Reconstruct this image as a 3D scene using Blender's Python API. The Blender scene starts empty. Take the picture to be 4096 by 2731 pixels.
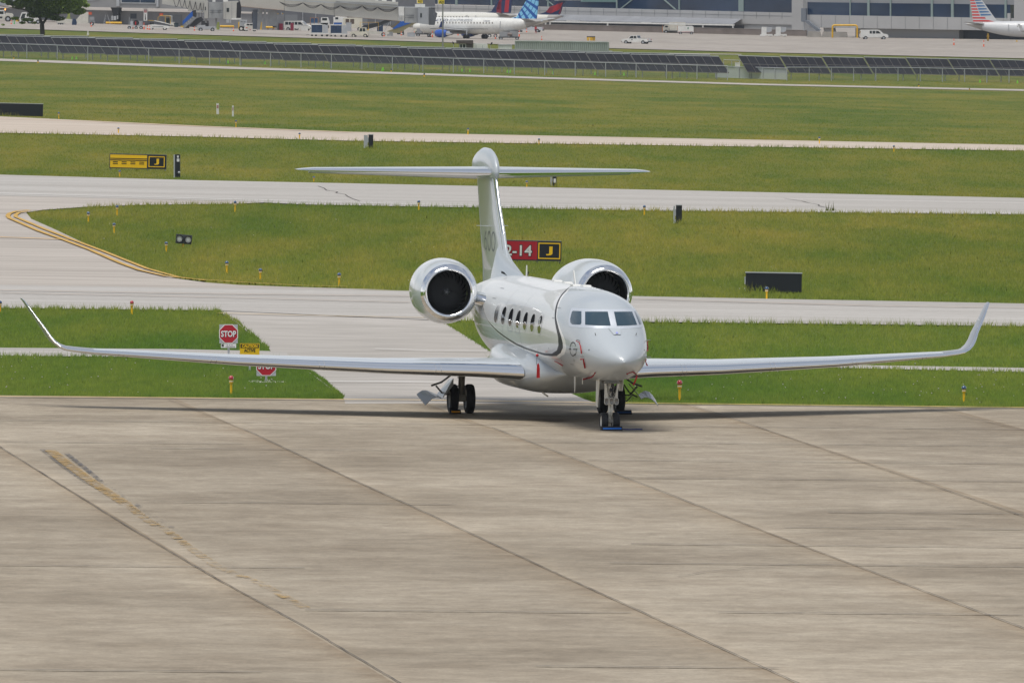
import bpy, math, random
import numpy as np
from mathutils import Vector, Matrix
random.seed(7); rng=np.random.default_rng(7)
sc=bpy.context.scene
# ---------------- camera, sky, sun, exposure
F=56889.0; CX,CY=2048.0,1365.5; HC=15.3; YH=-400.0
PIT=math.atan((CY-YH)/F)
cam=bpy.data.cameras.new('camera'); cob=bpy.data.objects.new('camera',cam); sc.collection.objects.link(cob)
cob.location=(0,0,HC); cob.rotation_euler=(math.pi/2-PIT,0,0)
cam.sensor_width=36; cam.lens=36*F/4096; cam.clip_start=1; cam.clip_end=20000
sc.camera=cob
w=bpy.data.worlds.new('World'); sc.world=w; w.use_nodes=True
nt=w.node_tree; N=nt.nodes; L=nt.links; N.clear()
SUN_EL,SUN_AZ=math.radians(74),math.radians(215)
sky=N.new('ShaderNodeTexSky'); sky.sky_type='NISHITA'; sky.sun_disc=False
sky.sun_elevation=SUN_EL; sky.sun_rotation=SUN_AZ; sky.dust_density=2.0; sky.air_density=1.0
b1=N.new('ShaderNodeBackground'); b1.inputs[1].default_value=0.10
b2=N.new('ShaderNodeBackground'); b2.inputs[0].default_value=(0.86,0.90,0.97,1); b2.inputs[1].default_value=0.60
tc=N.new('ShaderNodeTexCoord'); sx_=N.new('ShaderNodeSeparateXYZ'); hr=N.new('ShaderNodeValToRGB'); L.new(tc.outputs['Generated'],sx_.inputs[0]); L.new(sx_.outputs[2],hr.inputs[0])
hr.color_ramp.elements[0].position=0.02; hr.color_ramp.elements[0].color=(1.7,1.7,1.72,1); hr.color_ramp.elements[1].position=.35; hr.color_ramp.elements[1].color=(.70,.76,.86,1); L.new(hr.outputs[0],b2.inputs[0])
mp=N.new('ShaderNodeMapping'); mp.inputs['Scale'].default_value=(1.6,1.6,4.5)
nz=N.new('ShaderNodeTexNoise'); nz.inputs['Scale'].default_value=2.2; nz.inputs['Detail'].default_value=7
cr=N.new('ShaderNodeValToRGB'); cr.color_ramp.elements[0].position=0.36; cr.color_ramp.elements[1].position=0.60
cr.color_ramp.elements[0].color=(0.25,)*3+(1,)
mx=N.new('ShaderNodeMixShader'); ow=N.new('ShaderNodeOutputWorld')
L.new(tc.outputs['Generated'],mp.inputs[0]); L.new(mp.outputs[0],nz.inputs[0]); L.new(nz.outputs[0],cr.inputs[0])
L.new(sky.outputs[0],b1.inputs[0]); L.new(cr.outputs[0],mx.inputs[0]); L.new(b1.outputs[0],mx.inputs[1]); L.new(b2.outputs[0],mx.inputs[2]); L.new(mx.outputs[0],ow.inputs[0])
sl=bpy.data.lights.new('sun','SUN'); so=bpy.data.objects.new('sun',sl); sc.collection.objects.link(so)
sl.energy=3.0; sl.angle=math.radians(32); sl.color=(1,0.955,0.88)
sd=Vector((math.sin(SUN_AZ)*math.cos(SUN_EL),math.cos(SUN_AZ)*math.cos(SUN_EL),math.sin(SUN_EL)))
so.rotation_euler=sd.to_track_quat('Z','Y').to_euler(); so.location=sd*100
vs=sc.view_settings; vs.view_transform='Standard'; vs.look='None'; vs.gamma=1; vs.use_curve_mapping=False; vs.exposure=0.0
sc.cycles.use_denoising=True; sc.cycles.max_bounces=6; sc.cycles.transparent_max_bounces=8
# ---------------- pixel <-> world helpers (photograph measured at 4096x2731)
sp,cp_=math.sin(PIT),math.cos(PIT)
def ray(px,py):
    xc=(px-CX)/F; yc=-(py-CY)/F
    return Vector((xc, cp_+yc*sp, -sp+yc*cp_))
KD=[-1e5,900,1960,2250,2750,1e5]; KZ=[0,0,-9.0,-10.4,-13.2,-13.2]
TD=[-1e5,430,560,700,950,1960,2250,2750,4500,1e5]; TK=[.009,.009,.014,.017,.022,.024,.020,.012,.0,.0]
def gz(x,y):
    xc=np.clip(x,-160,160); w_=np.clip((np.asarray(y)-2300)/450,0,1)*np.clip((5500-np.asarray(y))/1200,0,1)
    return np.interp(y,KD,KZ)-(1-np.clip((np.asarray(y)-2300)/450,0,1))*np.interp(y,TD,TK)*xc+w_*np.interp(xc,[-160,-10,0,60,160],[5.28,.18,0,-1.08,-1.88])
def at(px,py,h=0.0):
    px=np.asarray(px,float); py=np.asarray(py,float)
    xc=(px-CX)/F; yc=-(py-CY)/F; dy=cp_+yc*sp; dz=-sp+yc*cp_
    lo=np.full(np.broadcast(px,py).shape,150.0); hi=np.full_like(lo,9000.0)
    for _ in range(44):
        m=(lo+hi)/2; t=m/dy; z=HC+dz*t
        above=z>gz(xc*t,m)+h
        lo=np.where(above,m,lo); hi=np.where(above,hi,m)
    t=lo/dy; x=xc*t
    return np.stack([x,lo,gz(x,lo)],-1)
def G(px,py):
    p=at(px,py); return Vector((float(p[0]),float(p[1]),float(p[2])))
def V(px,py): return G(px*1.7415,py*1.7415)
def SC(px,py): return F/G(px,py).y       # photo pixels per metre at that ground point
# ---------------- object helpers
def tag(o,label=None,cat=None,group=None,kind=None):
    if label: o['label']=label
    if cat: o['category']=cat
    if group: o['group']=group
    if kind: o['kind']=kind
    return o
class MB:
    def __init__(s): s.v=[]; s.f=[]; s.sm=[]
    def add(s,vs,fs,sm=False):
        o=len(s.v); s.v+= [tuple(p) for p in vs]; s.f+=[tuple(i+o for i in f) for f in fs]; s.sm+=[sm]*len(fs); return s
    def box(s,x0,x1,y0,y1,z0,z1):
        return s.add([(x0,y0,z0),(x1,y0,z0),(x1,y1,z0),(x0,y1,z0),(x0,y0,z1),(x1,y0,z1),(x1,y1,z1),(x0,y1,z1)],
              [(0,3,2,1),(4,5,6,7),(0,1,5,4),(1,2,6,5),(2,3,7,6),(3,0,4,7)])
    def tube(s,a,b,r,r2=None,n=10,caps=True,sm=True):
        a=Vector(a); b=Vector(b); r2=r if r2 is None else r2
        d=(b-a).normalized(); u=d.orthogonal().normalized(); w_=d.cross(u)
        vs=[]
        for c,rr in ((a,r),(b,r2)):
            for i in range(n):
                t=2*math.pi*i/n; vs.append(c+(u*math.cos(t)+w_*math.sin(t))*rr)
        s.add(vs,[(i,(i+1)%n,n+(i+1)%n,n+i) for i in range(n)],sm)
        if caps: s.add(vs,[tuple(range(n))[::-1],tuple(range(n,2*n))])
        return s
    def path(s,pts,r,n=6):
        for a,b in zip(pts[:-1],pts[1:]): s.tube(a,b,r,n=n)
        return s
    def bar(s,a,b,wx,wz,up=(0,0,1)):
        a=Vector(a); b=Vector(b); d=(b-a).normalized(); u=Vector(up)
        if abs(d.dot(u))>.95: u=Vector((1,0,0))
        sd=d.cross(u).normalized(); up2=sd.cross(d)
        vs=[c+sd*i*wx/2+up2*j*wz/2 for c in (a,b) for i,j in ((-1,-1),(1,-1),(1,1),(-1,1))]
        return s.add(vs,[(0,1,2,3),(7,6,5,4),(0,4,5,1),(1,5,6,2),(2,6,7,3),(3,7,4,0)])
    def prism(s,pts,y0,y1,ax='y'):
        n=len(pts)
        if ax=='y': A=[(p[0],y0,p[1]) for p in pts]+[(p[0],y1,p[1]) for p in pts]
        elif ax=='x': A=[(y0,p[0],p[1]) for p in pts]+[(y1,p[0],p[1]) for p in pts]
        else: A=[(p[0],p[1],y0) for p in pts]+[(p[0],p[1],y1) for p in pts]
        return s.add(A,[tuple(range(n)),tuple(range(2*n-1,n-1,-1))]+[(i,n+i,n+(i+1)%n,(i+1)%n) for i in range(n)])
    def rings(s,R,closed=True,cap0=False,cap1=False,sm=True):
        n=len(R[0]); vs=[p for r in R for p in r]; fs=[]
        for k in range(len(R)-1):
            for i in range(n if closed else n-1):
                j=(i+1)%n; fs.append((k*n+i,k*n+j,(k+1)*n+j,(k+1)*n+i))
        s.add(vs,fs,sm)
        if cap0: s.add(R[0],[tuple(range(n))[::-1]])
        if cap1: s.add(R[-1],[tuple(range(n))])
        return s
    def sphere(s,c,r,n=10,m=6,sz=1):
        R=[]
        for k in range(m+1):
            t=math.pi*k/m; R.append([(c[0]+r*math.sin(t)*math.cos(2*math.pi*i/n),c[1]+r*math.sin(t)*math.sin(2*math.pi*i/n),c[2]+sz*r*math.cos(t)) for i in range(n)])
        return s.rings(R)
    def build(s,name,m,parent=None,fix=True):
        me=bpy.data.meshes.new(name); me.from_pydata(s.v,[],s.f)
        me.polygons.foreach_set('use_smooth',s.sm)
        if fix:
            import bmesh
            bm=bmesh.new(); bm.from_mesh(me); bmesh.ops.recalc_face_normals(bm,faces=bm.faces); bm.to_mesh(me); bm.free()
        me.materials.append(m)
        o=bpy.data.objects.new(name,me); sc.collection.objects.link(o)
        if parent is not None: o.parent=parent
        return o
def empty(name,loc=(0,0,0),rz=0,label=None,cat=None,group=None):
    o=bpy.data.objects.new(name,None); sc.collection.objects.link(o); o.location=loc; o.rotation_euler=(0,0,rz)
    o.empty_display_size=.3
    return tag(o,label,cat,group)
def kids(o): return [c for c in bpy.data.objects if c.parent==o]
def copy_tree(o,parent=None,ch=None):
    c=o.copy(); sc.collection.objects.link(c)
    if parent is not None: c.parent=parent
    for k in (ch or CH).get(o.name,[]): copy_tree(k,c,ch)
    return c
CH={}
def reg(o):   # remember the family of o so that copies are quick
    CH[o.name]=kids(o)
    for k in CH[o.name]: reg(k)
    return o
MT={}
def srgb(r,g,b):
    f=lambda c:(c/255/12.92) if c/255<=.04045 else ((c/255+.055)/1.055)**2.4
    return (f(r),f(g),f(b),1)
def mat(name,col,rough=.6,metal=0,coat=0,var=0,vs=1.0,emit=None,bump=0):
    if name in MT: return MT[name]
    m=bpy.data.materials.new(name); m.use_nodes=True; n=m.node_tree.nodes; l=m.node_tree.links
    p=n['Principled BSDF']; col=tuple(col)+((1,) if len(col)==3 else ())
    p.inputs['Base Color'].default_value=col; p.inputs['Roughness'].default_value=rough; p.inputs['Metallic'].default_value=metal
    if coat: p.inputs['Coat Weight'].default_value=coat; p.inputs['Coat Roughness'].default_value=.04
    if emit: p.inputs['Emission Color'].default_value=col; p.inputs['Emission Strength'].default_value=emit
    if var or bump:
        g=n.new('ShaderNodeNewGeometry'); t=n.new('ShaderNodeTexNoise'); t.inputs['Scale'].default_value=vs; t.inputs['Detail'].default_value=6
        l.new(g.outputs['Position'],t.inputs[0])
        if var:
            r=n.new('ShaderNodeValToRGB'); r.color_ramp.elements[0].position=.3; r.color_ramp.elements[1].position=.7
            r.color_ramp.elements[0].color=tuple(c*(1-var) for c in col[:3])+(1,); r.color_ramp.elements[1].color=tuple(min(1,c*(1+var)) for c in col[:3])+(1,)
            l.new(t.outputs[0],r.inputs[0]); l.new(r.outputs[0],p.inputs['Base Color'])
        if bump:
            b=n.new('ShaderNodeBump'); b.inputs['Strength'].default_value=bump; l.new(t.outputs[0],b.inputs['Height']); l.new(b.outputs[0],p.inputs['Normal'])
    MT[name]=m; return m
WHT=mat('white_paint',(.72,.72,.69),.4,coat=.3,var=.08,vs=1.5)
CRM=mat('cream_paint',(.62,.60,.53),.45,var=.1,vs=1.5)
GRY=mat('grey_paint',(.30,.31,.32),.5,var=.1)
LGR=mat('light_grey_metal',(.42,.44,.46),.5,var=.1)
DRK=mat('dark_metal',(.03,.032,.036),.5)
RUB=mat('tyre_rubber',(.018,.019,.022),.75,var=.2,vs=6)
STL=mat('galvanised_steel',(.46,.48,.50),.45,metal=.3,var=.12,vs=2)
GLS=mat('dark_glass',(.02,.028,.035),.08,coat=.6)
YEL=mat('yellow_paint',(.72,.42,.02),.5,var=.1,vs=3)
ORG=mat('orange_plastic',(.85,.12,.03),.5)
RED=mat('red_paint',(.48,.015,.02),.5)
BLU=mat('blue_paint',(.01,.10,.42),.45)
NAVY=mat('navy_cloth',(.02,.045,.10),.7,var=.3,vs=3)
BLK=mat('black_paint',(.012,.013,.017),.5)
LIM=mat('lime_cloth',(.20,.55,.04),.7)
SKN=mat('skin',(.35,.2,.13),.6)
CHR=mat('polished_metal',(.80,.81,.83),.13,metal=1)
AMB=mat('amber_lamp',(1,.35,.05),.4,emit=3)
# ---------------- ground surfaces
def gmat(name,cols,scales,rough=.9,blade=False,streak=False,extra=0):
    m=bpy.data.materials.new(name); m.use_nodes=True; n=m.node_tree.nodes; l=m.node_tree.links; p=n['Principled BSDF']
    p.inputs['Roughness'].default_value=rough; p.inputs['Specular IOR Level'].default_value=.2
    g=n.new('ShaderNodeNewGeometry'); cur=None
    for i,(sc_,c0,c1,lo,hi,fac) in enumerate(cols):
        mpn=n.new('ShaderNodeMapping'); mpn.inputs['Scale'].default_value=(sc_[0],sc_[1],0.02); mpn.inputs['Location'].default_value=(i*13.1,i*7.7,0)
        t=n.new('ShaderNodeTexNoise'); t.inputs['Scale'].default_value=1; t.inputs['Detail'].default_value=scales
        l.new(g.outputs['Position'],mpn.inputs[0]); l.new(mpn.outputs[0],t.inputs[0])
        r=n.new('ShaderNodeValToRGB'); e=r.color_ramp.elements; e[0].position=lo; e[1].position=hi; e[0].color=c0+(1,); e[1].color=c1+(1,)
        l.new(t.outputs[0],r.inputs[0])
        if cur is None: cur=r.outputs[0]
        else:
            x=n.new('ShaderNodeMix'); x.data_type='RGBA'; x.blend_type='MULTIPLY'; x.inputs[0].default_value=fac
            l.new(cur,x.inputs[6]); l.new(r.outputs[0],x.inputs[7]); cur=x.outputs[2]
    if blade:
        a=n.new('ShaderNodeAttribute'); a.attribute_name='rnd'
        r=n.new('ShaderNodeValToRGB'); e=r.color_ramp.elements; e[0].color=(.78,.82,.75,1); e[1].color=(1.3,1.25,1.15,1); e[0].position=.05
        q=e.new(.9); q.color=(1.2,1.2,1.05,1); e[2].color=(1.7,1.35,1.5,1)
        l.new(a.outputs['Fac'],r.inputs[0])
        x=n.new('ShaderNodeMix'); x.data_type='RGBA'; x.blend_type='MULTIPLY'; x.inputs[0].default_value=1
        l.new(cur,x.inputs[6]); l.new(r.outputs[0],x.inputs[7]); cur=x.outputs[2]
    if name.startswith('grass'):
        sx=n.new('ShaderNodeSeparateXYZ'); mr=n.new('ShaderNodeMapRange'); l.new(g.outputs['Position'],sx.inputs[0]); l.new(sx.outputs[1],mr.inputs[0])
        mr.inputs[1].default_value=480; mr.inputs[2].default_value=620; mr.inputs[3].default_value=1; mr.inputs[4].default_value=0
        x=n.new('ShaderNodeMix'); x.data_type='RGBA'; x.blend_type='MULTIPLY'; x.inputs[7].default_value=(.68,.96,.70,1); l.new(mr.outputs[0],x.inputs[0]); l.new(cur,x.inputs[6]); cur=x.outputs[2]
    l.new(cur,p.inputs['Base Color']); MT[name]=m; return m
W1=(1.,1.,1.)
GRASSC=[((.05,.012),(.080,.114,.010),(.150,.148,.021),.36,.64,1),((.3,.035),(.70,.86,.60),(1.2,1.06,1.1),.32,.68,1),((2.5,.3),(.82,.85,.8),(1.15,1.1,1.1),.3,.7,1)]
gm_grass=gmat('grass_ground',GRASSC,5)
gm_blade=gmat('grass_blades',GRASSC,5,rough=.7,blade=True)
gm_apron=gmat('apron_concrete',[((.10,.05),(.282,.239,.181),(.372,.322,.252),.36,.64,1),((.45,.35),(.87,.85,.83),(1.07,1.07,1.07),.36,.64,1),((1.3,1.0),(.88,.875,.87),(1.08,1.08,1.08),.34,.66,1),((4.5,3.5),(.90,.90,.90),(1.08,1.08,1.08),.34,.66,1),((14,10),(.90,.90,.90),(1.07,1.07,1.07),.35,.65,1)],7,rough=.8)
def slab_tones(m):
    n=m.node_tree.nodes; l=m.node_tree.links; p=n['Principled BSDF']; cur=p.inputs['Base Color'].links[0].from_socket
    g=n.new('ShaderNodeNewGeometry'); s=n.new('ShaderNodeSeparateXYZ'); l.new(g.outputs['Position'],s.inputs[0])
    def mm(op,a_,b_=None,c_=None):
        q=n.new('ShaderNodeMath'); q.operation=op
        for i,v in enumerate((a_,b_,c_)):
            if v is None: continue
            if isinstance(v,(int,float)): q.inputs[i].default_value=v
            else: l.new(v,q.inputs[i])
        return q.outputs[0]
    A_=math.radians(5.83); u=mm('ADD',mm('MULTIPLY',s.outputs[0],math.cos(A_)),mm('MULTIPLY',s.outputs[1],math.sin(A_))); v=mm('SUBTRACT',mm('MULTIPLY',s.outputs[1],math.cos(A_)),mm('MULTIPLY',s.outputs[0],math.sin(A_)))
    rmp=n.new('ShaderNodeValToRGB'); e=rmp.color_ramp.elements; us=[18.1,25.86,33.80,41.19,49.15,56.9,64.66]; e[0].position=0; e[0].color=(0,0,0,1); e[1].position=1; e[1].color=(1,1,1,1)
    for k_ in range(1,6): q_=e.new((us[k_]-us[0])/(us[-1]-us[0])); q_.color=(k_/6,)*3+(1,)
    inn_=mm('DIVIDE',mm('SUBTRACT',u,18.1),46.56); l.new(inn_,rmp.inputs[0]); uu=mm('MULTIPLY',rmp.outputs[0],6.0); vv_=mm('DIVIDE',v,7.6); nz_=n.new('ShaderNodeTexNoise'); nz_.inputs['Scale'].default_value=.8; nz_.inputs['Detail'].default_value=6; l.new(g.outputs['Position'],nz_.inputs[0])
    fu=mm('FRACT',uu); c=n.new('ShaderNodeCombineXYZ'); l.new(mm('FLOOR',uu),c.inputs[0]); l.new(mm('FLOOR',vv_),c.inputs[1]); wn=n.new('ShaderNodeTexWhiteNoise'); wn.noise_dimensions='3D'; l.new(c.outputs[0],wn.inputs[0])
    r1=n.new('ShaderNodeValToRGB'); e=r1.color_ramp.elements; e[0].color=(.90,.895,.885,1); e[1].color=(1.06,1.06,1.06,1); l.new(wn.outputs[0],r1.inputs[0])
    fd=mm('ADD',fu,mm('MULTIPLY',mm('SUBTRACT',nz_.outputs[0],.5),.16)); r2=n.new('ShaderNodeValToRGB'); e=r2.color_ramp.elements; e[0].position=0; e[0].color=(1.13,1.12,1.11,1); e[1].position=1; e[1].color=(.90,.84,.77,1)
    for ps,cl in ((.07,(1.04,1.04,1.04,1)),(.16,(1,1,1,1)),(.80,(1,1,1,1)),(.94,(.98,.96,.93,1))): q=e.new(ps); q.color=cl
    l.new(fd,r2.inputs[0])
    for r in (r1,r2):
        x=n.new('ShaderNodeMix'); x.data_type='RGBA'; x.blend_type='MULTIPLY'; x.inputs[0].default_value=1; l.new(cur,x.inputs[6]); l.new(r.outputs[0],x.inputs[7]); cur=x.outputs[2]
    l.new(cur,p.inputs['Base Color'])
slab_tones(gm_apron)
gm_light=gmat('light_concrete',[((.03,.2),(.375,.354,.328),(.45,.43,.405),.3,.7,1),((.015,1.1),(.87,.86,.85),(1.05,1.05,1.05),.36,.6,1),((2,2),(.93,.93,.93),(1.05,1.05,1.05),.3,.7,1)],5,rough=.8)
gm_conn=gmat('connector_concrete',[((.05,.03),(.35,.325,.295),(.43,.40,.37),.3,.7,1),((.3,.6),(.88,.88,.87),(1.06,1.06,1.06),.36,.6,1)],5,rough=.8)
gm_shoulder=gmat('shoulder_concrete',[((.03,.15),(.37,.335,.30),(.45,.41,.37),.3,.7,1),((.1,.8),(.85,.84,.83),(1.06,1.06,1.06),.36,.6,1)],5,rough=.85)
gm_tan=gmat('tan_concrete',[((.03,.15),(.46,.385,.32),(.54,.47,.40),.3,.7,1),((.2,.8),(.88,.88,.87),(1.06,1.06,1.06),.3,.7,1)],5,rough=.85)
gm_far=gmat('terminal_concrete',[((.03,.02),(.31,.28,.25),(.37,.335,.30),.3,.7,1),((.3,.1),(.85,.84,.83),(1.05,1.05,1.05),.3,.7,1)],5,rough=.85)
# terrain: one sheet to the horizon
def np_mesh(name,verts,faces,m,kind='structure',smooth=False):
    me=bpy.data.meshes.new(name); me.from_pydata([tuple(v) for v in verts],[],[tuple(f) for f in faces]); me.materials.append(m)
    o=bpy.data.objects.new(name,me); sc.collection.objects.link(o)
    if kind: o['kind']=kind
    return o
xs=np.concatenate([[-9000,-3000,-1200,-500,-300],np.arange(-160,161,10),[300,500,1200,3000,9000]])
ys=np.concatenate([[-3000,-500,-50],np.arange(0,4600,10),[5000,6000,8000,12000,16000]])
vv=[(x,y,float(gz(x,y))) for y in ys for x in xs]; nx=len(xs)
np_mesh('ground',vv,[(j*nx+i,j*nx+i+1,(j+1)*nx+i+1,(j+1)*nx+i) for j in range(len(ys)-1) for i in range(nx-1)],gm_grass)
LV=0.012
def lerp(pts,x): return np.interp(x,[p[0] for p in pts],[p[1] for p in pts])
def ext(pts,x0,x1):   # straight continuation beyond the frame
    pts=list(pts); (a,b),(c,d)=pts[0],pts[1]; s=(d-b)/(c-a)
    if x0<a: pts=[(x0,b+(x0-a)*s)]+pts
    (a,b),(c,d)=pts[-2],pts[-1]; s=(d-b)/(c-a)
    if x1>c: pts=pts+[(x1,d+(x1-c)*s)]
    return pts
def band(name,top,bot,x0,x1,m,h=.03,nxs=40,nys=14,extend=True,kind='structure'):
    """pavement sheet between two edge lines (photo pixels, 2352 px wide frame)"""
    if extend: top=ext(top,x0,x1); bot=ext(bot,x0,x1)
    X=np.unique(np.concatenate([np.linspace(x0,x1,nxs),[p[0] for p in top+bot if x0<=p[0]<=x1]]))
    T=lerp(top,X); B=lerp(bot,X); K=1.7415
    P=[]
    for k in range(nys+1):
        Y=B+(T-B)*k/nys; q=at(X*K,Y*K); q[:,2]+=h; P.append(q)
    P=np.concatenate(P); n=len(X)
    return np_mesh(name,P,[(k*n+i,k*n+i+1,(k+1)*n+i+1,(k+1)*n+i) for k in range(nys) for i in range(n-1)],m,kind)
XL,XR=-500,2900
E0=[(0,910),(400,914),(790,919),(1343,927.5),(1510,929.7),(2352,938.8)]
def poly_sheet(name,pts,m,h,kind='structure',n=10):
    """sheet from left chain and right chain: pts=[(y,xl,xr),...] rows"""
    rows=[]
    ysr=[p[0] for p in pts]
    Y=np.unique(np.concatenate([np.linspace(ysr[0],ysr[-1],16),ysr]))
    for y in Y:
        xl=np.interp(y,ysr,[p[1] for p in pts]); xr=np.interp(y,ysr,[p[2] for p in pts])
        X=np.linspace(xl,xr,n+1); q=at(X*1.7415,np.full(n+1,y*1.7415)); q[:,2]+=h; rows.append(q)
    P=np.concatenate(rows); c=n+1
    return np_mesh(name,P,[(k*c+i,k*c+i+1,(k+1)*c+i+1,(k+1)*c+i) for k in range(len(Y)-1) for i in range(n)],m,kind)
# near apron: exact edge at E0, runs back past the camera
ed=ext(E0,XL,XR); X=np.unique(np.concatenate([np.linspace(XL,XR,60),[p[0] for p in ed]])); q=at(X*1.7415,lerp(ed,X)*1.7415)
rows=[q]
for yy in (420,360,300,200,100,0,-60):
    r=q.copy(); f=(q[:,1]-yy); r[:,1]=np.where(yy<q[:,1],yy,q[:,1]-.5); r[:,0]=q[:,0]*(1.0 if yy>350 else 1.0+ (350-yy)/300*.6); r[:,2]=gz(r[:,0],r[:,1]); rows.append(r)
P=np.concatenate(rows); P[:,2]+=.03; n=len(X)
np_mesh('apron',P,[(k*n+i,(k+1)*n+i,(k+1)*n+i+1,k*n+i+1) for k in range(len(rows)-1) for i in range(n-1)],gm_apron)
T_top=[(0,655),(400,662),(660,661.5),(900,667),(1500,683),(2352,700)]; T_bot=[(0,710),(500,716),(1015,739),(1480,742),(2352,752)]
band('taxiway',[(0,657),(400,663),(660,666),(900,670),(1500,684),(2352,700)],T_bot,XL,XR,gm_light,.05)
# connector between the apron and the taxiway (widening towards the apron)
poly_sheet('taxiway',[(700,488,1000),(716,500,1004),(740,540,1015),(808,622,1125),(850,700,1185),(918,790,1340),(929,793,1373)],gm_conn,.034)
band('path',[(0,801),(400,804),(640,809)],[(0,819),(400,823),(660,829)],XL,660,gm_light,.038,20,4)
band('path',[(1120,818),(2010,841.5),(2352,847.3)],[(1130,828),(2010,849),(2352,856.5)],1120,XR,gm_light,.038,20,4)
U_top=[(0,403.5),(459,416.5),(1176,431),(2352,457)]; U_bot=[(0,478),(60,474),(330,471.5),(540,470),(1480,485),(2352,495)]
band('runway',U_top,[(0,452),(527,464),(700,472),(1480,486),(2352,495)],XL,XR,gm_light,.05)
# dull asphalt-toned area where the taxiway curves off the runway
CURVE=[(449,900),(462,760),(470,540),(472.5,330),(477,200),(484,100),(490,60),(505,72),(527,122),(560,192),(603,292),(632,372),(643,412),(651,472),(657,552),(661,660),(668,900)]
poly_sheet('taxiway',[(444,XL,600)]+[(y,XL,x) for y,x in CURVE[1:]],gm_shoulder,.042,n=14)
E_top=[(0,269.4),(459,290.9),(804,304.7),(2352,335)]; E_bot=[(0,307),(459,316),(804,325.3),(2352,348)]
band('taxiway',E_top,E_bot,XL,XR,gm_tan,.05,nys=8)
G_top=[(0,135.9),(402,150),(1235,178),(1751,193.4),(2352,206.4)]; G_bot=[(0,141),(402,155.5),(1235,182),(1751,197),(2352,210.2)]
band('service_road',G_top,G_bot,XL,XR,gm_shoulder,.05,nys=4)
A_near=[(0,66.6),(344,78),(804,92),(1169,104),(1397,112.5),(1594,118),(1703,121),(2352,136)]
band('terminal_apron',[(0,-30),(2352,-10)],A_near,XL,XR,gm_far,.12,nxs=90,nys=40)
band('service_road',[(1406,121),(1703,125.4)],[(1406,122.3),(1703,126.7)],1406,1703,gm_conn,.05,10,2)
# ---------------- painted lines and joints
m_yl=mat('yellow_marking',(.50,.30,.055),.7,var=.25,vs=2); m_wl=mat('white_marking',(.72,.72,.70),.7,var=.1,vs=2); m_jt=mat('joint_sealant',(.085,.075,.066),.9,var=.6,vs=2.5)
m_br=mat('rust_stain',(.42,.33,.25),.9,var=.15,vs=1); m_ol=mat('faded_yellow',(.50,.34,.12),.8,var=.35,vs=1.5); m_dk=mat('rubber_stain',(.16,.155,.16),.9,var=.35,vs=2)
def line(mb,pts,wd,h,jit=0,seg=40):
    """ribbon on the ground through photo points (2352 frame), wd metres wide"""
    K=1.7415; P=[]
    for (a,b),(c,d) in zip(pts[:-1],pts[1:]):
        n=max(2,int(seg*math.hypot(c-a,d-b)/600)+1)
        for i in range(n): P.append((a+(c-a)*i/n,b+(d-b)*i/n))
    P.append(pts[-1]); P=np.array(P); q=at(P[:,0]*K,P[:,1]*K); q[:,2]+=h
    if jit: q[:,0]+=rng.normal(0,jit,len(q))
    t=np.gradient(q[:,:2],axis=0); t/=np.linalg.norm(t,axis=1)[:,None]; nrm=np.stack([-t[:,1],t[:,0],0*t[:,0]],1)
    wv=wd if not jit else wd*(1+rng.normal(0,.18,len(q)))[:,None]
    a=q+nrm*wv/2; b=q-nrm*wv/2; a[:,2]=gz(a[:,0],a[:,1])+h; b[:,2]=gz(b[:,0],b[:,1])+h
    n=len(q); mb.add(np.concatenate([a,b]).tolist(),[(i,i+1,n+i+1,n+i) for i in range(n-1)])
def lines(name,L_,m,h=.06,kind='structure'):
    mb=MB()
    for wd,pts,*j in L_: line(mb,pts,wd,h,*(j or [0]))
    return tag(mb.build(name,m,fix=False),kind=kind)
OUT=[(67.4,486),(38,489),(22,494),(17.6,499.4),(22,505),(38,512),(88,534),(147,555),(205,577),(278,609),(322,625),(381,638.6),(440,645),(560,653),(690,660.2),(800,663)]
INN=[(67,488.5),(44,492),(36,497),(36,502),(47,506.7),(102.5,530),(164,553.6),(234.5,580),(293,603.4),(337,621),(410,641),(470,648.5)]
lines('yellow_line',[(.22,OUT),(.20,INN)],m_yl,.09)
lines('yellow_line',[(.5,[(-300,541),(0,548.5),(158,554)])],mat('orange_marking',(.60,.34,.06),.8,var=.35,vs=1),.085)
lines('yellow_line',[(.28,[(500,723),(700,728),(980,734)]),(.4,[(-400,911.5),(0,915),(400,918),(790,922.2),(919,922.6),(1343,928.6),(1600,932),(2352,940.5),(2800,946)])],m_ol,.075)
lines('yellow_line',[(.35,[(-400,664),(0,671),(400,678),(1450,690.5),(2010,697+10),(2352,712)]),(.3,[(0,677),(560,689),(940,699)])],mat('brown_marking',(.36,.27,.20),.8,var=.3,vs=1),.09)
lines('yellow_line',[(.9,[(-300,268),(0,276),(230,283),(459,293),(804,307),(1500,322)])],mat('far_yellow',(.55,.36,.18),.8,var=.3,vs=.3),.09)
lines('white_line',[(.3,[(-400,439),(0,447.5),(527,461),(689,465.5),(1000,474),(1480,484),(2352,493.6),(2800,499)])],m_wl,.09)
lines('white_line',[(.18,[(860,806),(990,810),(1120,811)]),(.25,[(755,881),(870,881.5),(1010,883)]),(.25,[(700,828),(1060,830)])],m_wl,.09)
J=[(.028,[(-80,985),(0,1030),(300,1217),(500,1335),(700,1443),(910,1568),(1000,1621)],.006),
   (.028,[(560,990),(585,1000),(800,1101),(1000,1191),(1300,1331),(1550,1444),(1820,1568),(1900,1605)],.006),
   (.028,[(1130,985),(1260,1034),(1500,1124),(1750,1222),(2000,1316),(2352,1447),(2500,1502)],.006),
   (.026,[(1590,935),(1700,970),(1900,1038),(2100,1105),(2352,1190),(2500,1240)],.006),
   (.022,[(2125,940),(2352,991),(2500,1025)],.006),(.02,[(850,937),(1000,955),(1130,985)],.006)]
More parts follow.
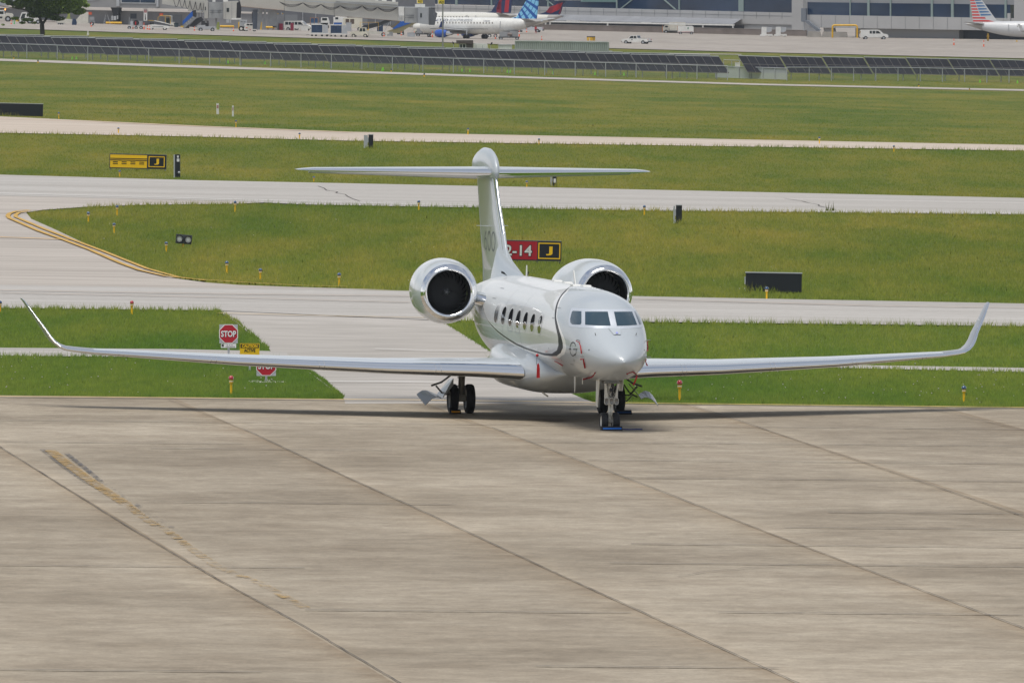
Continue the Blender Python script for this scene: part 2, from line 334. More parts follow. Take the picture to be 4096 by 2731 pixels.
J.append((.02,[(388,922),(430,938),(560,990)],.004))
lines('pavement_joint',J,m_jt,.062)
HJ=[]
for y,x0,x1 in [(1017,-100,560),(1018,1200,2352),(1033,345,900),(1101,1430,2352),(1157,415,1050),(1180,1900,2352),(1301,-100,700),(1215,1800,2500),(1253,1450,2500),(1297,1400,2450),(1405,700,1450),(1410,1650,2350),(1534,1230,1790),(1542,-50,600),(968,-50,2400),(1060,1350,2352)]:
    HJ.append((.15,[(x0,y),((x0+x1)/2,y+(x1-x0)*.0045),(x1,y+(x1-x0)*.009)],.004))
lines('pavement_joint',HJ,mat('hairline_joint',(.17,.15,.125),.9,var=.3,vs=.7),.06)
lines('pavement_crack',[(.03,[(1560,1328),(1620,1318),(1700,1311),(1780,1304),(1930,1296),(1975,1299)],.02),(.06,[(735,430),(760,440),(790,449),(828,465)],.1),(.06,[(1800,458),(1850,466),(1890,476),(1905,482)],.12)],m_jt,.064)
def patchy(name,pts,wd,m,h,fill,jw,step=7):
    mb=MB()
    for (a,b),(c,d) in zip(pts[:-1],pts[1:]):
        n=max(1,int(math.hypot(c-a,d-b)/step))
        for i in range(n):
            if random.random()>fill: continue
            x=a+(c-a)*(i+random.random()*.5)/n; y=b+(d-b)*(i+.2)/n; blot(mb,x+random.uniform(-jw,jw),y,wd*random.uniform(.5,1.1),wd*random.uniform(1.5,3.5),h+random.uniform(0,.0015),9)
    return tag(mb.build(name,m,fix=False),kind='structure')
BL_=True
def blot(mb,px,py,rx,ry,h,n=16):
    c=G(px*1.7415,py*1.7415); vs=[(c.x,c.y,float(gz(c.x,c.y))+h)]
    for i in range(n):
        t=2*math.pi*i/n; r=1+random.uniform(-.25,.25); x=c.x+rx*r*math.cos(t); y=c.y+ry*r*math.sin(t); vs.append((x,y,float(gz(x,y))+h))
    mb.add(vs,[(0,i+1,(i+1)%n+1) for i in range(n)])
YP=[(115,1038),(165,1077),(215,1113),(290,1162),(340,1200),(395,1230)]
def worn(name,col,lo,hi,sc_):
    m=mat(name,col,.85); n=m.node_tree.nodes; l=m.node_tree.links; g=n.new('ShaderNodeNewGeometry'); mpn=n.new('ShaderNodeMapping'); mpn.inputs['Scale'].default_value=(sc_,sc_*.45,1); t=n.new('ShaderNodeTexNoise'); t.inputs['Scale'].default_value=1; t.inputs['Detail'].default_value=8; t.inputs['Roughness'].default_value=.7
    r=n.new('ShaderNodeValToRGB'); e=r.color_ramp.elements; e[0].position=lo; e[1].position=hi; e[0].color=(0,0,0,1); e[1].color=(.8,.8,.8,1)
    l.new(g.outputs['Position'],mpn.inputs[0]); l.new(mpn.outputs[0],t.inputs[0]); l.new(t.outputs[0],r.inputs[0]); l.new(r.outputs[0],n['Principled BSDF'].inputs['Alpha']); return m
w1_=worn('worn_yellow',(.40,.25,.07),.40,.62,3.5); w2_=worn('worn_yellow_thin',(.40,.25,.07),.47,.64,2.5); w3_=worn('worn_black',(.10,.10,.105),.42,.60,3.5); w4_=worn('worn_black_thin',(.12,.12,.12),.54,.66,2.5)
lines('faded_line',[(.34,YP[:4])],w1_,.0565); lines('faded_line',[(.26,YP[3:]+[(430,1258),(500,1306),(600,1345),(700,1400)])],w2_,.0565)
lines('faded_line',[(.15,[(97,1036),(150,1078),(200,1112),(245,1132)]),(.15,[(152,1044),(200,1082),(235,1112)])],w3_,.0535)
lines('faded_line',[(.15,[(245,1132),(330,1185),(400,1235),(440,1270)]),(.15,[(235,1112),(310,1160),(410,1225)])],w4_,.0535)
mb=MB(); blot(mb,1260,968,.75,.35,.064); blot(mb,1500,991,.5,.2,.064); tag(mb.build('oil_stain',mat('oil_stain',(.15,.10,.08),.8,var=.3,vs=3),fix=False),kind='structure')
mb=MB()
for px,py,rx,ry in [(612,877,.6,1.2)]: blot(mb,px,py,rx,ry,.02)
tag(mb.build('gravel',mat('gravel',(.45,.43,.40),.95,var=.4,vs=9),fix=False),kind='stuff')
# ---------------- grass blades (stuff): uniform over each field as the lens sees it
def in_poly(x,y,poly):
    ins=np.zeros(len(x),bool); j=len(poly)-1
    for i in range(len(poly)):
        xi,yi=poly[i]; xj,yj=poly[j]
        c=((yi>y)!=(yj>y))&(x<(xj-xi)*(y-yi)/((yj-yi) if yj!=yi else 1e-9)+xi); ins^=c; j=i
    return ins
def grass(name,poly,N_,hh,ww,tall=0.04,tallk=2.2,label=None):
    P=np.array(poly,float); x0,y0=P.min(0); x1,y1=P.max(0); xs_,ys_=[],[]
    while sum(map(len,xs_))<N_:
        x=rng.uniform(x0,x1,N_); y=rng.uniform(y0,y1,N_); k=in_poly(x,y,poly); xs_.append(x[k]); ys_.append(y[k])
    x=np.concatenate(xs_)[:N_]; y=np.concatenate(ys_)[:N_]
    q=at(x*1.7415,y*1.7415)
    return blades(name,q,hh,ww,tall,tallk)
def blades(name,q,hh,ww,tall=.04,tallk=2.2):
    n=len(q); h=rng.uniform(.6,1.25,n)*hh; tl=rng.random(n)<tall; h=np.where(tl,h*tallk,h); wd=rng.uniform(.6,1.4,n)*ww; wd=np.where(tl,wd*.5,wd)
    an=rng.normal(0,.7,n); ca,sa=np.cos(an),np.sin(an)
    ln=rng.normal(0,.30,n)*h; lf=rng.uniform(-.1,.75,n)*h
    a=q.copy(); b=q.copy(); c=q.copy()
    a[:,0]-=ca*wd/2; a[:,1]-=sa*wd/2; b[:,0]+=ca*wd/2; b[:,1]+=sa*wd/2
    c[:,0]+=ln; c[:,1]+=lf; c[:,2]+=h; a[:,2]-=.02; b[:,2]-=.02
    v=np.stack([a,b,c],1).reshape(-1,3).astype(np.float32)
    me=bpy.data.meshes.new(name); me.vertices.add(3*n); me.vertices.foreach_set('co',v.ravel())
    me.loops.add(3*n); me.loops.foreach_set('vertex_index',np.arange(3*n,dtype=np.int32))
    me.polygons.add(n); me.polygons.foreach_set('loop_start',np.arange(0,3*n,3,dtype=np.int32)); me.polygons.foreach_set('loop_total',np.full(n,3,np.int32))
    at_=me.attributes.new('rnd','FLOAT','POINT'); r=rng.random(n); r=np.where(tl,.93+.07*r,r*.9); at_.data.foreach_set('value',np.repeat(r,3).astype(np.float32))
    me.update(); me.validate(); me.materials.append(gm_blade)
    nn=np.zeros((len(me.vertices),3),np.float32); nn[:,0]=np.repeat(rng.normal(0,.16,n),3)[:len(nn)]; nn[:,1]=-.30; nn[:,2]=.93; nn/=np.linalg.norm(nn,axis=1)[:,None]
    me.polygons.foreach_set('use_smooth',np.ones(len(me.polygons),bool)); me.normals_split_custom_set_from_vertices(nn.tolist())
    o=bpy.data.objects.new(name,me); sc.collection.objects.link(o); tag(o,None,None,None,'stuff'); return o
XL2,XR2=-300,2650
def fld(top,bot,x0,x1):
    t=ext(top,x0,x1); b=ext(bot,x0,x1); return [p for p in t if x0<=p[0]<=x1]+[p for p in b if x0<=p[0]<=x1][::-1]
FA1=[(XL2,823),(0,820),(640,832),(700,850),(745,880),(787,917),(400,912.5),(0,908.5),(XL2,906)]
FA2=[(1195,832),(2010,851),(2352,858),(XR2,864),(XR2,941),(2352,937.5),(1510,928.5),(1372,926.5),(1300,895)]
FB1=[(XL2,706),(0,711),(500,717),(545,741),(618,806),(400,803),(0,800),(XL2,797)]
FB2=[(1012,741),(1480,744),(2352,754),(XR2,758),(XR2,851),(2352,845.5),(2010,840),(1130,815)]
FC=[(62,490),(100,485),(200,478),(330,473.5),(540,471.5),(1480,486),(2352,496),(XR2,499),(XR2,704),(2352,699),(1500,682),(900,666),(660,660),(552,656),(472,650),(412,642),(372,631),(292,602),(192,559),(122,526),(72,504)]
FD=fld(E_bot,U_top,XL2,XR2); FF=fld(G_bot,E_top,XL2,XR2)
FH=fld([(0,79),(1703,122),(2352,136)],G_top,XL2,XR2)
grass('grass',FA1,50000,.10,.03,.03,1.7); grass('grass',FA2,60000,.10,.03,.03,1.7)
grass('grass',FB1,38000,.10,.035,.04,1.8); grass('grass',FB2,50000,.10,.035,.04,1.8)
grass('grass',FC,150000,.13,.045,.04,1.7); grass('grass',FD,90000,.10,.055,.03,1.5)
grass('grass',FF,80000,.09,.08,.02,1.4); grass('grass',FH,20000,.12,.12,.02,1.3)
def edge(pts,N_,dy,hh,ww,tall,tk):
    t=rng.uniform(0,1,N_); P=np.array(pts,float); d=np.r_[0,np.cumsum(np.hypot(*np.diff(P,axis=0).T))]; s=t*d[-1]
    cl=.5+.5*np.sin(s*.21+3*np.sin(s*.037)); keep=rng.random(N_)<.25+.75*cl
    x=np.interp(s,d,P[:,0])[keep]; y=np.interp(s,d,P[:,1])[keep]+rng.uniform(*dy,keep.sum())
    blades('grass',at(x*1.7415,y*1.7415),hh,ww,tall,tk)
# tall seeding grass along pavement edges
edge([(XL2,706),(0,710.5),(500,716)],2600,(0,2),.19,.035,.35,1.5)
edge([(500,716),(545,741),(620,806)],900,(-1,1),.13,.04,.3,1.5)
edge([(1015,740),(1480,744),(2352,754),(XR2,758)],4200,(0,2),.22,.035,.4,1.5)
edge([(200,478),(330,473.5),(540,471.5),(1480,486),(2352,496),(XR2,499)],5500,(0,1.6),.22,.04,.4,1.5)
edge([(XL2,303),(0,307),(459,316),(804,325.3),(2352,348)],3000,(0,1),.22,.05,.35,1.5)
edge([(1120,827),(2010,849.5),(2352,857),(XR2,863)],3500,(0,1.5),.16,.03,.3,1.5)
edge([(XL2,822),(0,819),(400,823),(660,829)],2500,(0,1.5),.16,.03,.3,1.5)
for F_ in ([(700,850),(745,880),(787,917)],[(XL2,906),(0,909.5),(400,913.5),(787,918.5)],[(1372,927),(1510,929),(2352,938),(XR2,941.5)],[(1300,895),(1335,912),(1372,927)]):
    edge(F_,3000,(-2.5,0),.12,.04,.05,1.4)
# clover heads and dandelions
mb=MB()
for poly,n_ in ((FA2,90),(FA1,50),(FC,25)):
    P_=np.array(poly); k=0
    while k<n_:
        x=random.uniform(0,2352); y=random.uniform(P_[:,1].min(),P_[:,1].max())
        if not in_poly(np.array([x]),np.array([y]),poly)[0]: continue
        k+=1; c=G(x*1.7415,y*1.7415); r=random.uniform(.012,.024); mb.sphere((c.x,c.y,c.z+random.uniform(.12,.28)),r,5,3)
tag(mb.build('clover_flowers',mat('clover_flower',(.42,.40,.38),.8),fix=False),kind='stuff')
# ================= the parked business jet
SPSI=.162; CPSI=math.sqrt(1-SPSI**2); X0=15.4
# local axes: x forward, y to the jet's left (picture right), z up; X = metres aft of the nose, u = y
NX,NY=3.207,408.0
ox=NX-X0*SPSI; oy=NY+X0*CPSI; oz=float(gz(ox,oy))+.03
Zv=Vector((.009,0,1)).normalized(); Xv=Vector((SPSI,-CPSI,0)); Xv=(Xv-Zv*Xv.dot(Zv)).normalized(); Yv=Zv.cross(Xv)
JM=Matrix(((Xv.x,Yv.x,Zv.x,ox),(Xv.y,Yv.y,Zv.y,oy),(Xv.z,Yv.z,Zv.z,oz),(0,0,0,1))); JI=JM.inverted()
jet=empty('business_jet',label='large white and pale grey business jet parked on the near apron with winglets',cat='airplane')
jet.matrix_world=JM
def lp(X,u,z): return (X0-X,u,z)
def paint(name,c,rough=.22,coat=1.0,metal=0):
    m=mat(name,c,rough,metal,coat); return m
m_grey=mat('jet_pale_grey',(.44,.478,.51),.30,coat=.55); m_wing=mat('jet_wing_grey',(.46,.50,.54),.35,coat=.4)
m_chr=mat('leading_edge_metal',(.86,.87,.89),.07,metal=1)
m_gear=mat('gear_white',(.68,.67,.62),.45,var=.1,vs=8); m_gd=mat('gear_grey',(.20,.20,.19),.5,metal=.2,var=.2,vs=10)
m_wg=mat('winglet_grey',(.22,.24,.27),.35,coat=.4)
def pch(pts):
    x=np.array([p[0] for p in pts],float); y=np.array([p[1] for p in pts],float); h=np.diff(x); d=np.diff(y)/h; m=np.zeros(len(x))
    for i in range(1,len(x)-1):
        if d[i-1]*d[i]>0:
            w1=2*h[i]+h[i-1]; w2=h[i]+2*h[i-1]; m[i]=(w1+w2)/(w1/d[i-1]+w2/d[i])
    m[0]=d[0]; m[-1]=d[-1]
    def f(q):
        q=np.clip(q,x[0],x[-1]); i=np.clip(np.searchsorted(x,q)-1,0,len(h)-1); t=(q-x[i])/h[i]
        return (2*t**3-3*t**2+1)*y[i]+(t**3-2*t**2+t)*h[i]*m[i]+(-2*t**3+3*t**2)*y[i+1]+(t**3-t**2)*h[i]*m[i+1]
    return f
fT=pch([(0,2.03),(.06,2.125),(.25,2.27),(.6,2.46),(1.1,2.715),(1.63,2.985),(1.95,3.24),(2.27,3.47),(2.7,3.66),(3.3,3.81),(4.2,3.92),(5.5,3.98),(8,4.02),(18,4.02),(20.5,3.96),(24,3.72),(27,3.45),(28.6,3.3)])
fB=pch([(0,2.03),(.06,1.945),(.25,1.83),(.6,1.69),(1.2,1.53),(2,1.43),(3,1.38),(5,1.36),(16,1.36),(18,1.46),(20,1.78),(22,2.12),(24,2.45),(27,2.92),(28.6,3.12)])
fW=pch([(0,0.0),(.06,.105),(.25,.29),(.6,.525),(1.1,.75),(1.63,.93),(2.3,1.06),(3,1.16),(4,1.265),(5,1.31),(6.5,1.335),(17.5,1.335),(19,1.27),(21,1.03),(24,.66),(27,.28),(28.6,.1)])
fC=pch([(0,2.03),(.6,2.09),(1.6,2.26),(3,2.5),(4.5,2.62),(6.5,2.68),(17,2.68),(20,2.86),(24,3.08),(28.6,3.2)])
NE=2.15
def sec(X,n=128):
    T,B,W,C=float(fT(X)),float(fB(X)),float(fW(X)),float(fC(X)); r=[]
    for i in range(n):
        t=2*math.pi*i/n; s,c=math.sin(t),math.cos(t)     # t=0 top, growing to the jet's left
        u=W*math.copysign(abs(s)**(2/NE),s); z=C+(T-C if c>=0 else C-B)*math.copysign(abs(c)**(2/NE),c)
        r.append((X,u,z))
    return r
def gfun(X,u,z):
    if X<=0.001 or X>=28.6: return 9.
    T,B,W,C=float(fT(X)),float(fB(X)),float(fW(X)),float(fC(X)); h=(T-C) if z>=C else (C-B)
    return abs(u/max(W,1e-4))**NE+abs((z-C)/max(h,1e-4))**NE-1
def hit(px,py,src=True,fn=None):
    fn=fn or gfun
    d=ray(px,py); o_=Vector((0,0,HC)); A=JI@(o_+d*(395/d.y)); Bv=JI@(o_+d*(445/d.y)); dl=Bv-A
    prev=0; n=500
    for i in range(1,n+1):
        p=A+dl*(i/n)
        if fn(X0-p.x,p.y,p.z)<0:
            lo,hi=(i-1)/n,i/n
            for _ in range(30):
                m=(lo+hi)/2; p=A+dl*m
                if fn(X0-p.x,p.y,p.z)<0: hi=m
                else: lo=m
            p=A+dl*hi; return (X0-p.x,p.y,p.z)
    return None
def gnorm(X,u,z,fn=None):
    fn=fn or gfun; e=.004; g0=fn(X,u,z); g=Vector((fn(X+e,u,z)-g0,fn(X,u+e,z)-g0,fn(X,u,z+e)-g0))
    return g.normalized() if g.length>1e-9 else Vector((0,0,1))
def ang(X,u,z):
    T,B,W,C=float(fT(X)),float(fB(X)),float(fW(X)),float(fC(X)); h=(T-C) if z>=C else (C-B)
    s=min(1,abs(u)/max(W,1e-4))**(NE/2); c=math.copysign(min(1,abs(z-C)/max(h,1e-4))**(NE/2),z-C); return math.atan2(s,c)
# --- livery curves, read off the photograph and projected onto the hull
def cv(pts): 
    out=[]
    for a,b in pts:
        h=hit(1850+a/3.92,1080+b/3.92)
        if h: out.append((h[0],ang(*h)*1.3))
    return out
inn=[(1600,330),(1520,430),(1465,560),(1448,650),(1445,750),(1465,900),(1500,1050),(1505,1180),(1480,1260),(1400,1310),(1300,1310),(1150,1265),(1000,1215),(850,1150),(700,1060),(550,950),(440,840)]
outb=[(1622,335),(1545,425),(1490,560),(1475,650),(1470,750),(1500,880),(1545,1030),(1575,1150),(1575,1220),(1540,1300),(1480,1345),(1400,1350),(1280,1335),(1150,1295),(1000,1245),(850,1180),(700,1085),(550,972),(440,858)]
outw=[(1645,342),(1560,440),(1505,560),(1487,650),(1482,740),(1520,880),(1580,1030),(1615,1120),(1630,1220),(1600,1320),(1520,1378),(1420,1390),(1280,1368),(1150,1325),(1000,1275),(850,1208),(700,1105),(550,985),(440,868)]
def region(c,dx): 
    c=cv(c); a0=c[0]; return [(40,-.2),(9.2-dx,-.2),(8.55-dx,0.0),(7.5-dx,.32)]+c+[(16.23,2.0+dx*.1),(16.62,1.92+dx*.12),(17.0,1.825+dx*.15),(17.43,1.68+dx*.2),(18.5,1.42+dx*.2),(21,1.0),(40,.9)]
RG=[region(inn,0),region(outb,.12),region(outw,.24)]
def sdist(P,poly):
    P=np.asarray(P); d=np.full(len(P),1e9); n=len(poly)
    for i in range(n):
        a=np.array(poly[i]); b=np.array(poly[(i+1)%n]); e=b-a; w_=P-a; t=np.clip((w_@e)/(e@e),0,1); d=np.minimum(d,np.hypot(*(w_-t[:,None]*e).T))
    return np.where(in_poly(P[:,0],P[:,1],poly),d,-d)
Xs=np.concatenate([[0.002,.02,.05,.1,.16,.24,.34,.46,.6,.76,.93,1.1],np.arange(1.2,3.4,.07),np.arange(3.4,10.6,.05),np.arange(10.6,18,.12),np.arange(18,28.6,.25),[28.6]])
R=[sec(float(X)) for X in Xs]; nseg=128
mb=MB(); mb.rings([[lp(*p) for p in r] for r in R],cap0=True,cap1=True)
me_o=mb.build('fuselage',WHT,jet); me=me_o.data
m=bpy.data.materials.new('jet_livery'); m.use_nodes=True; n=m.node_tree.nodes; l=m.node_tree.links; p=n['Principled BSDF']
p.inputs['Roughness'].default_value=.34; p.inputs['Coat Weight'].default_value=.5; p.inputs['Coat Roughness'].default_value=.03
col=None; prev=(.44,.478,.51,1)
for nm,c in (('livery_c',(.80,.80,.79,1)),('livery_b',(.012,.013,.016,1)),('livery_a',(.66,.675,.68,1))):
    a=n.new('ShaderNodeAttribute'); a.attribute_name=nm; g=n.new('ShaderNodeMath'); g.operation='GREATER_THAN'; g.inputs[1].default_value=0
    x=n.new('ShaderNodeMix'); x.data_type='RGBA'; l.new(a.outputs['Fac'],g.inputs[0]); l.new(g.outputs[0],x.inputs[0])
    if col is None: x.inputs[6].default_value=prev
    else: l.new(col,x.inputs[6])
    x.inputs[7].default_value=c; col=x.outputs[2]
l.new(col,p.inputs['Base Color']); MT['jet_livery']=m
rb_=n.new('ShaderNodeRGBToBW'); l.new(col,rb_.inputs[0]); cm=n.new('ShaderNodeMapRange'); cm.inputs[1].default_value=.05; cm.inputs[2].default_value=.2; cm.inputs[3].default_value=0; cm.inputs[4].default_value=.55; l.new(rb_.outputs[0],cm.inputs[0]); l.new(cm.outputs[0],p.inputs['Coat Weight'])
cm=n.new('ShaderNodeMapRange'); cm.inputs[1].default_value=.05; cm.inputs[2].default_value=.2; cm.inputs[3].default_value=.12; cm.inputs[4].default_value=.5; l.new(rb_.outputs[0],cm.inputs[0]); l.new(cm.outputs[0],p.inputs['Specular IOR Level'])
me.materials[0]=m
flat=[]
for r in R:
    for i,pt in enumerate(r):
        t=2*math.pi*i/nseg; t=min(t,2*math.pi-t); flat.append((pt[0],t*1.3))
flat=flat+flat[:nseg]+flat[-nseg:]
for nm,poly in zip(('livery_a','livery_b','livery_c'),RG):
    at_=me.attributes.new(nm,'FLOAT','POINT'); at_.data.foreach_set('value',sdist(flat,poly)[:len(me.vertices)].astype(np.float32))
# --- decal patches lying 3-6 mm proud of the hull
def patch(name,poly,m,parent,off=.004,fn=None,mirror=False,res=3):
    """poly: outline in photo pixels, fan of small cells projected on the hull"""
    import bmesh
    P=[Vector((a,b,0)) for a,b in poly]
    bm=bmesh.new(); vs=[bm.verts.new(p) for p in P]; f=bm.faces.new(vs)
    bmesh.ops.triangulate(bm,faces=[f])
    for _ in range(res): 
        bmesh.ops.subdivide_edges(bm,edges=[e for e in bm.edges if e.calc_length()>7],cuts=1,use_grid_fill=True); bmesh.ops.triangulate(bm,faces=bm.faces[:])
    mb=MB(); idx={}; cx_=sum(p.x for p in P)/len(P); cy_=sum(p.y for p in P)/len(P)
    for v in bm.verts:
        h=hit(v.co.x,v.co.y,fn=fn)
        k_=0
        while h is None and k_<12:
            k_+=1; h=hit(v.co.x+(cx_-v.co.x)*.012*k_,v.co.y+(cy_-v.co.y)*.012*k_,fn=fn)
        if h is None: h=hit(cx_,cy_,fn=fn)
        nn=gnorm(*h,fn=fn); q=(h[0]+nn[0]*off,h[1]+nn[1]*off,h[2]+nn[2]*off); idx[v]=len(mb.v); mb.v.append(lp(*q))
    for f in bm.faces: mb.f.append(tuple(idx[v] for v in f.verts)); mb.sm.append(True)
    bm.free()
    return mb.build(name,m,parent,fix=False)
def r4(pts): return [(2200+a/3.919,1150+b/3.919) for a,b in pts]
m_frame=mat('window_frame_metal',(.58,.62,.68),.35,metal=.25,var=.10,vs=40); m_ws=mat('windshield_glass',(.03,.06,.085),.10,coat=.3)
patch('windshield_frame',r4([(345,318),(400,322),(620,338),(950,342),(1150,338),(1330,334),(1352,338),(1385,395),(1412,470),(1440,540),(1452,600),(1430,620),(1395,632),(1110,648),(1000,645),(750,640),(520,628),(330,618),(300,600),(290,540),(300,450),(320,360)]),m_frame,jet,.004,res=4)
patch('windshield',r4([(553,380),(905,380),(952,600),(750,598),(553,585)]),m_ws,jet,.010,res=4)
patch('windshield',r4([(1002,382),(1285,380),(1365,585),(1200,598),(1048,603)]),m_ws,jet,.010,res=4)
patch('cockpit_side_window',r4([(365,368),(495,374),(495,555),(478,582),(350,576),(322,548),(320,490),(345,385)]),m_ws,jet,.010)
patch('cockpit_side_window',r4([(1318,373),(1352,370),(1385,420),(1415,500),(1432,570),(1400,582),(1372,510)]),m_ws,jet,.010)
o=patch('nose_camera_housing',r4([(915,640),(1110,648),(1108,745),(1000,748)]),mat('pale_housing',(.46,.50,.535),.3,coat=.5),jet,.02,res=2)
patch('camera_window',r4([(1034,712),(1060,713),(1068,738),(1028,737)]),mat('camera_glass',(.35,.38,.75),.15),o,.04,res=1).matrix_parent_inverse=Matrix()
# cabin windows as ovals in hull coordinates, both sides
def hull_u(X,z):
    T,B,W,C=float(fT(X)),float(fB(X)),float(fW(X)),float(fC(X)); h=(T-C) if z>=C else (C-B)
    return W*max(0,1-abs((z-C)/h)**NE)**(1/NE)
def oval(name,X,z,a,b,m,side,off,parent,inner=None,e=2.3,n=28):
    mb=MB(); rr=[]
    for k in ([0,.5,1] if inner is None else [inner,1]):
        ring=[]
        for i in range(n):
            t=2*math.pi*i/n; c,s=math.cos(t),math.sin(t)
            aa=a if inner is None else a*k if k==1 else a-inner_w; bb=b if inner is None else b if k==1 else b-inner_w
            kk=k if inner is None else 1
            XX=X+kk*aa*math.copysign(abs(c)**(2/e),c); ZZ=z+kk*bb*math.copysign(abs(s)**(2/e),s); ring.append(lp(XX,side*(hull_u(XX,ZZ)+off),ZZ))
        rr.append(ring)
    mb.rings(rr); return mb.build(name,m,parent,fix=False)
inner_w=.035
m_cab=mat('cabin_window_glass',(.018,.02,.024),.05,coat=1); m_rim=mat('window_rim',(.75,.76,.77),.3,coat=.4)
cw=[]
for k,(a,b) in enumerate([(1985.7,1255),(2014,1262),(2042.6,1269),(2072,1276.7),(2100.8,1283.8),(2129.6,1291),(2158.7,1298.4)]):
    h=hit(a,b); cw.append((h[0],h[2]))
for s in (-1,1):
    for X,z in cw:
        wn=oval('cabin_window',X,z,.335,.258,m_cab,s,.006,jet); oval('window_rim',X,z,.375,.30,m_rim,s,.0075,wn,inner=.9)
# emergency exit outlines round windows 3 and 4 (grey trim)
inner_w=.03
for s in (-1,1):
    for k in (2,3): oval('exit_outline',cw[k][0],cw[k][1]-.02,.45,.41,mat('exit_grey',(.42,.45,.47),.4),s,.005,jet,inner=.9,e=5)
inner_w=.035
# letter on the nose and small probes
def arcpts(cx,cy,rx,ry,a0,a1,n): return [(cx+rx*math.cos(math.radians(a0+(a1-a0)*i/n)),cy+ry*math.sin(math.radians(a0+(a1-a0)*i/n))) for i in range(n+1)]
def strokes(name,L_,wd,m,parent,off=.005,mir=True):
    mb=MB()
    for pts in L_:
        H=[hit(a,b) for a,b in pts]; H=[h for h in H if h]
        P=[Vector(h) for h in H]; Q=[gnorm(*h) for h in H]
        for sgn in ((1,-1) if mir else (1,)):
            a_,b_=[],[]
            for i,p in enumerate(P):
                t=(P[min(i+1,len(P)-1)]-P[max(i-1,0)]).normalized(); sd=t.cross(Q[i]).normalized()
                for s,lst in ((1,a_),(-1,b_)):
                    v=p+sd*s*wd/2+Q[i]*off; lst.append(lp(v.x,v.y*sgn,v.z))
            n=len(a_); mb.add(a_+b_,[(i,i+1,n+i+1,n+i) for i in range(n-1)])
    return mb.build(name,m,parent,fix=False)
gl=[(2200+a/3.919,1150+b/3.919) for a,b in arcpts(362,963,48,105,-25,-345+30,26)]
strokes('nose_letter',[gl,[(2276,1395.5),(2285,1396)],[(2292.5,1396.5),(2309.5,1397)],[(2305.5,1397),(2305,1410),(2301,1421)]],.028,BLK,jet)
strokes('panel_seam',[[(2200+a/3.919,1150+b/3.919) for a,b in [(0,1170),(110,1270),(250,1350),(400,1420),(560,1460),(760,1478)]]],.012,mat('seam',(.2,.21,.22),.5),jet,mir=False)
# skin seams, access panels and small fittings
m_seam=mat('seam',(.2,.21,.22),.5)
def hull_line(pts,wd,side): 
    mb=MB(); a_,b_=[],[]
    for i,(X,z) in enumerate(pts):
        X1,z1=pts[min(i+1,len(pts)-1)]; X0_,z0=pts[max(i-1,0)]; d=math.hypot(X1-X0_,z1-z0) or 1; nx1,nz1=-(z1-z0)/d,(X1-X0_)/d
        for q_,lst in ((1,a_),(-1,b_)):
            XX,ZZ=X+nx1*q_*wd/2,z+nz1*q_*wd/2; lst.append(lp(XX,side*(hull_u(XX,ZZ)+.004),ZZ))
    n=len(a_); mb.add(a_+b_,[(i,i+1,n+i+1,n+i) for i in range(n-1)]); return mb
for s in (-1,1):
    for X,z,w_,h_ in ((9.3,1.95,.5,.32),(12.2,1.9,.4,.28),(16.2,3.55,.6,.3),(5.0,3.3,.45,.3),(3.1,1.75,.4,.25)):
        hull_line([(X-w_/2,z-h_/2),(X-w_/2,z+h_/2),(X+w_/2,z+h_/2),(X+w_/2,z-h_/2),(X-w_/2,z-h_/2)],.018,s).build('access_panel_seam',m_seam,jet,fix=False)
    for X in (10.4,13.6): hull_line([(X,z) for z in np.linspace(1.7,3.75,18)],.014,s).build('skin_seam',m_seam,jet,fix=False)
    for X,z in ((2.6,2.0),(4.2,1.95),(5.6,2.25),(1.3,2.35)):
        oval('static_port',X,z,.028,.02,mat('port_dark',(.08,.08,.085),.5),s,.005,jet)
MB().rings([[lp(X,u,float(fT(X))+.004) for u in (-.02,.02)] for X in np.linspace(9,16.5,30)],closed=False).build('crown_strip',WHT,jet,fix=False)
# belly fairing
bT=pch([(6.9,1.5),(8,1.95),(10,2.28),(14,2.45),(17,2.38),(20.2,2.2)]); bB=pch([(6.9,1.42),(8,1.08),(9.5,.84),(11,.76),(15.5,.76),(18,.98),(20.2,1.75)]); bW=pch([(6.9,.5),(8,1.2),(9.5,1.44),(12,1.50),(14,1.46),(15.5,1.37),(17,1.16),(18,.98),(20.2,.5)])
def bsec(X,n=72,e=2.7):
    T,B,W=float(bT(X)),float(bB(X)),float(bW(X)); C=B+(T-B)*.38; r=[]
    for i in range(n):
        t=2*math.pi*i/n; s,c=math.sin(t),math.cos(t); r.append(lp(X,W*math.copysign(abs(s)**(2/e),s),C+(T-C if c>=0 else C-B)*math.copysign(abs(c)**(2/e),c)))
    return r
bf=MB().rings([bsec(x) for x in np.linspace(6.9,20.2,60)],cap0=True,cap1=True).build('belly_fairing',m_grey,jet)
MB().tube(lp(9.2,-.75,.80),lp(9.2,-.77,.772),.11,n=14).build('landing_light',mat('lamp_lens',(.55,.52,.45),.2),bf)
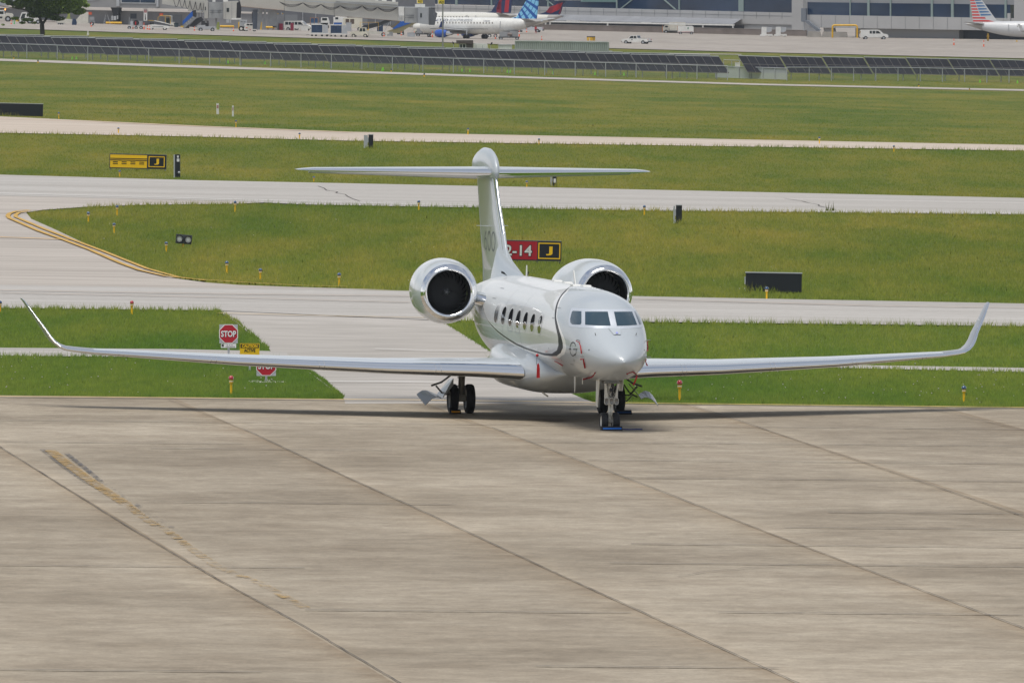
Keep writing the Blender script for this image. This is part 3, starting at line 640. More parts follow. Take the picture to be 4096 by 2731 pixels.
# wings
def airf(n=26,cut0=0,cut1=1,tc=.09,camber=.012):
    """list of (s,zu) around the section, from cut1 upper over the nose to cut1 lower, s in chord fractions"""
    def th(s): return 5*tc*(.2969*math.sqrt(s)-.126*s-.3516*s*s+.2843*s**3-.1036*s**4)
    S=[cut0+(cut1-cut0)*(1-math.cos(math.pi*i/(2*n)))  for i in range(n+1)] if cut0==0 else [cut0+(cut1-cut0)*i/n for i in range(n+1)]
    up=[(s,camber*4*s*(1-s)+th(s)) for s in S]; lo=[(s,camber*4*s*(1-s)-th(s)) for s in S]
    return up,lo
def wing_part(name,stn,c0,c1,m,parent,side,droop=0,hinge=0,n=16,nrm=None):
    """stn: (u,X_le,chord,z,tc,tilt) tilt = rotation of the section normal for winglets"""
    mb=MB(); R=[]
    for (u,xl,c,z,tc,ti) in stn:
        up,lo=airf(n,c0,c1,tc); ring=up[::-1]+(lo[1:] if c0==0 else lo); pts=[]
        for s,zz in ring:
            if droop and s>hinge: zz-= (s-hinge)*math.tan(droop)
            dz=zz*c; pts.append(lp(xl+s*c, side*(u-dz*math.sin(ti)), z+dz*math.cos(ti)))
        R.append(pts)
    mb.rings(R,closed=True,cap0=True,cap1=True); return mb.build(name,m,parent)
def blend(st,k):
    out=[]
    for a,b in zip(st[:-1],st[1:]):
        for i in range(k): out.append(tuple(a[j]+(b[j]-a[j])*i/k for j in range(6)))
    return out+[st[-1]]
WS=[(1.0,8.75,7.9,1.36,.078,0),(1.42,9.0,7.3,1.40,.080,0),(2.6,9.95,6.15,1.43,.084,0),(5.0,11.85,4.65,1.43,.092,0),(9.0,15.0,3.2,1.515,.098,0),(12.9,18.07,1.75,1.68,.10,0)]
WL=[(12.9,18.07,1.75,1.68,.10,0),(13.4,18.46,1.60,1.725,.10,.10),(13.65,18.68,1.52,1.76,.095,.35),(13.82,18.86,1.45,1.83,.09,.62),(13.97,19.04,1.36,1.95,.085,.9),(14.08,19.22,1.26,2.10,.08,1.08),(14.2,19.5,1.12,2.32,.08,1.14),(14.48,19.98,.90,2.75,.08,1.16),(14.71,20.45,.66,3.13,.08,1.17),(14.78,20.68,.44,3.21,.06,1.17)]
SNM={-1:'starboard',1:'port'}
for s in (-1,1):
    wg=wing_part('wing',blend(WS,4),.085,1,m_wing,jet,s)
    wing_part('leading_edge',blend(WS[1:],4),0,.085,m_chr,wg,s,n=10)
    wl=wing_part('winglet',blend(WL,2),.09,1,m_wg,jet,s); wing_part('leading_edge',blend(WL[3:],2),0,.09,m_chr,wl,s,n=8); wing_part('leading_edge',blend(WL[:4],2),0,.09,m_chr,wl,s,n=8)
    # two seams across the leading edge
    for uu in (3.6,6.7,9.6,12.1):
        mb=MB()
        for du in (0,.14):
            j=max(i for i in range(len(WS)-1) if WS[i][0]<=uu+du); a,b=WS[j],WS[j+1]; t=(uu+du-a[0])/(b[0]-a[0]); st=[a[q]+(b[q]-a[q])*t for q in range(6)]
            up,lo=airf(12,0,.085,st[4]); ring=up[::-1]+lo[1:]
            P1=[lp(st[1]+q*st[2]-.003,s*(uu+du),st[3]+zz*st[2]*1.02) for q,zz in ring]; P2=[(p[0],p[1]+s*.012,p[2]) for p in P1]; n=len(P1)
            mb.add(P1+P2,[(i,i+1,n+i+1,n+i) for i in range(n-1)])
        mb.build('seam',mat('edge_seam',(.35,.36,.38),.5,metal=.6),wg,fix=False)
    # letter on the inside of the winglet
    mb=MB()
    def wlp(t,sf):   # t along the winglet 0..1 between stations 5 and 8, sf chord fraction
        a,b=WL[5],WL[8]; st=[a[q]+(b[q]-a[q])*t for q in range(6)]; up,_=airf(30,0,1,st[4]); zz=np.interp(sf,[q[0] for q in up],[q[1] for q in up])+.006
        return lp(st[1]+sf*st[2],s*(st[0]-zz*st[2]*math.sin(st[5])),st[3]+zz*st[2]*math.cos(st[5]))
    g=[(.34+.22*math.sin(math.radians(a)),.50-.32*math.cos(math.radians(a))) for a in range(-60,215,15)]+[(.27,.62),(.27,.42)]
    P1=[wlp(a,b) for a,b in g]; P2=[wlp(a+.025,b+.02) for a,b in g]; n=len(P1); mb.add(P1+P2,[(i,i+1,n+i+1,n+i) for i in range(n-1)]); mb.build('winglet_letter',WHT,wl,fix=False)
# tailplane
TS=[(.05,23.3,3.3,6.99,.085,0),(5.0,26.70,1.5,6.98,.085,0),(5.3,27.0,1.2,6.98,.06,0),(5.47,27.35,.75,6.98,.03,0)]
for s in (-1,1):
    tp=wing_part('tailplane',blend(TS,3),.10,.72,m_wing,jet,s); wing_part('leading_edge',blend(TS,3),0,.10,m_chr,tp,s,n=8)
    E_=[(u,x+.04,c,z,t,0) for (u,x,c,z,t,q) in blend(TS[:2],3)]; wing_part('elevator',E_,.72,1,m_wing,tp,s,droop=math.radians(14),hinge=.70,n=6)
# fin
def fin_sec(z,xl,c,tc,c0,c1,n=18):
    up,lo=airf(n,c0,c1,tc,0); ring=up[::-1]+(lo[1:] if c0==0 else lo); return [lp(xl+s*c,zz*c,z) for s,zz in ring]
FS=[(3.3,19.0,6.5,.042),(4.0,19.6,5.9,.046),(4.35,20.5,5.1,.054),(4.7,21.1,4.7,.058),(5.2,21.55,4.5,.060),(6.0,22.4,4.0,.060),(6.6,22.9,3.75,.062),(7.1,23.3,3.5,.065)]
def fb(st,k):
    out=[]
    for a,b in zip(st[:-1],st[1:]):
        for i in range(k): out.append([a[j]+(b[j]-a[j])*i/k for j in range(4)])
    return out+[list(st[-1])]
fin=MB().rings([fin_sec(z,x,c,t,.05,1) for z,x,c,t in fb(FS,4)],cap1=True).build('tail_fin',m_grey,jet)
MB().rings([fin_sec(z,x,c,t,0,.05,6) for z,x,c,t in fb(FS[4:],4)]).build('leading_edge',m_chr,fin)
MB().rings([fin_sec(z,x,c,t,0,.05,6) for z,x,c,t in fb(FS[:5],4)]).build('fin_root_edge',m_grey,fin)
df=[(17.6,4.0,.02),(18.4,4.12,.10),(19.4,4.28,.2),(20.4,4.45,.27),(21.2,4.66,.33),(21.9,5.0,.30)]
R=[]
for X,zt,wd in df:
    zb=float(fT(X))-.25; R.append([lp(X,wd*a,zb+(zt-zb)*b) for a,b in ((-1.3,0),(-.95,.4),(-.6,.75),(-.25,.95),(0,1),(.25,.95),(.6,.75),(.95,.4),(1.3,0))])
dr=MB().rings(R,closed=False,cap1=False).build('dorsal_fairing',m_grey,jet)
for s in (-1,1):
    MB().rings([[lp(19.0+.02*k,s*(.27+.02*k),z_) for z_ in (4.0,)]+[lp(19.45,s*.42,4.0+.13*math.sin(math.pi*k/6)),lp(19.0+.1*k,s*(.27+.03*k),3.95+.05*k)] for k in range(1,4)]).build('air_scoop',BLK,dr,fix=False)
BS=[(22.95,7.02,6.98,.02),(23.0,7.16,6.86,.07),(23.15,7.33,6.80,.11),(23.4,7.50,6.76,.135),(23.8,7.62,6.75,.155),(24.5,7.72,6.76,.17),(25.3,7.73,6.78,.17),(26.2,7.62,6.76,.18),(27.0,7.45,6.88,.12),(27.5,7.30,7.0,.04)]
R=[]
tb,bb_,wb=pch([(a,b) for a,b,c,d in BS]),pch([(a,c) for a,b,c,d in BS]),pch([(a,d) for a,b,c,d in BS])
for X in np.r_[22.95,22.965,23.0,np.linspace(23.05,27.5,34)]:
    T,B,W=float(tb(X)),float(bb_(X)),float(wb(X)); R.append([lp(X,W*math.sin(2*math.pi*i/28),(T+B)/2+(T-B)/2*math.cos(2*math.pi*i/28)) for i in range(28)])
MB().rings(R,cap0=True,cap1=True).build('tail_bullet',m_grey,fin)
# number on the fin, drawn as rings of stroke
def fin_half(X,z):
    F_=np.array(FS); xl=np.interp(z,F_[:,0],F_[:,1]); c=np.interp(z,F_[:,0],F_[:,2]); t=np.interp(z,F_[:,0],F_[:,3]); s=min(max((X-xl)/c,.001),1)
    return c*5*t*(.2969*math.sqrt(s)-.126*s-.3516*s*s+.2843*s**3-.1036*s**4)
def fin_stroke(mb,pts,wd,side=-1):
    a_,b_=[],[]
    for i,(X,z) in enumerate(pts):
        x1,z1=pts[min(i+1,len(pts)-1)]; x0,z0=pts[max(i-1,0)]; d=math.hypot(x1-x0,z1-z0) or 1; nx_,nz_=-(z1-z0)/d,(x1-x0)/d
        for s,lst in ((1,a_),(-1,b_)):
            XX,ZZ=X+nx_*s*wd/2,z+nz_*s*wd/2; lst.append(lp(XX,side*(fin_half(XX,ZZ)+.006),ZZ))
    n=len(a_); mb.add(a_+b_,[(i,i+1,n+i+1,n+i) for i in range(n-1)])
mb=MB()
for cx in (22.75,23.62): fin_stroke(mb,[(cx+.33*math.cos(math.radians(a)),4.93+.28*math.sin(math.radians(a))) for a in range(0,375,15)],.055)
fin_stroke(mb,[(24.5+.30*math.cos(math.radians(a)),4.82+.17*math.sin(math.radians(a))) for a in range(0,375,15)],.05); fin_stroke(mb,[(24.8,4.84),(24.72,5.0),(24.5,5.14),(24.3,5.2)],.05)
mb.build('fin_number',mat('number_grey',(.13,.145,.155),.5),fin,fix=False)
for s in (-1,1): MB().prism([(X0-23.5,0),(X0-23.2,0),(X0-23.75,s*.34),(X0-23.85,s*.34)],5.38,5.395,'z').build('fin_strake',m_grey,fin).location=(0,s*.14,0)
# engines
m_nac=mat('nacelle_white',(.55,.585,.61),.24,coat=.6); m_fan=mat('fan_blade',(.19,.195,.20),.35,metal=.5); m_duct=mat('inlet_duct',(.015,.016,.018),.45)
TOE=0
def spin(prof,n=56,c=(0,0,0)):  # prof (x aft, r) -> rings about an axis along local x
    return [[(c[0]-x,c[1]-TOE*x+r*math.sin(2*math.pi*i/n),c[2]+r*math.cos(2*math.pi*i/n)) for i in range(n)] for x,r in prof]
for s in (-1,1):
    c=lp(17.1,s*2.38,3.54); TOE=s*.062
    outer=pch([(.20,.842),(.5,.90),(1.0,.955),(1.6,.98),(2.3,.975),(3.2,.90),(4.1,.76),(4.8,.62)])
    nac=MB().rings(spin([(x,float(outer(x))) for x in np.linspace(.20,4.8,30)]+[(4.8,.58),(4.2,.56)],c=c)).build('engine_nacelle',m_nac,jet)
    lipp=[(.20,.842),(.11,.80),(.05,.765),(.015,.735),(0,.705),(.015,.675),(.05,.65),(.11,.635),(.18,.63)]
    MB().rings(spin(lipp,72,c)).build('inlet_lip',m_chr,nac)
    MB().rings(spin([(.18,.63),(.5,.625),(.9,.64),(1.0,.645)],72,c)).build('inlet_duct',m_duct,nac)
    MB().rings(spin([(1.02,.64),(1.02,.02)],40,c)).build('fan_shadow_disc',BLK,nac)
    mb=MB(); nb=24
    for k in range(nb):
        A0=2*math.pi*k/nb; a_,b_=[],[]
        for j in range(8):
            r=.13+.50*j/7; sw=.34*math.sin(j/7*math.pi*.9)-.10*(j/7)**2; tw=.10+.05*j/7; ch=.11+.06*j/7
            for lst,q in ((a_,-1),(b_,1)):
                an=A0+sw+q*ch/2/max(r,.12)*.85; lst.append((c[0]-.86-q*tw*.45,c[1]-TOE*.86+r*math.sin(an),c[2]+r*math.cos(an)))
        mb.add(a_+b_,[(i,i+1,8+i+1,8+i) for i in range(7)],True)
    mb.build('fan_blades',m_fan,nac,fix=False)
    MB().rings(spin([(.62,.0),(.63,.035),(.68,.075),(.78,.12),(.9,.15)],24,c)).build('spinner',m_fan,nac)
    mb=MB()
    for k in range(5):
        a=2*math.pi*k/5+.3; mb.sphere((c[0]-.68,c[1]-TOE*.68+.075*math.sin(a),c[2]+.075*math.cos(a)),.009,6,4)
    mb.build('spinner_bolt',mat('bright_bolt',(.7,.7,.68),.4),nac)
    # panel seam and lettering ghost on the cowl
    MB().rings(spin([(.98,float(outer(.98))+.002),(.995,float(outer(.995))+.002)],72,c)).build('cowl_seam',mat('cowl_seam_grey',(.35,.37,.4),.5),nac)
    # pylon
    PS=[(1.0,17.3,4.2,3.20,.115,0),(1.35,17.6,3.9,3.30,.11,0),(1.65,17.95,3.4,3.38,.11,0)]
    py=wing_part('pylon',blend(PS,3),.10,1,m_grey,jet,s); wing_part('leading_edge',blend(PS,3),0,.10,m_chr,py,s,n=8)
# antennas and fittings on the crown
for X,h,dx,wd in ((17.35,.34,-.08,.16),(8.6,.42,.22,.26)):
    z=float(fT(X)); MB().prism([(X0-X-wd/2,z-.02),(X0-X+wd/2,z-.02),(X0-X-wd/2-dx+wd*.4,z+h),(X0-X-wd/2-dx,z+h)],-.012,.012).build('blade_antenna',WHT,jet)
for X,u in ((10.6,.1),(12.4,.1),(7.3,.1),(7.9,-.1)):
    z=float(fT(X)); MB().prism([(X0-X-.3,z-.02),(X0-X+.3,z-.02),(X0-X+.2,z+.035),(X0-X-.25,z+.035)],u-.12,u+.12).build('antenna_pad',WHT,jet)
MB().prism([(X0-6.0,1.42),(X0-5.75,1.42),(X0-5.87,.98),(X0-5.95,.98)],-.9,-.88).build('blade_antenna',WHT,jet).location=(0,.45,0)
for X in (5.4,4.6): MB().prism([(X0-X,1.42),(X0-X-.1,1.42),(X0-X-.1,1.25),(X0-X-.05,1.25)],-.01,.01).build('drain_mast',m_gear,jet).location=(0,-.5+.1*(5.4-X),0)
# probes on the nose sides
for s in (-1,1):
    for px,py in ((2319,1362),(2335,1425)):
        h=hit(px,py); X,u,z=h; u=s*abs(u); nn=gnorm(*h); nn[1]=s*abs(nn[1]); b0=Vector(lp(X,u,z)); b1_=b0+Vector((-nn[0],nn[1],nn[2]))*.11
        MB().tube(b0,b1_,.012,n=6).tube(b1_,b1_+Vector((.16,0,0)),.009,.006,n=6).build('air_probe',m_gd,jet)
    h=hit(2382,1339.5); nn=gnorm(*h); X,u,z=h; 
    b0=Vector(lp(X,s*abs(u),z)); MB().tube(b0,b0+Vector((.04,s*.02,.06)),.012,n=6).build('ice_detector',m_gd,jet)
# landing gear
def tyre(mb,c,R_,w_,n=40):
    pr=[(-.42,.62),(-.5,.80),(-.44,.93),(-.26,1.0),(0,1.0),(.26,1.0),(.44,.93),(.5,.80),(.42,.62)]
    mb.rings([[(c[0]+R_*r*math.cos(2*math.pi*i/n),c[1]+w_*y,c[2]+R_*r*math.sin(2*math.pi*i/n)) for i in range(n)] for y,r in pr]); return mb
def wheel(parent,c,R_,w_,hub):
    w0=tyre(MB(),c,R_,w_).build('wheel',RUB,parent)
    for s in (-1,1):
        pr=[(.40,.62),(.36,.58),(.22,.45),(.24,.2),(.3,.12),(.3,0.001)]; n=28
        MB().rings([[(c[0]+R_*r*math.cos(2*math.pi*i/n),c[1]+s*w_*y,c[2]+R_*r*math.sin(2*math.pi*i/n)) for i in range(n)] for y,r in pr]).build('hub',hub,w0)
    mb=MB()
    for q in (-.16,0,.16): mb.rings([[(c[0]+R_*r*math.cos(2*math.pi*i/40),c[1]+w_*(q+dq),c[2]+R_*r*math.sin(2*math.pi*i/40)) for i in range(40)] for dq,r in ((-.012,1.003),(.012,1.003))])
    mb.build('tread_groove',BLK,w0)
    return w0
XN=2.4
ng=empty('nose_gear'); ng.parent=jet
nx_=X0-XN
for s in (-1,1): wheel(ng,(nx_,s*.17,.258),.258,.20,m_gear)
mb=MB().tube((nx_,0,.30),(nx_+.05,0,.80),.055,n=14).tube((nx_+.05,0,.75),(nx_+.18,0,1.55),.095,n=14).tube((nx_,-.1,.258),(nx_,.1,.258),.05)
mb.tube((nx_+.05,0,.9),(nx_+.05,0,.98),.13,n=14).tube((nx_+.12,0,1.2),(nx_+.12,0,1.28),.13,n=14); mb.build('strut',m_gear,ng)
mb=MB()
for s in (-1,1):
    mb.bar((nx_+.22,s*.13,.95),(nx_+.30,s*.20,1.42),.05,.09); mb.bar((nx_-.02,s*.05,.32),(nx_+.2,s*.03,.55),.035,.05); mb.bar((nx_+.2,s*.03,.55),(nx_+.1,s*.05,.8),.035,.05)
    mb.tube((nx_+.2,s*.17,.92),(nx_+.2,s*.17,1.3),.028,n=8)
mb.bar((nx_+.28,-.2,1.42),(nx_+.28,.2,1.42),.1,.12).box(nx_+.1,nx_+.2,-.18,.18,1.02,1.08); mb.build('drag_brace',m_gear,ng)
mb=MB()
for q in range(7):
    y=random.uniform(-.15,.15); mb.path([(nx_+.26,y,1.35),(nx_+.25,y+random.uniform(-.06,.06),1.2),(nx_+.24,y+random.uniform(-.08,.08),1.05),(nx_+.22,y*.6,.92)],.009,5)
mb.box(nx_+.2,nx_+.26,-.05,.05,1.12,1.22).build('hydraulic_lines',BLK,ng)
for y in (-.145,0,.145):
    R=[[(nx_+.24+dx,y+w_*math.copysign(abs(math.sin(a))**.7,math.sin(a)),.845+h_*math.copysign(abs(math.cos(a))**.7,math.cos(a))) for a in [2*math.pi*i/20 for i in range(20)]] for dx,w_,h_ in ((-.08,.04,.06),(0,.062,.10),(.05,.064,.104),(.05,.052,.09))]
    lt=MB().rings(R,cap0=True).build('taxi_light',m_gear,ng)
    MB().rings([[(p[0]-.01,p[1],p[2]) for p in R[-1]],[(nx_+.27,y,.845)]*20]).build('lens',mat('lamp_glass',(.16,.15,.14),.12,coat=1,var=.6,vs=60),lt)
mb=MB().prism([(X0-2.2,1.46),(X0-2.7,1.46),(X0-2.72,.70),(X0-2.45,.66)],-.36,-.335); mb.build('gear_door',m_gear,ng)
MB().prism([(X0-2.2,1.46),(X0-2.9,1.44),(X0-2.9,1.12),(X0-2.3,1.14)],.34,.36).build('gear_door',m_gear,ng)
MB().box(X0-3.0,X0-1.9,-.22,.22,1.36,1.405).build('wheel_bay',m_gd,ng)
for s in (-1,1):
    mg=empty('main_gear'); mg.parent=jet; uc=s*2.26
    for q in (-1,1): wheel(mg,(0,uc+q*.25,.435),.435,.265,m_gd)
    mb=MB().tube((0,uc,.44),(0,uc-s*.02,1.35),.10,n=14).tube((0,uc-.2,.435),(0,uc+.2,.435),.075)
    for z in (.8,1.05,1.22): mb.tube((0,uc,z),(0,uc,z+.03),.12,n=14)
    mb.box(.02,.2,uc-.12,uc+.12,.36,.55)
    mb.build('strut',mat('gear_tan',(.27,.25,.21),.5,metal=.2,var=.2,vs=8),mg)
    MB().tube((.12,uc+s*.05,1.35),(.1,uc+s*.62,.92),.028,n=8).tube((.1,uc+s*.60,.93),(.1,uc+s*.92,.82),.03,n=8).tube((.05,uc+s*.1,.56),(.1,uc+s*.55,.56),.022,n=6).tube((.1,uc+s*.55,.56),(.1,uc+s*.78,.82),.03,n=6).build('side_brace',m_gd,mg)
    # outward folded gear doors: a flat leaf and a curved leaf
    def px_at(px,py,X):
        d=ray(px,py); o_=Vector((0,0,HC)); A=JI@o_; Bv=JI@(o_+d); k=((X0-X)-A.x)/(Bv.x-A.x); q=A+(Bv-A)*k; return (q.x,q.y,q.z)
    if s<0: z7=lambda L_:[(1650+a/6.27,1450+b/6.27) for a,b in L_]; rear=z7([(105,790),(170,735),(250,692),(340,690),(430,715),(520,755),(600,790)]); frnt=z7([(320,1060),(380,1000),(440,935),(510,880),(590,855),(660,865),(742,895)]); lf=[z7([(600,790),(930,400)]),z7([(742,895),(1010,580),(1010,400)])]
    else: z7=lambda L_:[(2300+a/5.6,1480+b/5.6) for a,b in L_]; rear=z7([(1420,550),(1480,500),(1560,458),(1650,480),(1740,560),(1800,660),(1865,795)]); frnt=z7([(1480,635),(1560,602),(1640,606),(1720,645),(1780,700),(1825,750),(1868,800)]); lf=[z7([(1420,550),(1200,310)]),z7([(1480,635),(1225,310)])]
    Xr,Xf=(15.9,14.75) if s<0 else (15.7,14.9)
    A_=[px_at(a,b,Xr) for a,b in rear]; B_=[px_at(a,b,Xf) for a,b in frnt]; n=len(A_)
    lo=lambda P_:[(p[0],p[1],p[2]-.02) for p in P_]
    MB().rings([[a,b,lo([b])[0],lo([a])[0]] for a,b in zip(A_,B_)],cap0=True,cap1=True,sm=False).build('gear_door',mat('door_silver',(.40,.44,.49),.35,coat=.3),mg)
    q=[px_at(*lf[0][0],Xr),px_at(*lf[1][0],Xf),px_at(*lf[1][1],Xf)]+([px_at(*lf[1][2],Xf)] if s<0 else [])+[px_at(*lf[0][1],Xr)]; n=len(q); q2=[(p[0],p[1]-s*.02,p[2]+.01) for p in q]
    MB().add(q+q2,[tuple(range(n)),tuple(range(2*n-1,n-1,-1))]+[(i,(i+1)%n,n+(i+1)%n,n+i) for i in range(n)]).build('gear_door',m_grey if s<0 else m_gd,mg)
    if s>0:
        g6=[px_at(a,b,15.2) for a,b in z7([(1090,320),(1210,490),(1290,550),(1400,600)])]; MB().path(g6,.025).path([g6[2],px_at(*z7([(1160,690)])[0],15.2),px_at(*z7([(970,710)])[0],15.2)],.02).build('door_link',m_gd,mg)
# ---- loose things at the jet: chocks and red streamers
def J2W(X,u,z): return JM@Vector(lp(X,u,z))
def chock(X,u,stripe,label,rope=False,wd=.62):
    t=empty('wheel_chock',J2W(X,u,0),math.atan2(-CPSI,SPSI),label,'wheel chock','chocks at the jet wheels')
    MB().prism([(.17,0),(.10,.12),(.04,.13),(-.04,.0)],-wd/2,wd/2).build('block',BLK,t)
    MB().prism([(.165,.045),(.142,.085),(.135,.08),(.158,.042)],-wd/2+.05,wd/2-.03).build('stripe',stripe,t)
    if rope: MB().path([(.1,wd/2,.04),(.12,wd/2+.2,.03),(.1,wd/2+.45,.035),(.02,wd/2+.6,.03)],.018).build('rope',mat('navy_rope',(.02,.03,.15),.8),t)
m_cb=mat('blue_stripe',(.01,.16,.62),.5); m_cy=mat('amber_stripe',(.70,.30,.01),.5)
chock(XN-.24,.0,m_cb,'black wheel chock with blue stripe in front of the nose wheels',True)
chock(X0-.42,-2.52,m_cy,'black wheel chock with amber stripe at the left main wheels',wd=.34)
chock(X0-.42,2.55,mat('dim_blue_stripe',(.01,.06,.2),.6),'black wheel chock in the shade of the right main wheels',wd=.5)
m_rb=mat('red_streamer',(.30,.008,.012),.8,var=.3,vs=15); m_rw=mat('faded_letters',(.75,.5,.5),.7)
def streamer(pts,wd,label,onhull=True,letters=True):
    """pts: photo px outline centre line; lies against / hangs before the hull"""
    H=[]
    for a,b in pts:
        h=hit(a,b); H.append(h)
    last=[h for h in H if h][-1] if any(H) else None
    base=next(h for h in H if h) if last else None
    P=[]
    for (a,b),h in zip(pts,H):
        if h: nn=gnorm(*h); q=Vector(h)+nn*.03; P.append(JM@Vector(lp(*q)))
        else:
            D=(JM@Vector(lp(*base))).y-.05 if base else (JM@Vector(lp(1.8,1,2))).y
            d=ray(a,b); P.append(Vector((0,0,HC))+d*(D/d.y))
    t=empty('warning_streamer',P[0],0,label,'streamer','red streamers on the jet')
    mb=MB(); n=len(P); A_,B_=[],[]
    for i,p in enumerate(P):
        tg=(P[min(i+1,n-1)]-P[max(i-1,0)]).normalized(); sd=tg.cross(Vector((0,1,0))).normalized(); w_=wd*.66*(.45+.55*min(1,i/(n-1)*1.6))
        A_.append(p-P[0]+sd*w_/2+Vector((0,-.01*(i%2),0))); B_.append(p-P[0]-sd*w_/2)
    mb.add(A_+B_+[q+Vector((0,.006,0)) for q in A_+B_],[(i,i+1,n+i+1,n+i) for i in range(n-1)]+[(2*n+n+i,2*n+n+i+1,2*n+i+1,2*n+i) for i in range(n-1)])
    mb.build('ribbon',m_rb,t,fix=False); MB().sphere((0,-.01,0),wd*.32,8,5).build('cap',m_rb,t)
z4=lambda L_:[(2200+a/3.919,1150+b/3.919) for a,b in L_]
streamer(z4([(430,842),(470,862),(492,920),(502,980),(508,1035)]),.055,'red streamer beside the letter on the nose, hanging straight')
streamer(z4([(500,1120),(535,1118),(548,1180),(563,1255)]),.075,'red streamer below the first one on the left nose side')
streamer(z4([(715,1325),(690,1365),(660,1392),(590,1405),(510,1440)]),.07,'red streamer bent to the left under the nose')
streamer(z4([(90,1148),(130,1165),(180,1195),(212,1215)]),.05,'faded red streamer lying on the lower left side of the jet hull')
streamer(z4([(1518,850),(1525,880),(1535,930),(1528,965),(1512,995)]),.06,'upper red streamer hanging off the right nose side')
streamer(z4([(1492,1122),(1500,1160),(1512,1200),(1530,1225)]),.055,'dark red streamer hanging below on the right nose side')
streamer(z4([(1205,1338),(1240,1322),(1290,1310),(1340,1345),(1362,1385),(1345,1440),(1325,1490),(1300,1530)]),.07,'long red streamer curling under the right side of the nose')
# the tall one at the wing root hangs from the fairing
t=empty('warning_streamer',J2W(7.15,-1.33,2.0),math.atan2(-CPSI,SPSI),'bright red streamer on a cord in front of the left wing root','streamer','red streamers on the jet')
MB().sphere((0.02,-.02,0),.045,8,6).build('cap',RED,t); MB().tube((.04,-.03,0),(.05,-.05,-.28),.006,n=5).build('cord',BLK,t)
MB().prism([(-.035,-.28),(.0,-.22),(.035,-.28),(.05,-.4),(.05,-.66),(-.05,-.66),(-.04,-.4)],.05,.056,'x').build('ribbon',mat('bright_red_streamer',(.50,.012,.016),.7,var=.3,vs=12),t)
# ================= airfield furniture between the taxiways
def text_mesh(txt,size,ext=.003,bold=0):
    cu=bpy.data.curves.new('t','FONT'); cu.body=txt; cu.size=size; cu.align_x='CENTER'; cu.align_y='CENTER'; cu.extrude=ext; cu.offset=bold; cu.resolution_u=3
    o=bpy.data.objects.new('t',cu); sc.collection.objects.link(o); dg=bpy.context.evaluated_depsgraph_get(); dg.update()
    me=bpy.data.meshes.new_from_object(o.evaluated_get(dg)); bpy.data.objects.remove(o); return me
def text_obj(name,txt,size,m,parent,x,y,z,ext=.003,bold=0,sx=1,rot=None,wid=None):
    me=text_mesh(txt,size,ext,bold); me.materials.clear(); me.materials.append(m)
    c=np.array([v.co for v in me.vertices]); w_=c[:,0].max()-c[:,0].min(); h_=c[:,1].max()-c[:,1].min(); cx=(c[:,0].max()+c[:,0].min())/2; cy=(c[:,1].max()+c[:,1].min())/2
    k=sx if wid is None else wid/w_; kz=size/h_
    for v in me.vertices: v.co=Vector((x+(v.co.x-cx)*k,y-v.co.z,z+(v.co.y-cy)*kz))
    o=bpy.data.objects.new(name,me); sc.collection.objects.link(o); o.parent=parent; return o
SKEW=.021   # signs stand square to the taxiway, a little turned
def stand(name,px0,px1,pyb,label,cat,group=None,yaw=0.0):
    """thing whose foot stands between photo px0..px1 at photo row pyb; returns (empty, width m, px per m)"""
    c=G((px0+px1)/2,pyb); s=F/c.y; return empty(name,c,yaw,label,cat,group),(px1-px0)/s,s
K=1.7415
def frame_box(t,w_,z0,z1,m,d=.18): return MB().box(-w_/2,w_/2,-d/2,d/2,z0,z1).build('panel',m,t)
# yellow sign with hold markings and J
def tz(o,r): o.rotation_euler.y=r; return o
m_sy=mat('sign_yellow',(.95,.58,.01),.5); m_sr=mat('sign_red',(.42,.008,.022),.5); m_sb=mat('sign_black',(.010,.014,.020),.45); m_sw=mat('sign_white',(.75,.75,.74),.5); m_edge=mat('sign_edge',(.05,.055,.065),.4)
t,wd,s=stand('taxiway_sign',251*K,382*K,392*K,'long yellow sign with black bars beside a black panel lettered J','sign')
tz(t,.023)
zb,zt=.10,(388-352)/ (s/K)+.04
MB().box(-wd/2,wd/2,-.14,.14,zb,zt).build('cabinet',m_edge,t)
xs_=-wd/2+wd*.665
py_=MB().box(-wd/2+.04,xs_-.02,-.150,-.141,zb+.05,zt-.05).build('face',m_sy,t)
mb=MB(); H=zt-zb
for q in (.62,.74-.01): mb.box(-wd/2+.045,xs_-.025,-.157,-.1505,zb+H*(q-.08),zb+H*(q-.025))
for i in range(4):
    x=-wd/2+.12+i*(xs_+wd/2-.15)/4
    for q in (.30,.42): mb.box(x+.07,x+.07+(xs_+wd/2)/4*.52,-.157,-.1505,zb+H*q,zb+H*(q+.055))
mb.build('hold_bars',BLK,py_)
pj=MB().box(xs_+.02,wd/2-.04,-.150,-.141,zb+.05,zt-.05).build('face',m_sb,t)
def jpanel(par,x0,x1,z0,z1,y=-.1505):
    b=.045; mb=MB(); mb.box(x0,x1,y-.006,y,z1-b,z1).box(x0,x1,y-.006,y,z0,z0+b).box(x0,x0+b,y-.006,y,z0+b,z1-b).box(x1-b,x1,y-.006,y,z0+b,z1-b); mb.build('border',m_sy,par)
    text_obj('letter','J',(z1-z0)*.56,m_sy,par,(x0+x1)/2,y-.004,(z0+z1)/2,bold=.01,wid=(x1-x0)*.30)
jpanel(pj,xs_+.07,wd/2-.1,zb+.11,zt-.1)
MB().box(-wd/2+.03,-wd/2+.09,-.05,.05,0,zb).box(0.5,.56,-.05,.05,0,zb).box(wd/2-.1,wd/2-.04,-.05,.05,0,zb).build('leg',LGR,t)
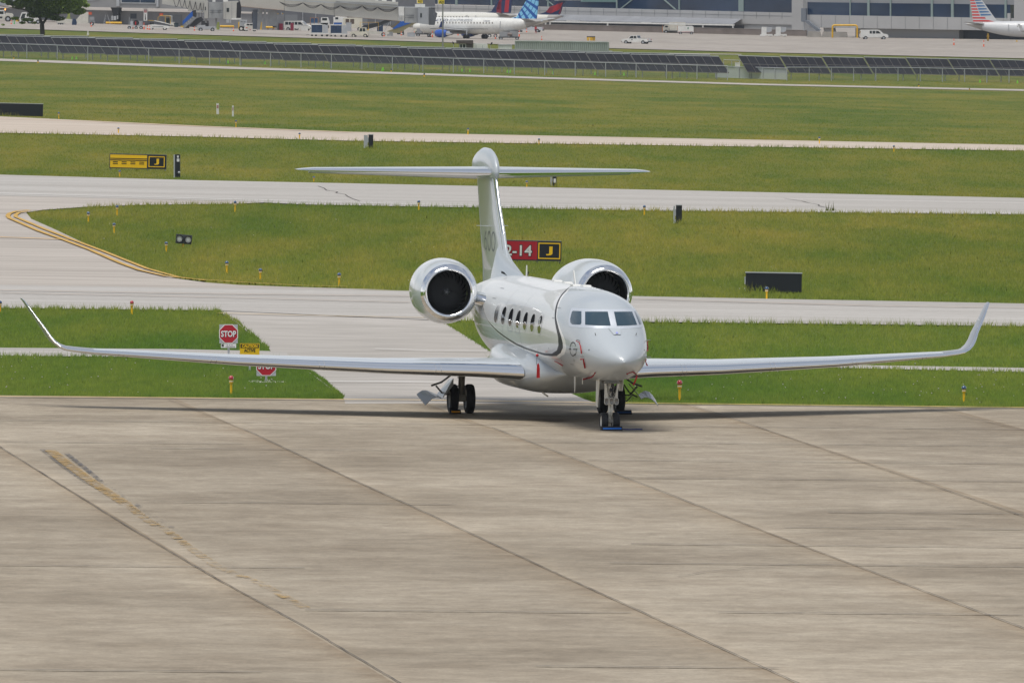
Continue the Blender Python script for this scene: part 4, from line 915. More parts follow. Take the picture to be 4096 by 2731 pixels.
# red runway sign
t,wd,s=stand('runway_sign',1119*K,1289*K,605*K,'red runway sign reading 32-14 beside a black J panel, behind the jet tail','sign'); tz(t,.022)
zb,zt=.12,(605-551)/(s/K)-.02
MB().box(-wd/2,wd/2,-.16,.16,zb,zt).build('cabinet',m_edge,t); xs_=wd/2-(1289-1234)/(s/K)
pf=MB().box(-wd/2+.04,xs_-.015,-.170,-.161,zb+.05,zt-.04).build('face',m_sr,t)
text_obj('lettering','32-14',(zt-zb)*.60,BLK,pf,(-wd/2+xs_)/2+.10,-.172,(zb+zt)/2,bold=.028,wid=(xs_+wd/2)*.71)
text_obj('lettering','32-14',(zt-zb)*.53,m_sw,pf,(-wd/2+xs_)/2+.10,-.180,(zb+zt)/2,bold=.008,wid=(xs_+wd/2)*.68)
pj=MB().box(xs_+.01,wd/2-.02,-.170,-.161,zb+.05,zt-.04).build('face',m_sb,t); jpanel(pj,xs_+.03,wd/2-.05,zb+.09,zt-.08,-.1705)
mb=MB()
for x in (-wd/2+.3,-.3,xs_-.02,wd/2-.1): mb.tube((x,0,0),(x,0,zb),.035,n=8)
mb.build('leg',LGR,t)
# black backs of signs
def blackbox(px0,px1,pyt,pyb,label,d=.28,tilt=.015,name='black_sign_panel',cat='sign panel',hid=.06):
    t,wd,s=stand(name,px0*K,px1*K,pyb*K,label,cat); tz(t,tilt); h=(pyb-pyt)/(s/K)
    MB().box(-wd/2,wd/2,-d/2,d/2,hid,h).build('cabinet',m_sb,t)
    MB().box(-wd/2-.015,wd/2+.015,-d/2-.02,d/2+.02,h,h+.035).build('top_cap',STL,t)
    MB().box(-wd/2-.04,-wd/2-.001,-d/2,d/2,h*.45,h*.8).box(-wd/2-.04,-wd/2-.001,-d/2,d/2,.08,h*.25).build('latch',STL,t)
    return t,wd,h
def tuft(px0,px1,py,n_,hh): 
    x=rng.uniform(px0,px1,n_); y=rng.uniform(py-1.5,py+2.5,n_); blades('grass',at(x*K,y*K),hh,.035,.2,1.5)
blackbox(1712,1841,627.5,674,'wide blank black panel standing in long grass right of the jet'); tuft(1705,1850,672,900,.30)
t,wd,h=blackbox(-60,98.5,238,268,'long blank black panel at the left edge behind the far taxiway',tilt=.022); tuft(-60,99,267,250,.35)
for a,b,c,d,l_ in ((846,857,310,342,'small black box post with a pale side plate on the far taxiway edge'),(1269,1278,406,431,'short black post with white label under the right tailplane'),(1552,1566,472,516,'narrow black box post at the runway edge right of the tail')):
    t,wd,h=blackbox(a,b,c,d,l_,d=.3,name='marker_box',cat='marker box')
    MB().box(-wd/2-.28 if a<1000 else -wd/2-.12,-wd/2-.042,-.1,.1,.05,h-.02).build('side_plate',LGR,t); tuft(a-8,b+5,d-1,140,.28)
    if a==1269: MB().box(-.05,.07,-.162,-.151,h-.32,h-.1).build('label_plate',m_sw,t)
t,wd,s=stand('marker_post',402*K,414*K,408*K,'tall black post with two white labels beside the yellow J sign','marker post'); h=(408-355)/(s/K)
MB().box(-wd/2,wd/2,-.2,.2,0,h).build('cabinet',m_sb,t); MB().box(-wd/2-.07,-wd/2-.001,-.2,.2,0,h-.02).build('side_plate',LGR,t)
MB().box(-wd*.1,wd*.25,-.212,-.201,h*.86,h*.95).build('label_plate',m_sw,t); MB().box(-wd*.14,wd*.36,-.212,-.201,h*.69,h*.82).build('label_plate',m_sw,t); MB().sphere((wd*.28,-.21,h*.22),.07,8,6).build('knob',LGR,t)
for a,b,c,d,l_ in ((497,503,238,263,'thicker of two small white posts in the far grass'),(533,537,243,268,'thinner of two small white posts in the far grass')):
    t,wd,s=stand('white_post',a*K,b*K,d*K,l_,'post','white posts in the far grass'); h=(d-c)/(s/K); MB().box(-wd/2,wd/2,-.08,.08,0,h).build('shaft',WHT,t); MB().box(-wd/2+.03,wd/2-.03,-.092,-.081,h*.55,h*.85).build('label_plate',mat('pink_label',(.4,.2,.2),.6),t)
# twin guard light
t,wd,s=stand('guard_light',402*K,439*K,568*K,'pair of round runway guard lights on a dark board in the grass','guard light'); k=K/s; tz(t,.10)
R=[(402,541),(439,544),(438,560),(403,557)]
MB().box(-wd/2,wd/2,-.05,.07,.15,.55).build('board',m_edge,t)
for x in (-wd*.27,wd*.27):
    h_=MB().rings([[(x+r*math.cos(a),y,.35+r*math.sin(a)) for a in [2*math.pi*i/20 for i in range(20)]] for y,r in ((-.05,.15),(-.2,.155),(-.2,.135),(-.08,.13))]).build('hood',BLK,t)
    MB().rings([[(x+r*math.cos(a),y,.35+r*math.sin(a)) for a in [2*math.pi*i/20 for i in range(20)]] for y,r in ((-.13,.131),(-.15,.09),(-.155,.001))]).build('lens',mat('guard_lens',(.80,.80,.78),.3),h_)
MB().tube((.0,0,0),(.0,0,.15),.05,n=8).build('post',YEL,t)
# edge lights
m_el=mat('edge_light_yellow',(.95,.55,.01),.5); m_eb=mat('blue_globe',(.02,.07,.16),.15,coat=1); m_er=mat('red_globe',(.42,.008,.015),.2,coat=1)
def edge_light(px,pt,pb,label,red=False):
    c=G(px*K,pb*K); s=F/c.y; h=(pb-pt)*K/s; r=.058*max(1,h/.55)
    t=empty('edge_light',c,0,label,'edge light','red edge lights' if red else 'blue edge lights along the taxiways'); r2=r*1.25
    MB().tube((0,0,0),(0,0,h*.62),r*.62,n=10).tube((0,0,h*.60),(0,0,h*.78),r*1.05,n=12).build('post',m_el,t)
    MB().tube((0,0,h*.585),(0,0,h*.60),r*.9,n=12).tube((0,0,h*.775),(0,0,h*.80),r*1.25,r2,n=12).build('collar',m_edge,t)
    MB().tube((0,0,h*.665),(0,0,h*.715),r*1.08,n=12,caps=False).build('reflective_band',m_sw,t)
    MB().rings([[(rr*math.cos(a),rr*math.sin(a),z) for a in [2*math.pi*i/12 for i in range(12)]] for z,rr in ((h*.80,r2),(h*.88,r2*1.02),(h*.95,r2*.8),(h,r2*.15))]).build('globe',m_er if red else m_eb,t)
EL=[(135,258,274,'right of the long black panel at the far left'),(272,293,307,'on the far taxiway edge above the yellow J sign'),(542,276,294,'behind the far taxiway, below the two white posts'),(688,305,321,'on the far taxiway edge, left of the marker box'),(1075,294,311,'behind the far taxiway above the tail top'),(1238,318,333,'on the far taxiway edge, right of the tail'),(1882,314,332,'behind the far taxiway in the right part'),(2053,334,349,'on the far taxiway edge at the right'),(275,391,406,'right below the yellow J sign'),(721,405,418,'below the left tailplane tip'),(1210,415,431,'below the right tailplane, left of the short black post'),(203,486,512,'at the left corner of the infield, lower of two'),(269,471,495,'at the left corner of the infield, upper of two'),(262,512,535,'alone in the left infield, below the two corner ones'),(382,555,579,'just left of the twin guard light'),(521,599,628,'on the lower left infield, right of the guard light'),(598,616,644,'on the lower infield, middle of the three'),(779,626,657,'just left of the left engine beside the taxiway'),(540,461,487,'on the runway edge left of the fin'),(962,460,483,'on the runway edge just left of the fin'),(1480,471,496,'on the runway edge left of the narrow black box'),(1761,658,689,'in front of the wide blank black panel'),(0,690,720,'cut by the left picture edge beside the taxiway'),(2214,885,923,'in the near grass at the right, with clover around it')]
for x,a,b,l_ in EL: edge_light(x,a,b,'blue-topped yellow edge light '+l_)
for x,a,b,l_ in ((303,690,722,'beside the left winglet'),(531,862,905,'in front of the lower STOP sign'),(1561,872,919,'in the near grass under the right wing')): edge_light(x,a,b,'red-topped yellow edge light '+l_,True)
for x,y,h_,l_ in ((152,253,13,'far left beyond the field road'),(55,236,11,'leftmost beneath the solar panels'),(1565,288,12,'under the middle of the solar panels'),(1697,308,15,'on the field road below the middle solar panels'),(3675,347,11,'below the right solar panels'),(3878,361,8,'at the right end of the field road')):
    c=G(x,y); s=F/c.y; hh=h_/s*1.0; t=empty('edge_light',c,0,'tiny yellow edge light with dark globe '+l_,'edge light','tiny far edge lights'); MB().tube((0,0,0),(0,0,hh*.55),.09,n=8).build('post',m_el,t); MB().tube((0,0,hh*.55),(0,0,hh),.11,.08,n=8).build('globe',m_edge,t)
# stop signs and caution sign
def octagon(r,y0,y1,cx=0,cz=0): return [(cx+r*math.cos(math.radians(22.5+45*i))/math.cos(math.radians(22.5)),cz+r*math.sin(math.radians(22.5+45*i))/math.cos(math.radians(22.5))) for i in range(8)]
def stop(pxc,pyc,pyb,wpx,label,plac):
    c=G(pxc*K,pyb*K); s=F/c.y; r=wpx*K/s/2; zc=(pyb-pyc)*K/s
    t=empty('stop_sign',c,0,label,'stop sign'); 
    MB().box(-.035,.035,.035,.07,0,zc).build('post',STL,t)
    MB().box(-r*.97,r*.97,.012,.028,zc-r*1.0,zc+r*.99).build('back_plate',LGR,t)
    f=MB().prism(octagon(r,0,0,0,zc),0,.010).build('face',m_sw,t); MB().prism(octagon(r*.92,0,0,0,zc),-.004,-.0005).build('red_field',m_sr,f)
    text_obj('lettering','STOP',r*.70,BLK,f,.01,-.0045,zc-.005,ext=.001,bold=.012,wid=r*1.66); text_obj('lettering','STOP',r*.66,m_sw,f,0,-.009,zc,ext=.001,bold=.006,wid=r*1.60)
    if plac:
        p_=MB().box(-r*.80,r*.80,0,.010,zc-r*1.48,zc-r*1.05).build('placard',m_sw,t); text_obj('lettering','M',r*.30,BLK,p_,-r*.62,-.002,zc-r*1.22,bold=.01,wid=r*.22)
        mb=MB()
        for i in range(7): mb.box(-r*.3+i*r*.145,-r*.3+i*r*.145+r*.08,-.004,-.0005,zc-r*1.42,zc-r*1.30)
        for i in range(3): mb.box(-r*.2+i*r*.25,-r*.2+i*r*.25+r*.12,-.004,-.0005,zc-r*1.22,zc-r*1.16)
        mb.build('small_print',mat('worn_print',(.15,.15,.15),.7),p_)
stop(525,766.5,818,43.5,'upper red STOP sign with white placard below, on the grass corner',True)
stop(611.5,840,877,46,'lower red STOP sign half hidden behind the left wing',False)
c=G(573.5*K,852*K); s=F/c.y; w_=45*K/s; h_=52*K/s; z1=(852-788.5)*K/s
t=empty('caution_sign',c,0,'yellow and black CAUTION sign poking up behind the left wing','sign')
MB().box(-.03,.03,.03,.06,0,z1).build('post',STL,t); f=MB().box(-w_/2,w_/2,0,.02,z1-h_*.62,z1).build('face',m_sy,t)
bx=MB().box(-w_/2+.02,w_/2-.02,-.006,-.0005,z1-h_*.20,z1-.02).build('black_field',BLK,f)
text_obj('lettering','CAUTION',h_*.135,m_sy,f,0,-.010,z1-h_*.115,ext=.001,bold=.006,wid=w_*.80); text_obj('lettering','ACTIVE',h_*.15,BLK,f,0,-.004,z1-h_*.31,ext=.001,bold=.004,wid=w_*.58)
# tall weed at the runway edge
mb=MB(); c=G(1906*K,487*K)
for k in range(16):
    x=random.uniform(-.35,.35); h_=random.uniform(.3,.6) if k%5==0 else random.uniform(.1,.3); mb.add([(x-.03,0,0),(x+.03,0,0),(x+random.uniform(-.1,.1),random.uniform(-.1,.1),h_)],[(0,1,2)])
o=mb.build('tall_weed',gm_blade,fix=False); o.location=c; tag(o,'tall thin weed clump on the runway edge at the right','plant')
# ================= far side: solar field, terminal, ramp
class Plane:
    """upright wall plane through two ground points given in photo pixels"""
    def __init__(s,x0,y0,x1,y1):
        s.a=G(x0,y0); s.b=G(x1,y1); d=s.b-s.a; s.t=Vector((d.x,d.y,0)).normalized(); s.n=Vector((s.t.y,-s.t.x,0))  # n towards the lens
        if s.n.y>0: s.n=-s.n
    def P(s,px,py,off=0):
        r=ray(px,py); o=Vector((0,0,HC)); a=s.a
        k=((a-o).dot(s.n))/r.dot(s.n); return o+r*k+s.n*off
def FP(px,py):
    p=Plane(px,py,px+50,py); p.a=G(px,py); p.t=Vector((1,0,0)); p.n=Vector((0,-1,0)); return p
def pz(pl,poly,d0,d1,mb=None,org=None):
    """prism from a photo outline on plane pl, between offsets d0 (front) and d1"""
    mb=mb or MB(); org=org or Vector((0,0,0)); n=len(poly)
    A=[pl.P(x,y)+pl.n*d0-org for x,y in poly]+[pl.P(x,y)+pl.n*d1-org for x,y in poly]
    return mb.add(A,[tuple(range(n)),tuple(range(2*n-1,n-1,-1))]+[(i,n+i,n+(i+1)%n,(i+1)%n) for i in range(n)])
def rect(x0,x1,yt0,yb0,yt1=None,yb1=None): return [(x0,yt0),(x1,yt0 if yt1 is None else yt1),(x1,yb0 if yb1 is None else yb1),(x0,yb0)]
def px_thing(name,org,label,cat,group=None): return empty(name,org,0,label,cat,group)
def add(t,pl,name,m,polys,d0,d1,parent=None):
    PL=polys if isinstance(polys[0],list) else [polys]
    if len(PL)>1 and name in ('mullion','drive_leg','roof_unit','underside','truss_leg','column','pillar','window_pane','door','meter_box','post','rail','tunnel_seam','roof_rail'):
        for p in PL: o=pz(pl,p,d0,d1,MB(),t.location).build(name,m,parent or t)
        return o
    mb=MB()
    for p in PL: pz(pl,p,d0,d1,mb,t.location)
    return mb.build(name,m,parent or t)
# ---- solar tables
m_pan=mat('solar_cell',(.009,.011,.018),.6,var=.2,vs=.4); m_pan.node_tree.nodes['Principled BSDF'].inputs['Specular IOR Level'].default_value=.15; m_al=mat('panel_frame',(.17,.165,.16),.6,metal=0); m_top=mat('row_rail',(.60,.62,.63),.5)
def solar_table(W,n=5,hb=.95,ht=3.2,dp=2.4):
    t=empty('solar_table',(0,0,0))
    y0,y1=-dp/2,dp/2
    def pt(x,f): return (x+1.9*(.5-f),y0+(y1-y0)*f,hb+(ht-hb)*f)
    pw=W/n*.965
    for r in range(2):
        for i in range(n):
            x0=-W/2+W/n*(i+.5)-pw/2+.02; x1=x0+pw-.05; f0,f1=(.01,.485) if r==0 else (.52,.99)
            A=[pt(x0,f0),pt(x1,f0),pt(x1,f1),pt(x0,f1)]; B=[(p[0],p[1]+.03,p[2]-.04) for p in A]
            MB().add(A+B,[(0,1,2,3),(7,6,5,4),(0,4,5,1),(1,5,6,2),(2,6,7,3),(3,7,4,0)]).build('panel',m_pan,t)
    mb=MB()
    for f in (0,.5): mb.bar(Vector(pt(-W/2,f))+Vector((0,.05,.0)),Vector(pt(W/2,f))+Vector((0,.05,0)),.07,.10)
    for i in range(n+1):
        x=-W/2+W*i/n; mb.bar(Vector(pt(x,0))+Vector((0,.02,-.01)),Vector(pt(x,1))+Vector((0,.02,-.01)),.045,.05)
    mb.build('frame',m_al,t)
    MB().bar(Vector(pt(-W/2,1))+Vector((0,.03,.03)),Vector(pt(W/2,1))+Vector((0,.03,.03)),.09,.09).build('top_rail',m_top,t)
    for x in (-W*.34,W*.34):
        MB().box(x-.07,x+.07,-.5,-.36,-.3,hb+.28*(ht-hb)).box(x-.07,x+.07,.45,.6,-.3,hb+.68*(ht-hb)).build('post',STL,t)
    return t
SG=[(-420,222),(0,229),(1770,288),(2910,320)]   # photo ground line under the left field
def srow(xs,xe,line,W_px,dy,grp,first=[None],lab='',behind=False):
    x=xs; k=0
    while x<xe-W_px*.6:
        w_=min(W_px,xe-x); xc=x+w_/2; py=np.interp(xc,[p[0] for p in line],[p[1] for p in line])+dy
        c=G(xc,py); s=F/c.y; pl_=G(xc+60,np.interp(xc+60,[p[0] for p in line],[p[1] for p in line])+dy)-c
        if first[0] is None:
            first[0]=reg(solar_table(8.0)); o=first[0]; new=False
        else: o=copy_tree(first[0])
        o.location=c; o.rotation_euler=(0,-math.atan2(pl_.z,pl_.x),0); o.scale=((w_/s-.12)/8.0,1,1)
        tag(o,None,'solar panel table',grp); o['label']=lab
        x+=w_; k+=1
srow(-313,2896,SG,178.3,0,'front row of the left solar field',lab='dark blue solar table in the long front row left of the gap')
srow(-340,2860,[(a,b-7) for a,b in SG],178.3,0,'rear row of the left solar field',lab='solar table in the rear row showing only its top edge, left of the gap')
SR=[(2968,317),(3600,322),(4096,331),(4500,337)]
srow(2968,4460,SR,168,0,'front row of the right solar field',lab='dark blue solar table in the front row right of the gap')
# ---- chain link fence in front of the tables
def fence(pts,step,hpx,label,post_h=None,rail=True,mesh=True):
    a=G(*pts[0]); t=empty('chain_link_fence',a,0,label,'fence'); mbp=MB(); P=[]
    tot=pts[-1][0]-pts[0][0]; n=int(tot/step)
    for i in range(n+1):
        x=pts[0][0]+tot*i/n; y=np.interp(x,[p[0] for p in pts],[p[1] for p in pts]); c=G(x,y); s=F/c.y; P.append((c-a,hpx/s))
    for c,h in P: 
        MB().tube(c,c+Vector((0,0,h)),.06,n=6).build('post',STL,t)
    mb=MB()
    for (c,h),(d,h2) in zip(P[:-1],P[1:]): mb.tube(c+Vector((0,0,h)),d+Vector((0,0,h2)),.055,n=6)
    if rail: mb.build('top_rail',STL,t)
    if mesh:
        mb=MB()
        for (c,h),(d,h2) in zip(P[:-1],P[1:]): mb.add([c+Vector((0,.08,.05)),d+Vector((0,.08,.05)),d+Vector((0,.08,h2-.05)),c+Vector((0,.08,h-.05))],[(0,1,2,3)])
        mb.build('wire_mesh',mesh,t,fix=False)
def meshmat(name,col,al):
    m=mat(name,col,.6); n=m.node_tree.nodes; l=m.node_tree.links; m.node_tree.nodes['Principled BSDF'].inputs['Alpha'].default_value=al; return m
m_wm=meshmat('wire_mesh',(.20,.22,.24),.16); m_pm=meshmat('dense_mesh',(.50,.54,.56),.75)
fence([(-380,222),(0,231),(1770,290),(2910,322)],118,57,'long galvanised chain link fence in front of the left solar field',mesh=m_wm)
fence([(3148,324),(3600,325),(4096,334),(4480,341)],88,54,'galvanised chain link fence in front of the right solar field',mesh=m_wm)
fence([(2862,312),(3147,321)],47,47,'short dense grey fence panel across the gap between the solar fields',mesh=m_pm)
fence([(2895,262),(2990,266)],24,22,'short pale rail fence in the gap behind the dense fence panel',mesh=m_wm)
# cabinets in the gap, hi-vis markers at the foot
c=G(2950,276); t=empty('electric_cabinet',c,0,'small white cabinet in the gap between the solar fields','cabinet'); MB().box(-.4,.4,-.3,.3,0,.95).box(-.44,.44,-.34,.34,.95,1.0).build('body',WHT,t)
MK=[(289,238),(306,238),(912,254),(1060,258),(1530,284),(1533,283),(1848,287),(1880,288),(2030,292),(2041,292),(2212,296),(2380,301),(2496,303),(3920,331),(4070,334)]
for i,(x,y) in enumerate(MK):
    c=G(x,y); s=F/c.y; t=empty('marker_cone',c,0,'small lime green marker at the fence foot below the solar tables','marker','lime markers along the fence'); MB().rings([[(r*math.cos(a),r*math.sin(a),z) for a in [2*math.pi*k/8 for k in range(8)]] for r,z in ((.15,0),(.14,.08),(.07,.35),(.04,.46))],cap1=True).build('cone',LIM,t)
# ---- traffic cones on the ramp
def cone0(tall=False):
    t=empty('traffic_cone',(0,0,0)); H=1.5 if tall else .95
    MB().rings([[(r*math.cos(a),r*math.sin(a),z*H) for a in [2*math.pi*k/10 for k in range(10)]] for r,z in ((.17,.03),(.11,.4),(.05,1))],cap1=True).build('cone',ORG,t)
    MB().box(-.26,.26,-.26,.26,0,.05).build('base',ORG,t)
    MB().rings([[(r*math.cos(a),r*math.sin(a),z*H) for a in [2*math.pi*k/10 for k in range(10)]] for r,z in ((.125,.45),(.10,.66))]).build('band',WHT,t); return reg(t)
CN=[(45,100,0,'orange cone beside the big white tow tractor at the far left'),(365,110,0,'orange cone in front of the flat cargo loader'),(532,118.5,0,'orange cone under the black service carts'),(576,121,1,'tall orange cone between service carts and belt loader'),(590,121.5,0,'orange cone just left of the belt loader wheel'),(598.5,122.5,0,'orange cone covering the belt loader rear wheel'),(778,126,0,'orange cone right of the blue stairs'),(934,128.5,0,'orange cone left of the white tug seen from behind'),(1536,149,0,'orange cone below the dark conveyor'),(1605,145,0,'orange cone below the blue conveyor cover'),(1657,144,0,'orange cone by the white tug near the bellows'),(1721,144.5,0,'orange cone left of the blue engine, rear one'),(1729.6,153,1,'tall orange cone left of the blue engine'),(1832,145,0,'orange cone under the airliner belly'),(1981.7,158,0,'low orange cone left of the ground power carts'),(2077,149.5,1,'tall orange cone at the right end of the ground power carts'),(2106.6,132,0,'orange cone behind, beside the silver pickup'),(2167,163.5,0,'dark orange cone alone above the shipping container'),(3815.7,184,1,'thin dark cone, left of two at the right ramp'),(3935,190,1,'thin dark cone, right of two at the right ramp')]
c0={0:cone0(),1:cone0(True)}; used=set()
for x,y,k,l_ in CN:
    o=c0[k] if k not in used else copy_tree(c0[k]); used.add(k); o.location=G(x,y); tag(o,l_,'traffic cone','traffic cones on the ramp')
t=empty('traffic_cone',G(57,100),0,'green cone beside the orange one at the far left','traffic cone'); MB().rings([[(r*math.cos(a),r*math.sin(a),z) for a in [2*math.pi*k/10 for k in range(10)]] for r,z in ((.17,.03),(.11,.4),(.05,.95))],cap1=True).build('cone',mat('green_plastic',(.05,.45,.12),.5),t); MB().box(-.26,.26,-.26,.26,0,.05).build('base',mat('green_plastic',(.05,.45,.12)),t)
# ---- vehicles: side profiles in metres, x to the picture right
def vehicle(name,px,py,label,cat,parts,wheels,yaw=0,group=None,hub=LGR,sc_=1.0):
    t=empty(name,G(px,py),yaw,label,cat,group); t.scale=(sc_*19.6/SC(px,py),)*3
    byname={}
    for p in parts:
        nm,m,prims=p[0],p[1],p[2]; par=byname.get(p[3]) if len(p)>3 else t; mb=MB()
        for q in prims:
            if q[0]=='P': mb.prism(q[1],q[2],q[3])
            elif q[0]=='B': mb.box(*q[1:])
            elif q[0]=='T': mb.tube(q[1],q[2],q[3],n=8)
            elif q[0]=='R': mb.bar(q[1],q[2],q[3],q[4])
        byname[nm]=mb.build(nm,m,par)
    for x,y,r,w_ in wheels:
        wo=MB().tube((x,y-w_/2,r),(x,y+w_/2,r),r,n=16).build('wheel',RUB,t); MB().tube((x,y-w_/2-.01,r),(x,y+w_/2+.01,r),r*.5,n=12).build('hub',hub,wo)
    return t
def W4(x1,x2,w_,r,th=.25): return [(x1,-w_,r,th),(x2,-w_,r,th),(x1,w_,r,th),(x2,w_,r,th)]
def pickup(px,py,label,yaw,m=WHT,scl=1):
    body=[(-2.85,.45),(-2.88,.95),(-2.6,1.08),(-1.55,1.14),(-.95,1.75),(.35,1.78),(.55,1.15),(2.75,1.18),(2.8,.5)]
    return vehicle('pickup_truck',px,py,label,'pickup truck',[('body',m,[('P',body,-.92,.92)]),
        ('side_window',GLS,[('P',[(-1.30,1.18),(-.88,1.64),(-.35,1.66),(-.35,1.18)],-.935,-.921),('P',[(-.25,1.18),(-.25,1.66),(.25,1.66),(.38,1.18)],-.935,-.921)]),
        ('rear_window',GLS,[('P',[(.36,1.72),(.52,1.25),(.55,1.25),(.40,1.72)],-.75,.75)]),('windshield',GLS,[('P',[(-1.57,1.20),(-1.02,1.72),(-.98,1.72),(-1.5,1.2)],-.78,.78)]),
        ('cargo_bed',DRK,[('B',.75,2.65,-.78,.78,1.172,1.19)]),('tail_light',RED,[('B',2.79,2.82,-.90,-.74,.80,1.1),('B',2.79,2.82,.74,.9,.8,1.1)]),
        ('bumper',DRK,[('B',2.8,2.95,-.9,.9,.42,.62),('B',-2.98,-2.86,-.9,.9,.40,.66)]),('door_seal',BLK,[('B',-.75,-.55,-.934,-.921,.82,1.02)])],W4(-1.95,1.75,.82,.40),yaw,sc_=scl,hub=LGR)
pickup(2547,178,'white pickup truck driving alone across the ramp',math.radians(-24),scl=1.02)
pickup(2118,132,'silver pickup truck parked behind the airliner tail',math.radians(-8),mat('silver_paint',(.55,.57,.60),.35,coat=.4))
pickup(1152,122,'grey pickup truck parked beside the white passenger van',math.radians(6),mat('fleet_grey',(.42,.44,.46),.4,coat=.3))
def van(px,py,label,yaw,flip=1,wins=3):
    f=flip; b=[(-2.9*f,.5),(-2.9*f,1.0),(-2.75*f,1.85),(-2.5*f,2.02),(.7*f,2.05),(1.15*f,1.95),(1.85*f,1.28),(2.75*f,1.08),(2.9*f,.85),(2.9*f,.45)]
    ws=[('P',[(.35*f,1.28),(.35*f,1.80),(.85*f,1.80),(1.35*f,1.28)],-.995,-.981),('P',[(-.35*f,1.25),(-.35*f,1.82),(.2*f,1.82),(.2*f,1.25)],-.995,-.981),('P',[(-.95*f,1.25),(-.95*f,1.82),(-.5*f,1.82),(-.5*f,1.25)],-.995,-.981)]
    if wins>3: ws+=[('P',[(-1.6*f,1.25),(-1.6*f,1.82),(-1.05*f,1.82),(-1.05*f,1.25)],-.995,-.981),('P',[(-2.35*f,1.25),(-2.35*f,1.80),(-1.7*f,1.82),(-1.7*f,1.25)],-.995,-.981)]
    return vehicle('van',px,py,label,'van',[('body',WHT,[('P',b,-.98,.98)]),('side_window',GLS,ws),('rear_window',GLS,[('P',[(-2.93*f,1.25),(-2.80*f,1.75),(-2.77*f,1.75),(-2.89*f,1.25)],-.8,.8)]),('windshield',GLS,[('P',[(1.20*f,1.88),(1.84*f,1.30),(1.88*f,1.32),(1.24*f,1.92)],-.8,.8)]),
       ('tail_light',RED,[('B',min(-2.93*f,-2.905*f),max(-2.93*f,-2.905*f),-.96,-.8,.85,1.2)]),('bumper',DRK,[('B',-3.02,-2.905,-.93,.93,.4,.6),('B',2.905,3.0,-.93,.93,.4,.6)])],W4(-1.75,1.95,.86,.38) if f>0 else W4(-1.95,1.75,.86,.38),yaw,hub=LGR)
van(3495,160,'white cargo van parked between the yellow gate frame and the bollards',math.radians(5))
van(1190,124.5,'white passenger van with a row of windows under the long jet bridge',math.radians(-12),1,5)
CRM2=mat('ivory_paint',(.66,.63,.52),.45,var=.08)
def tug(px,py,label,yaw=0,flip=1,m=CRM2,cab=True,scl=1,name='tow_tractor'):
    f=flip; b=[(-1.75*f,.45),(-1.78*f,1.05),(-1.5*f,1.18),(-.25*f,1.25),(-.25*f,1.0),(1.7*f,1.0),(1.75*f,.4)]
    pr=[('body',m,[('P',b,-.8,.8)])]
    if cab: pr+=[('cab',m,[('P',[(-.25*f,1.0),(-.05*f,1.95),(1.2*f,1.98),(1.4*f,1.0)],-.76,.76)]),('cab_window',GLS,[('P',[(.0*f,1.2),(.12*f,1.82),(.55*f,1.82),(.55*f,1.2)],-.772,-.761),('P',[(.65*f,1.2),(.65*f,1.82),(1.1*f,1.82),(1.2*f,1.2)],-.772,-.761)])]
    else: pr+=[('seat',BLK,[('B',-.1,.4,-.5,.5,1.0,1.35),('B',.3,.45,-.5,.5,1.35,1.65)] if f>0 else [('B',-.4,.1,-.5,.5,1.0,1.35)]),('steering_column',DRK,[('T',(-.4*f,0,1.1),(-.2*f,0,1.5),.03)])]
    return vehicle(name,px,py,label,'tow tractor',pr,W4(-1.15,1.15,.68,.38,.28),yaw,hub=m,sc_=scl)
tug(1440,151.5,'ivory tow tractor with enclosed cab beside the covered baggage carts',math.radians(-8),1,scl=1.05)
tug(1690,139,'ivory tug with open seat under the jet bridge bellows',math.radians(4),-1,cab=False)
tug(826,127,'long grey flat tug parked right of the blue stairs',math.radians(3),1,m=LGR,cab=False,scl=1.05)
tug(1097,127,'small two wheeled yellow bar cart',0) if False else None
# tug from behind + grey cart beside it
vehicle('tow_tractor',1001,128,'white tug seen from behind beside a grey twin wheeled cart','tow tractor',[('body',WHT,[('P',[(-1.15,.35),(-1.2,1.55),(-.95,1.72),(.95,1.72),(1.2,1.6),(1.15,.35)],-1.5,1.4)]),('rear_panel',CRM,[('B',-.6,.6,-1.53,-1.505,.55,1.2)]),('tail_light',ORG,[('B',-.9,-.5,-1.53,-1.505,.75,.9)]),('vent',BLK,[('B',-.7,-.15,-1.53,-1.505,1.3,1.62),('B',-.05,.5,-1.53,-1.505,1.3,1.6)]),('hitch',RED,[('B',-.1,.1,-1.7,-1.5,.35,.5)])],[(-.85,-1.1,.33,.3),(.85,-1.1,.33,.3)],0)
vehicle('service_cart',973,126.5,'grey twin wheeled cart partly behind the white tug','cart',[('body',LGR,[('B',-.75,.75,-.8,.8,.9,2.35)]),('vent',DRK,[('B',-.5,-.1,-.82,-.805,1.9,2.0),('B',.1,.5,-.82,-.805,1.9,2.0)])],[(-.4,-.75,.55,.25),(.4,-.75,.55,.25)],0,hub=WHT)
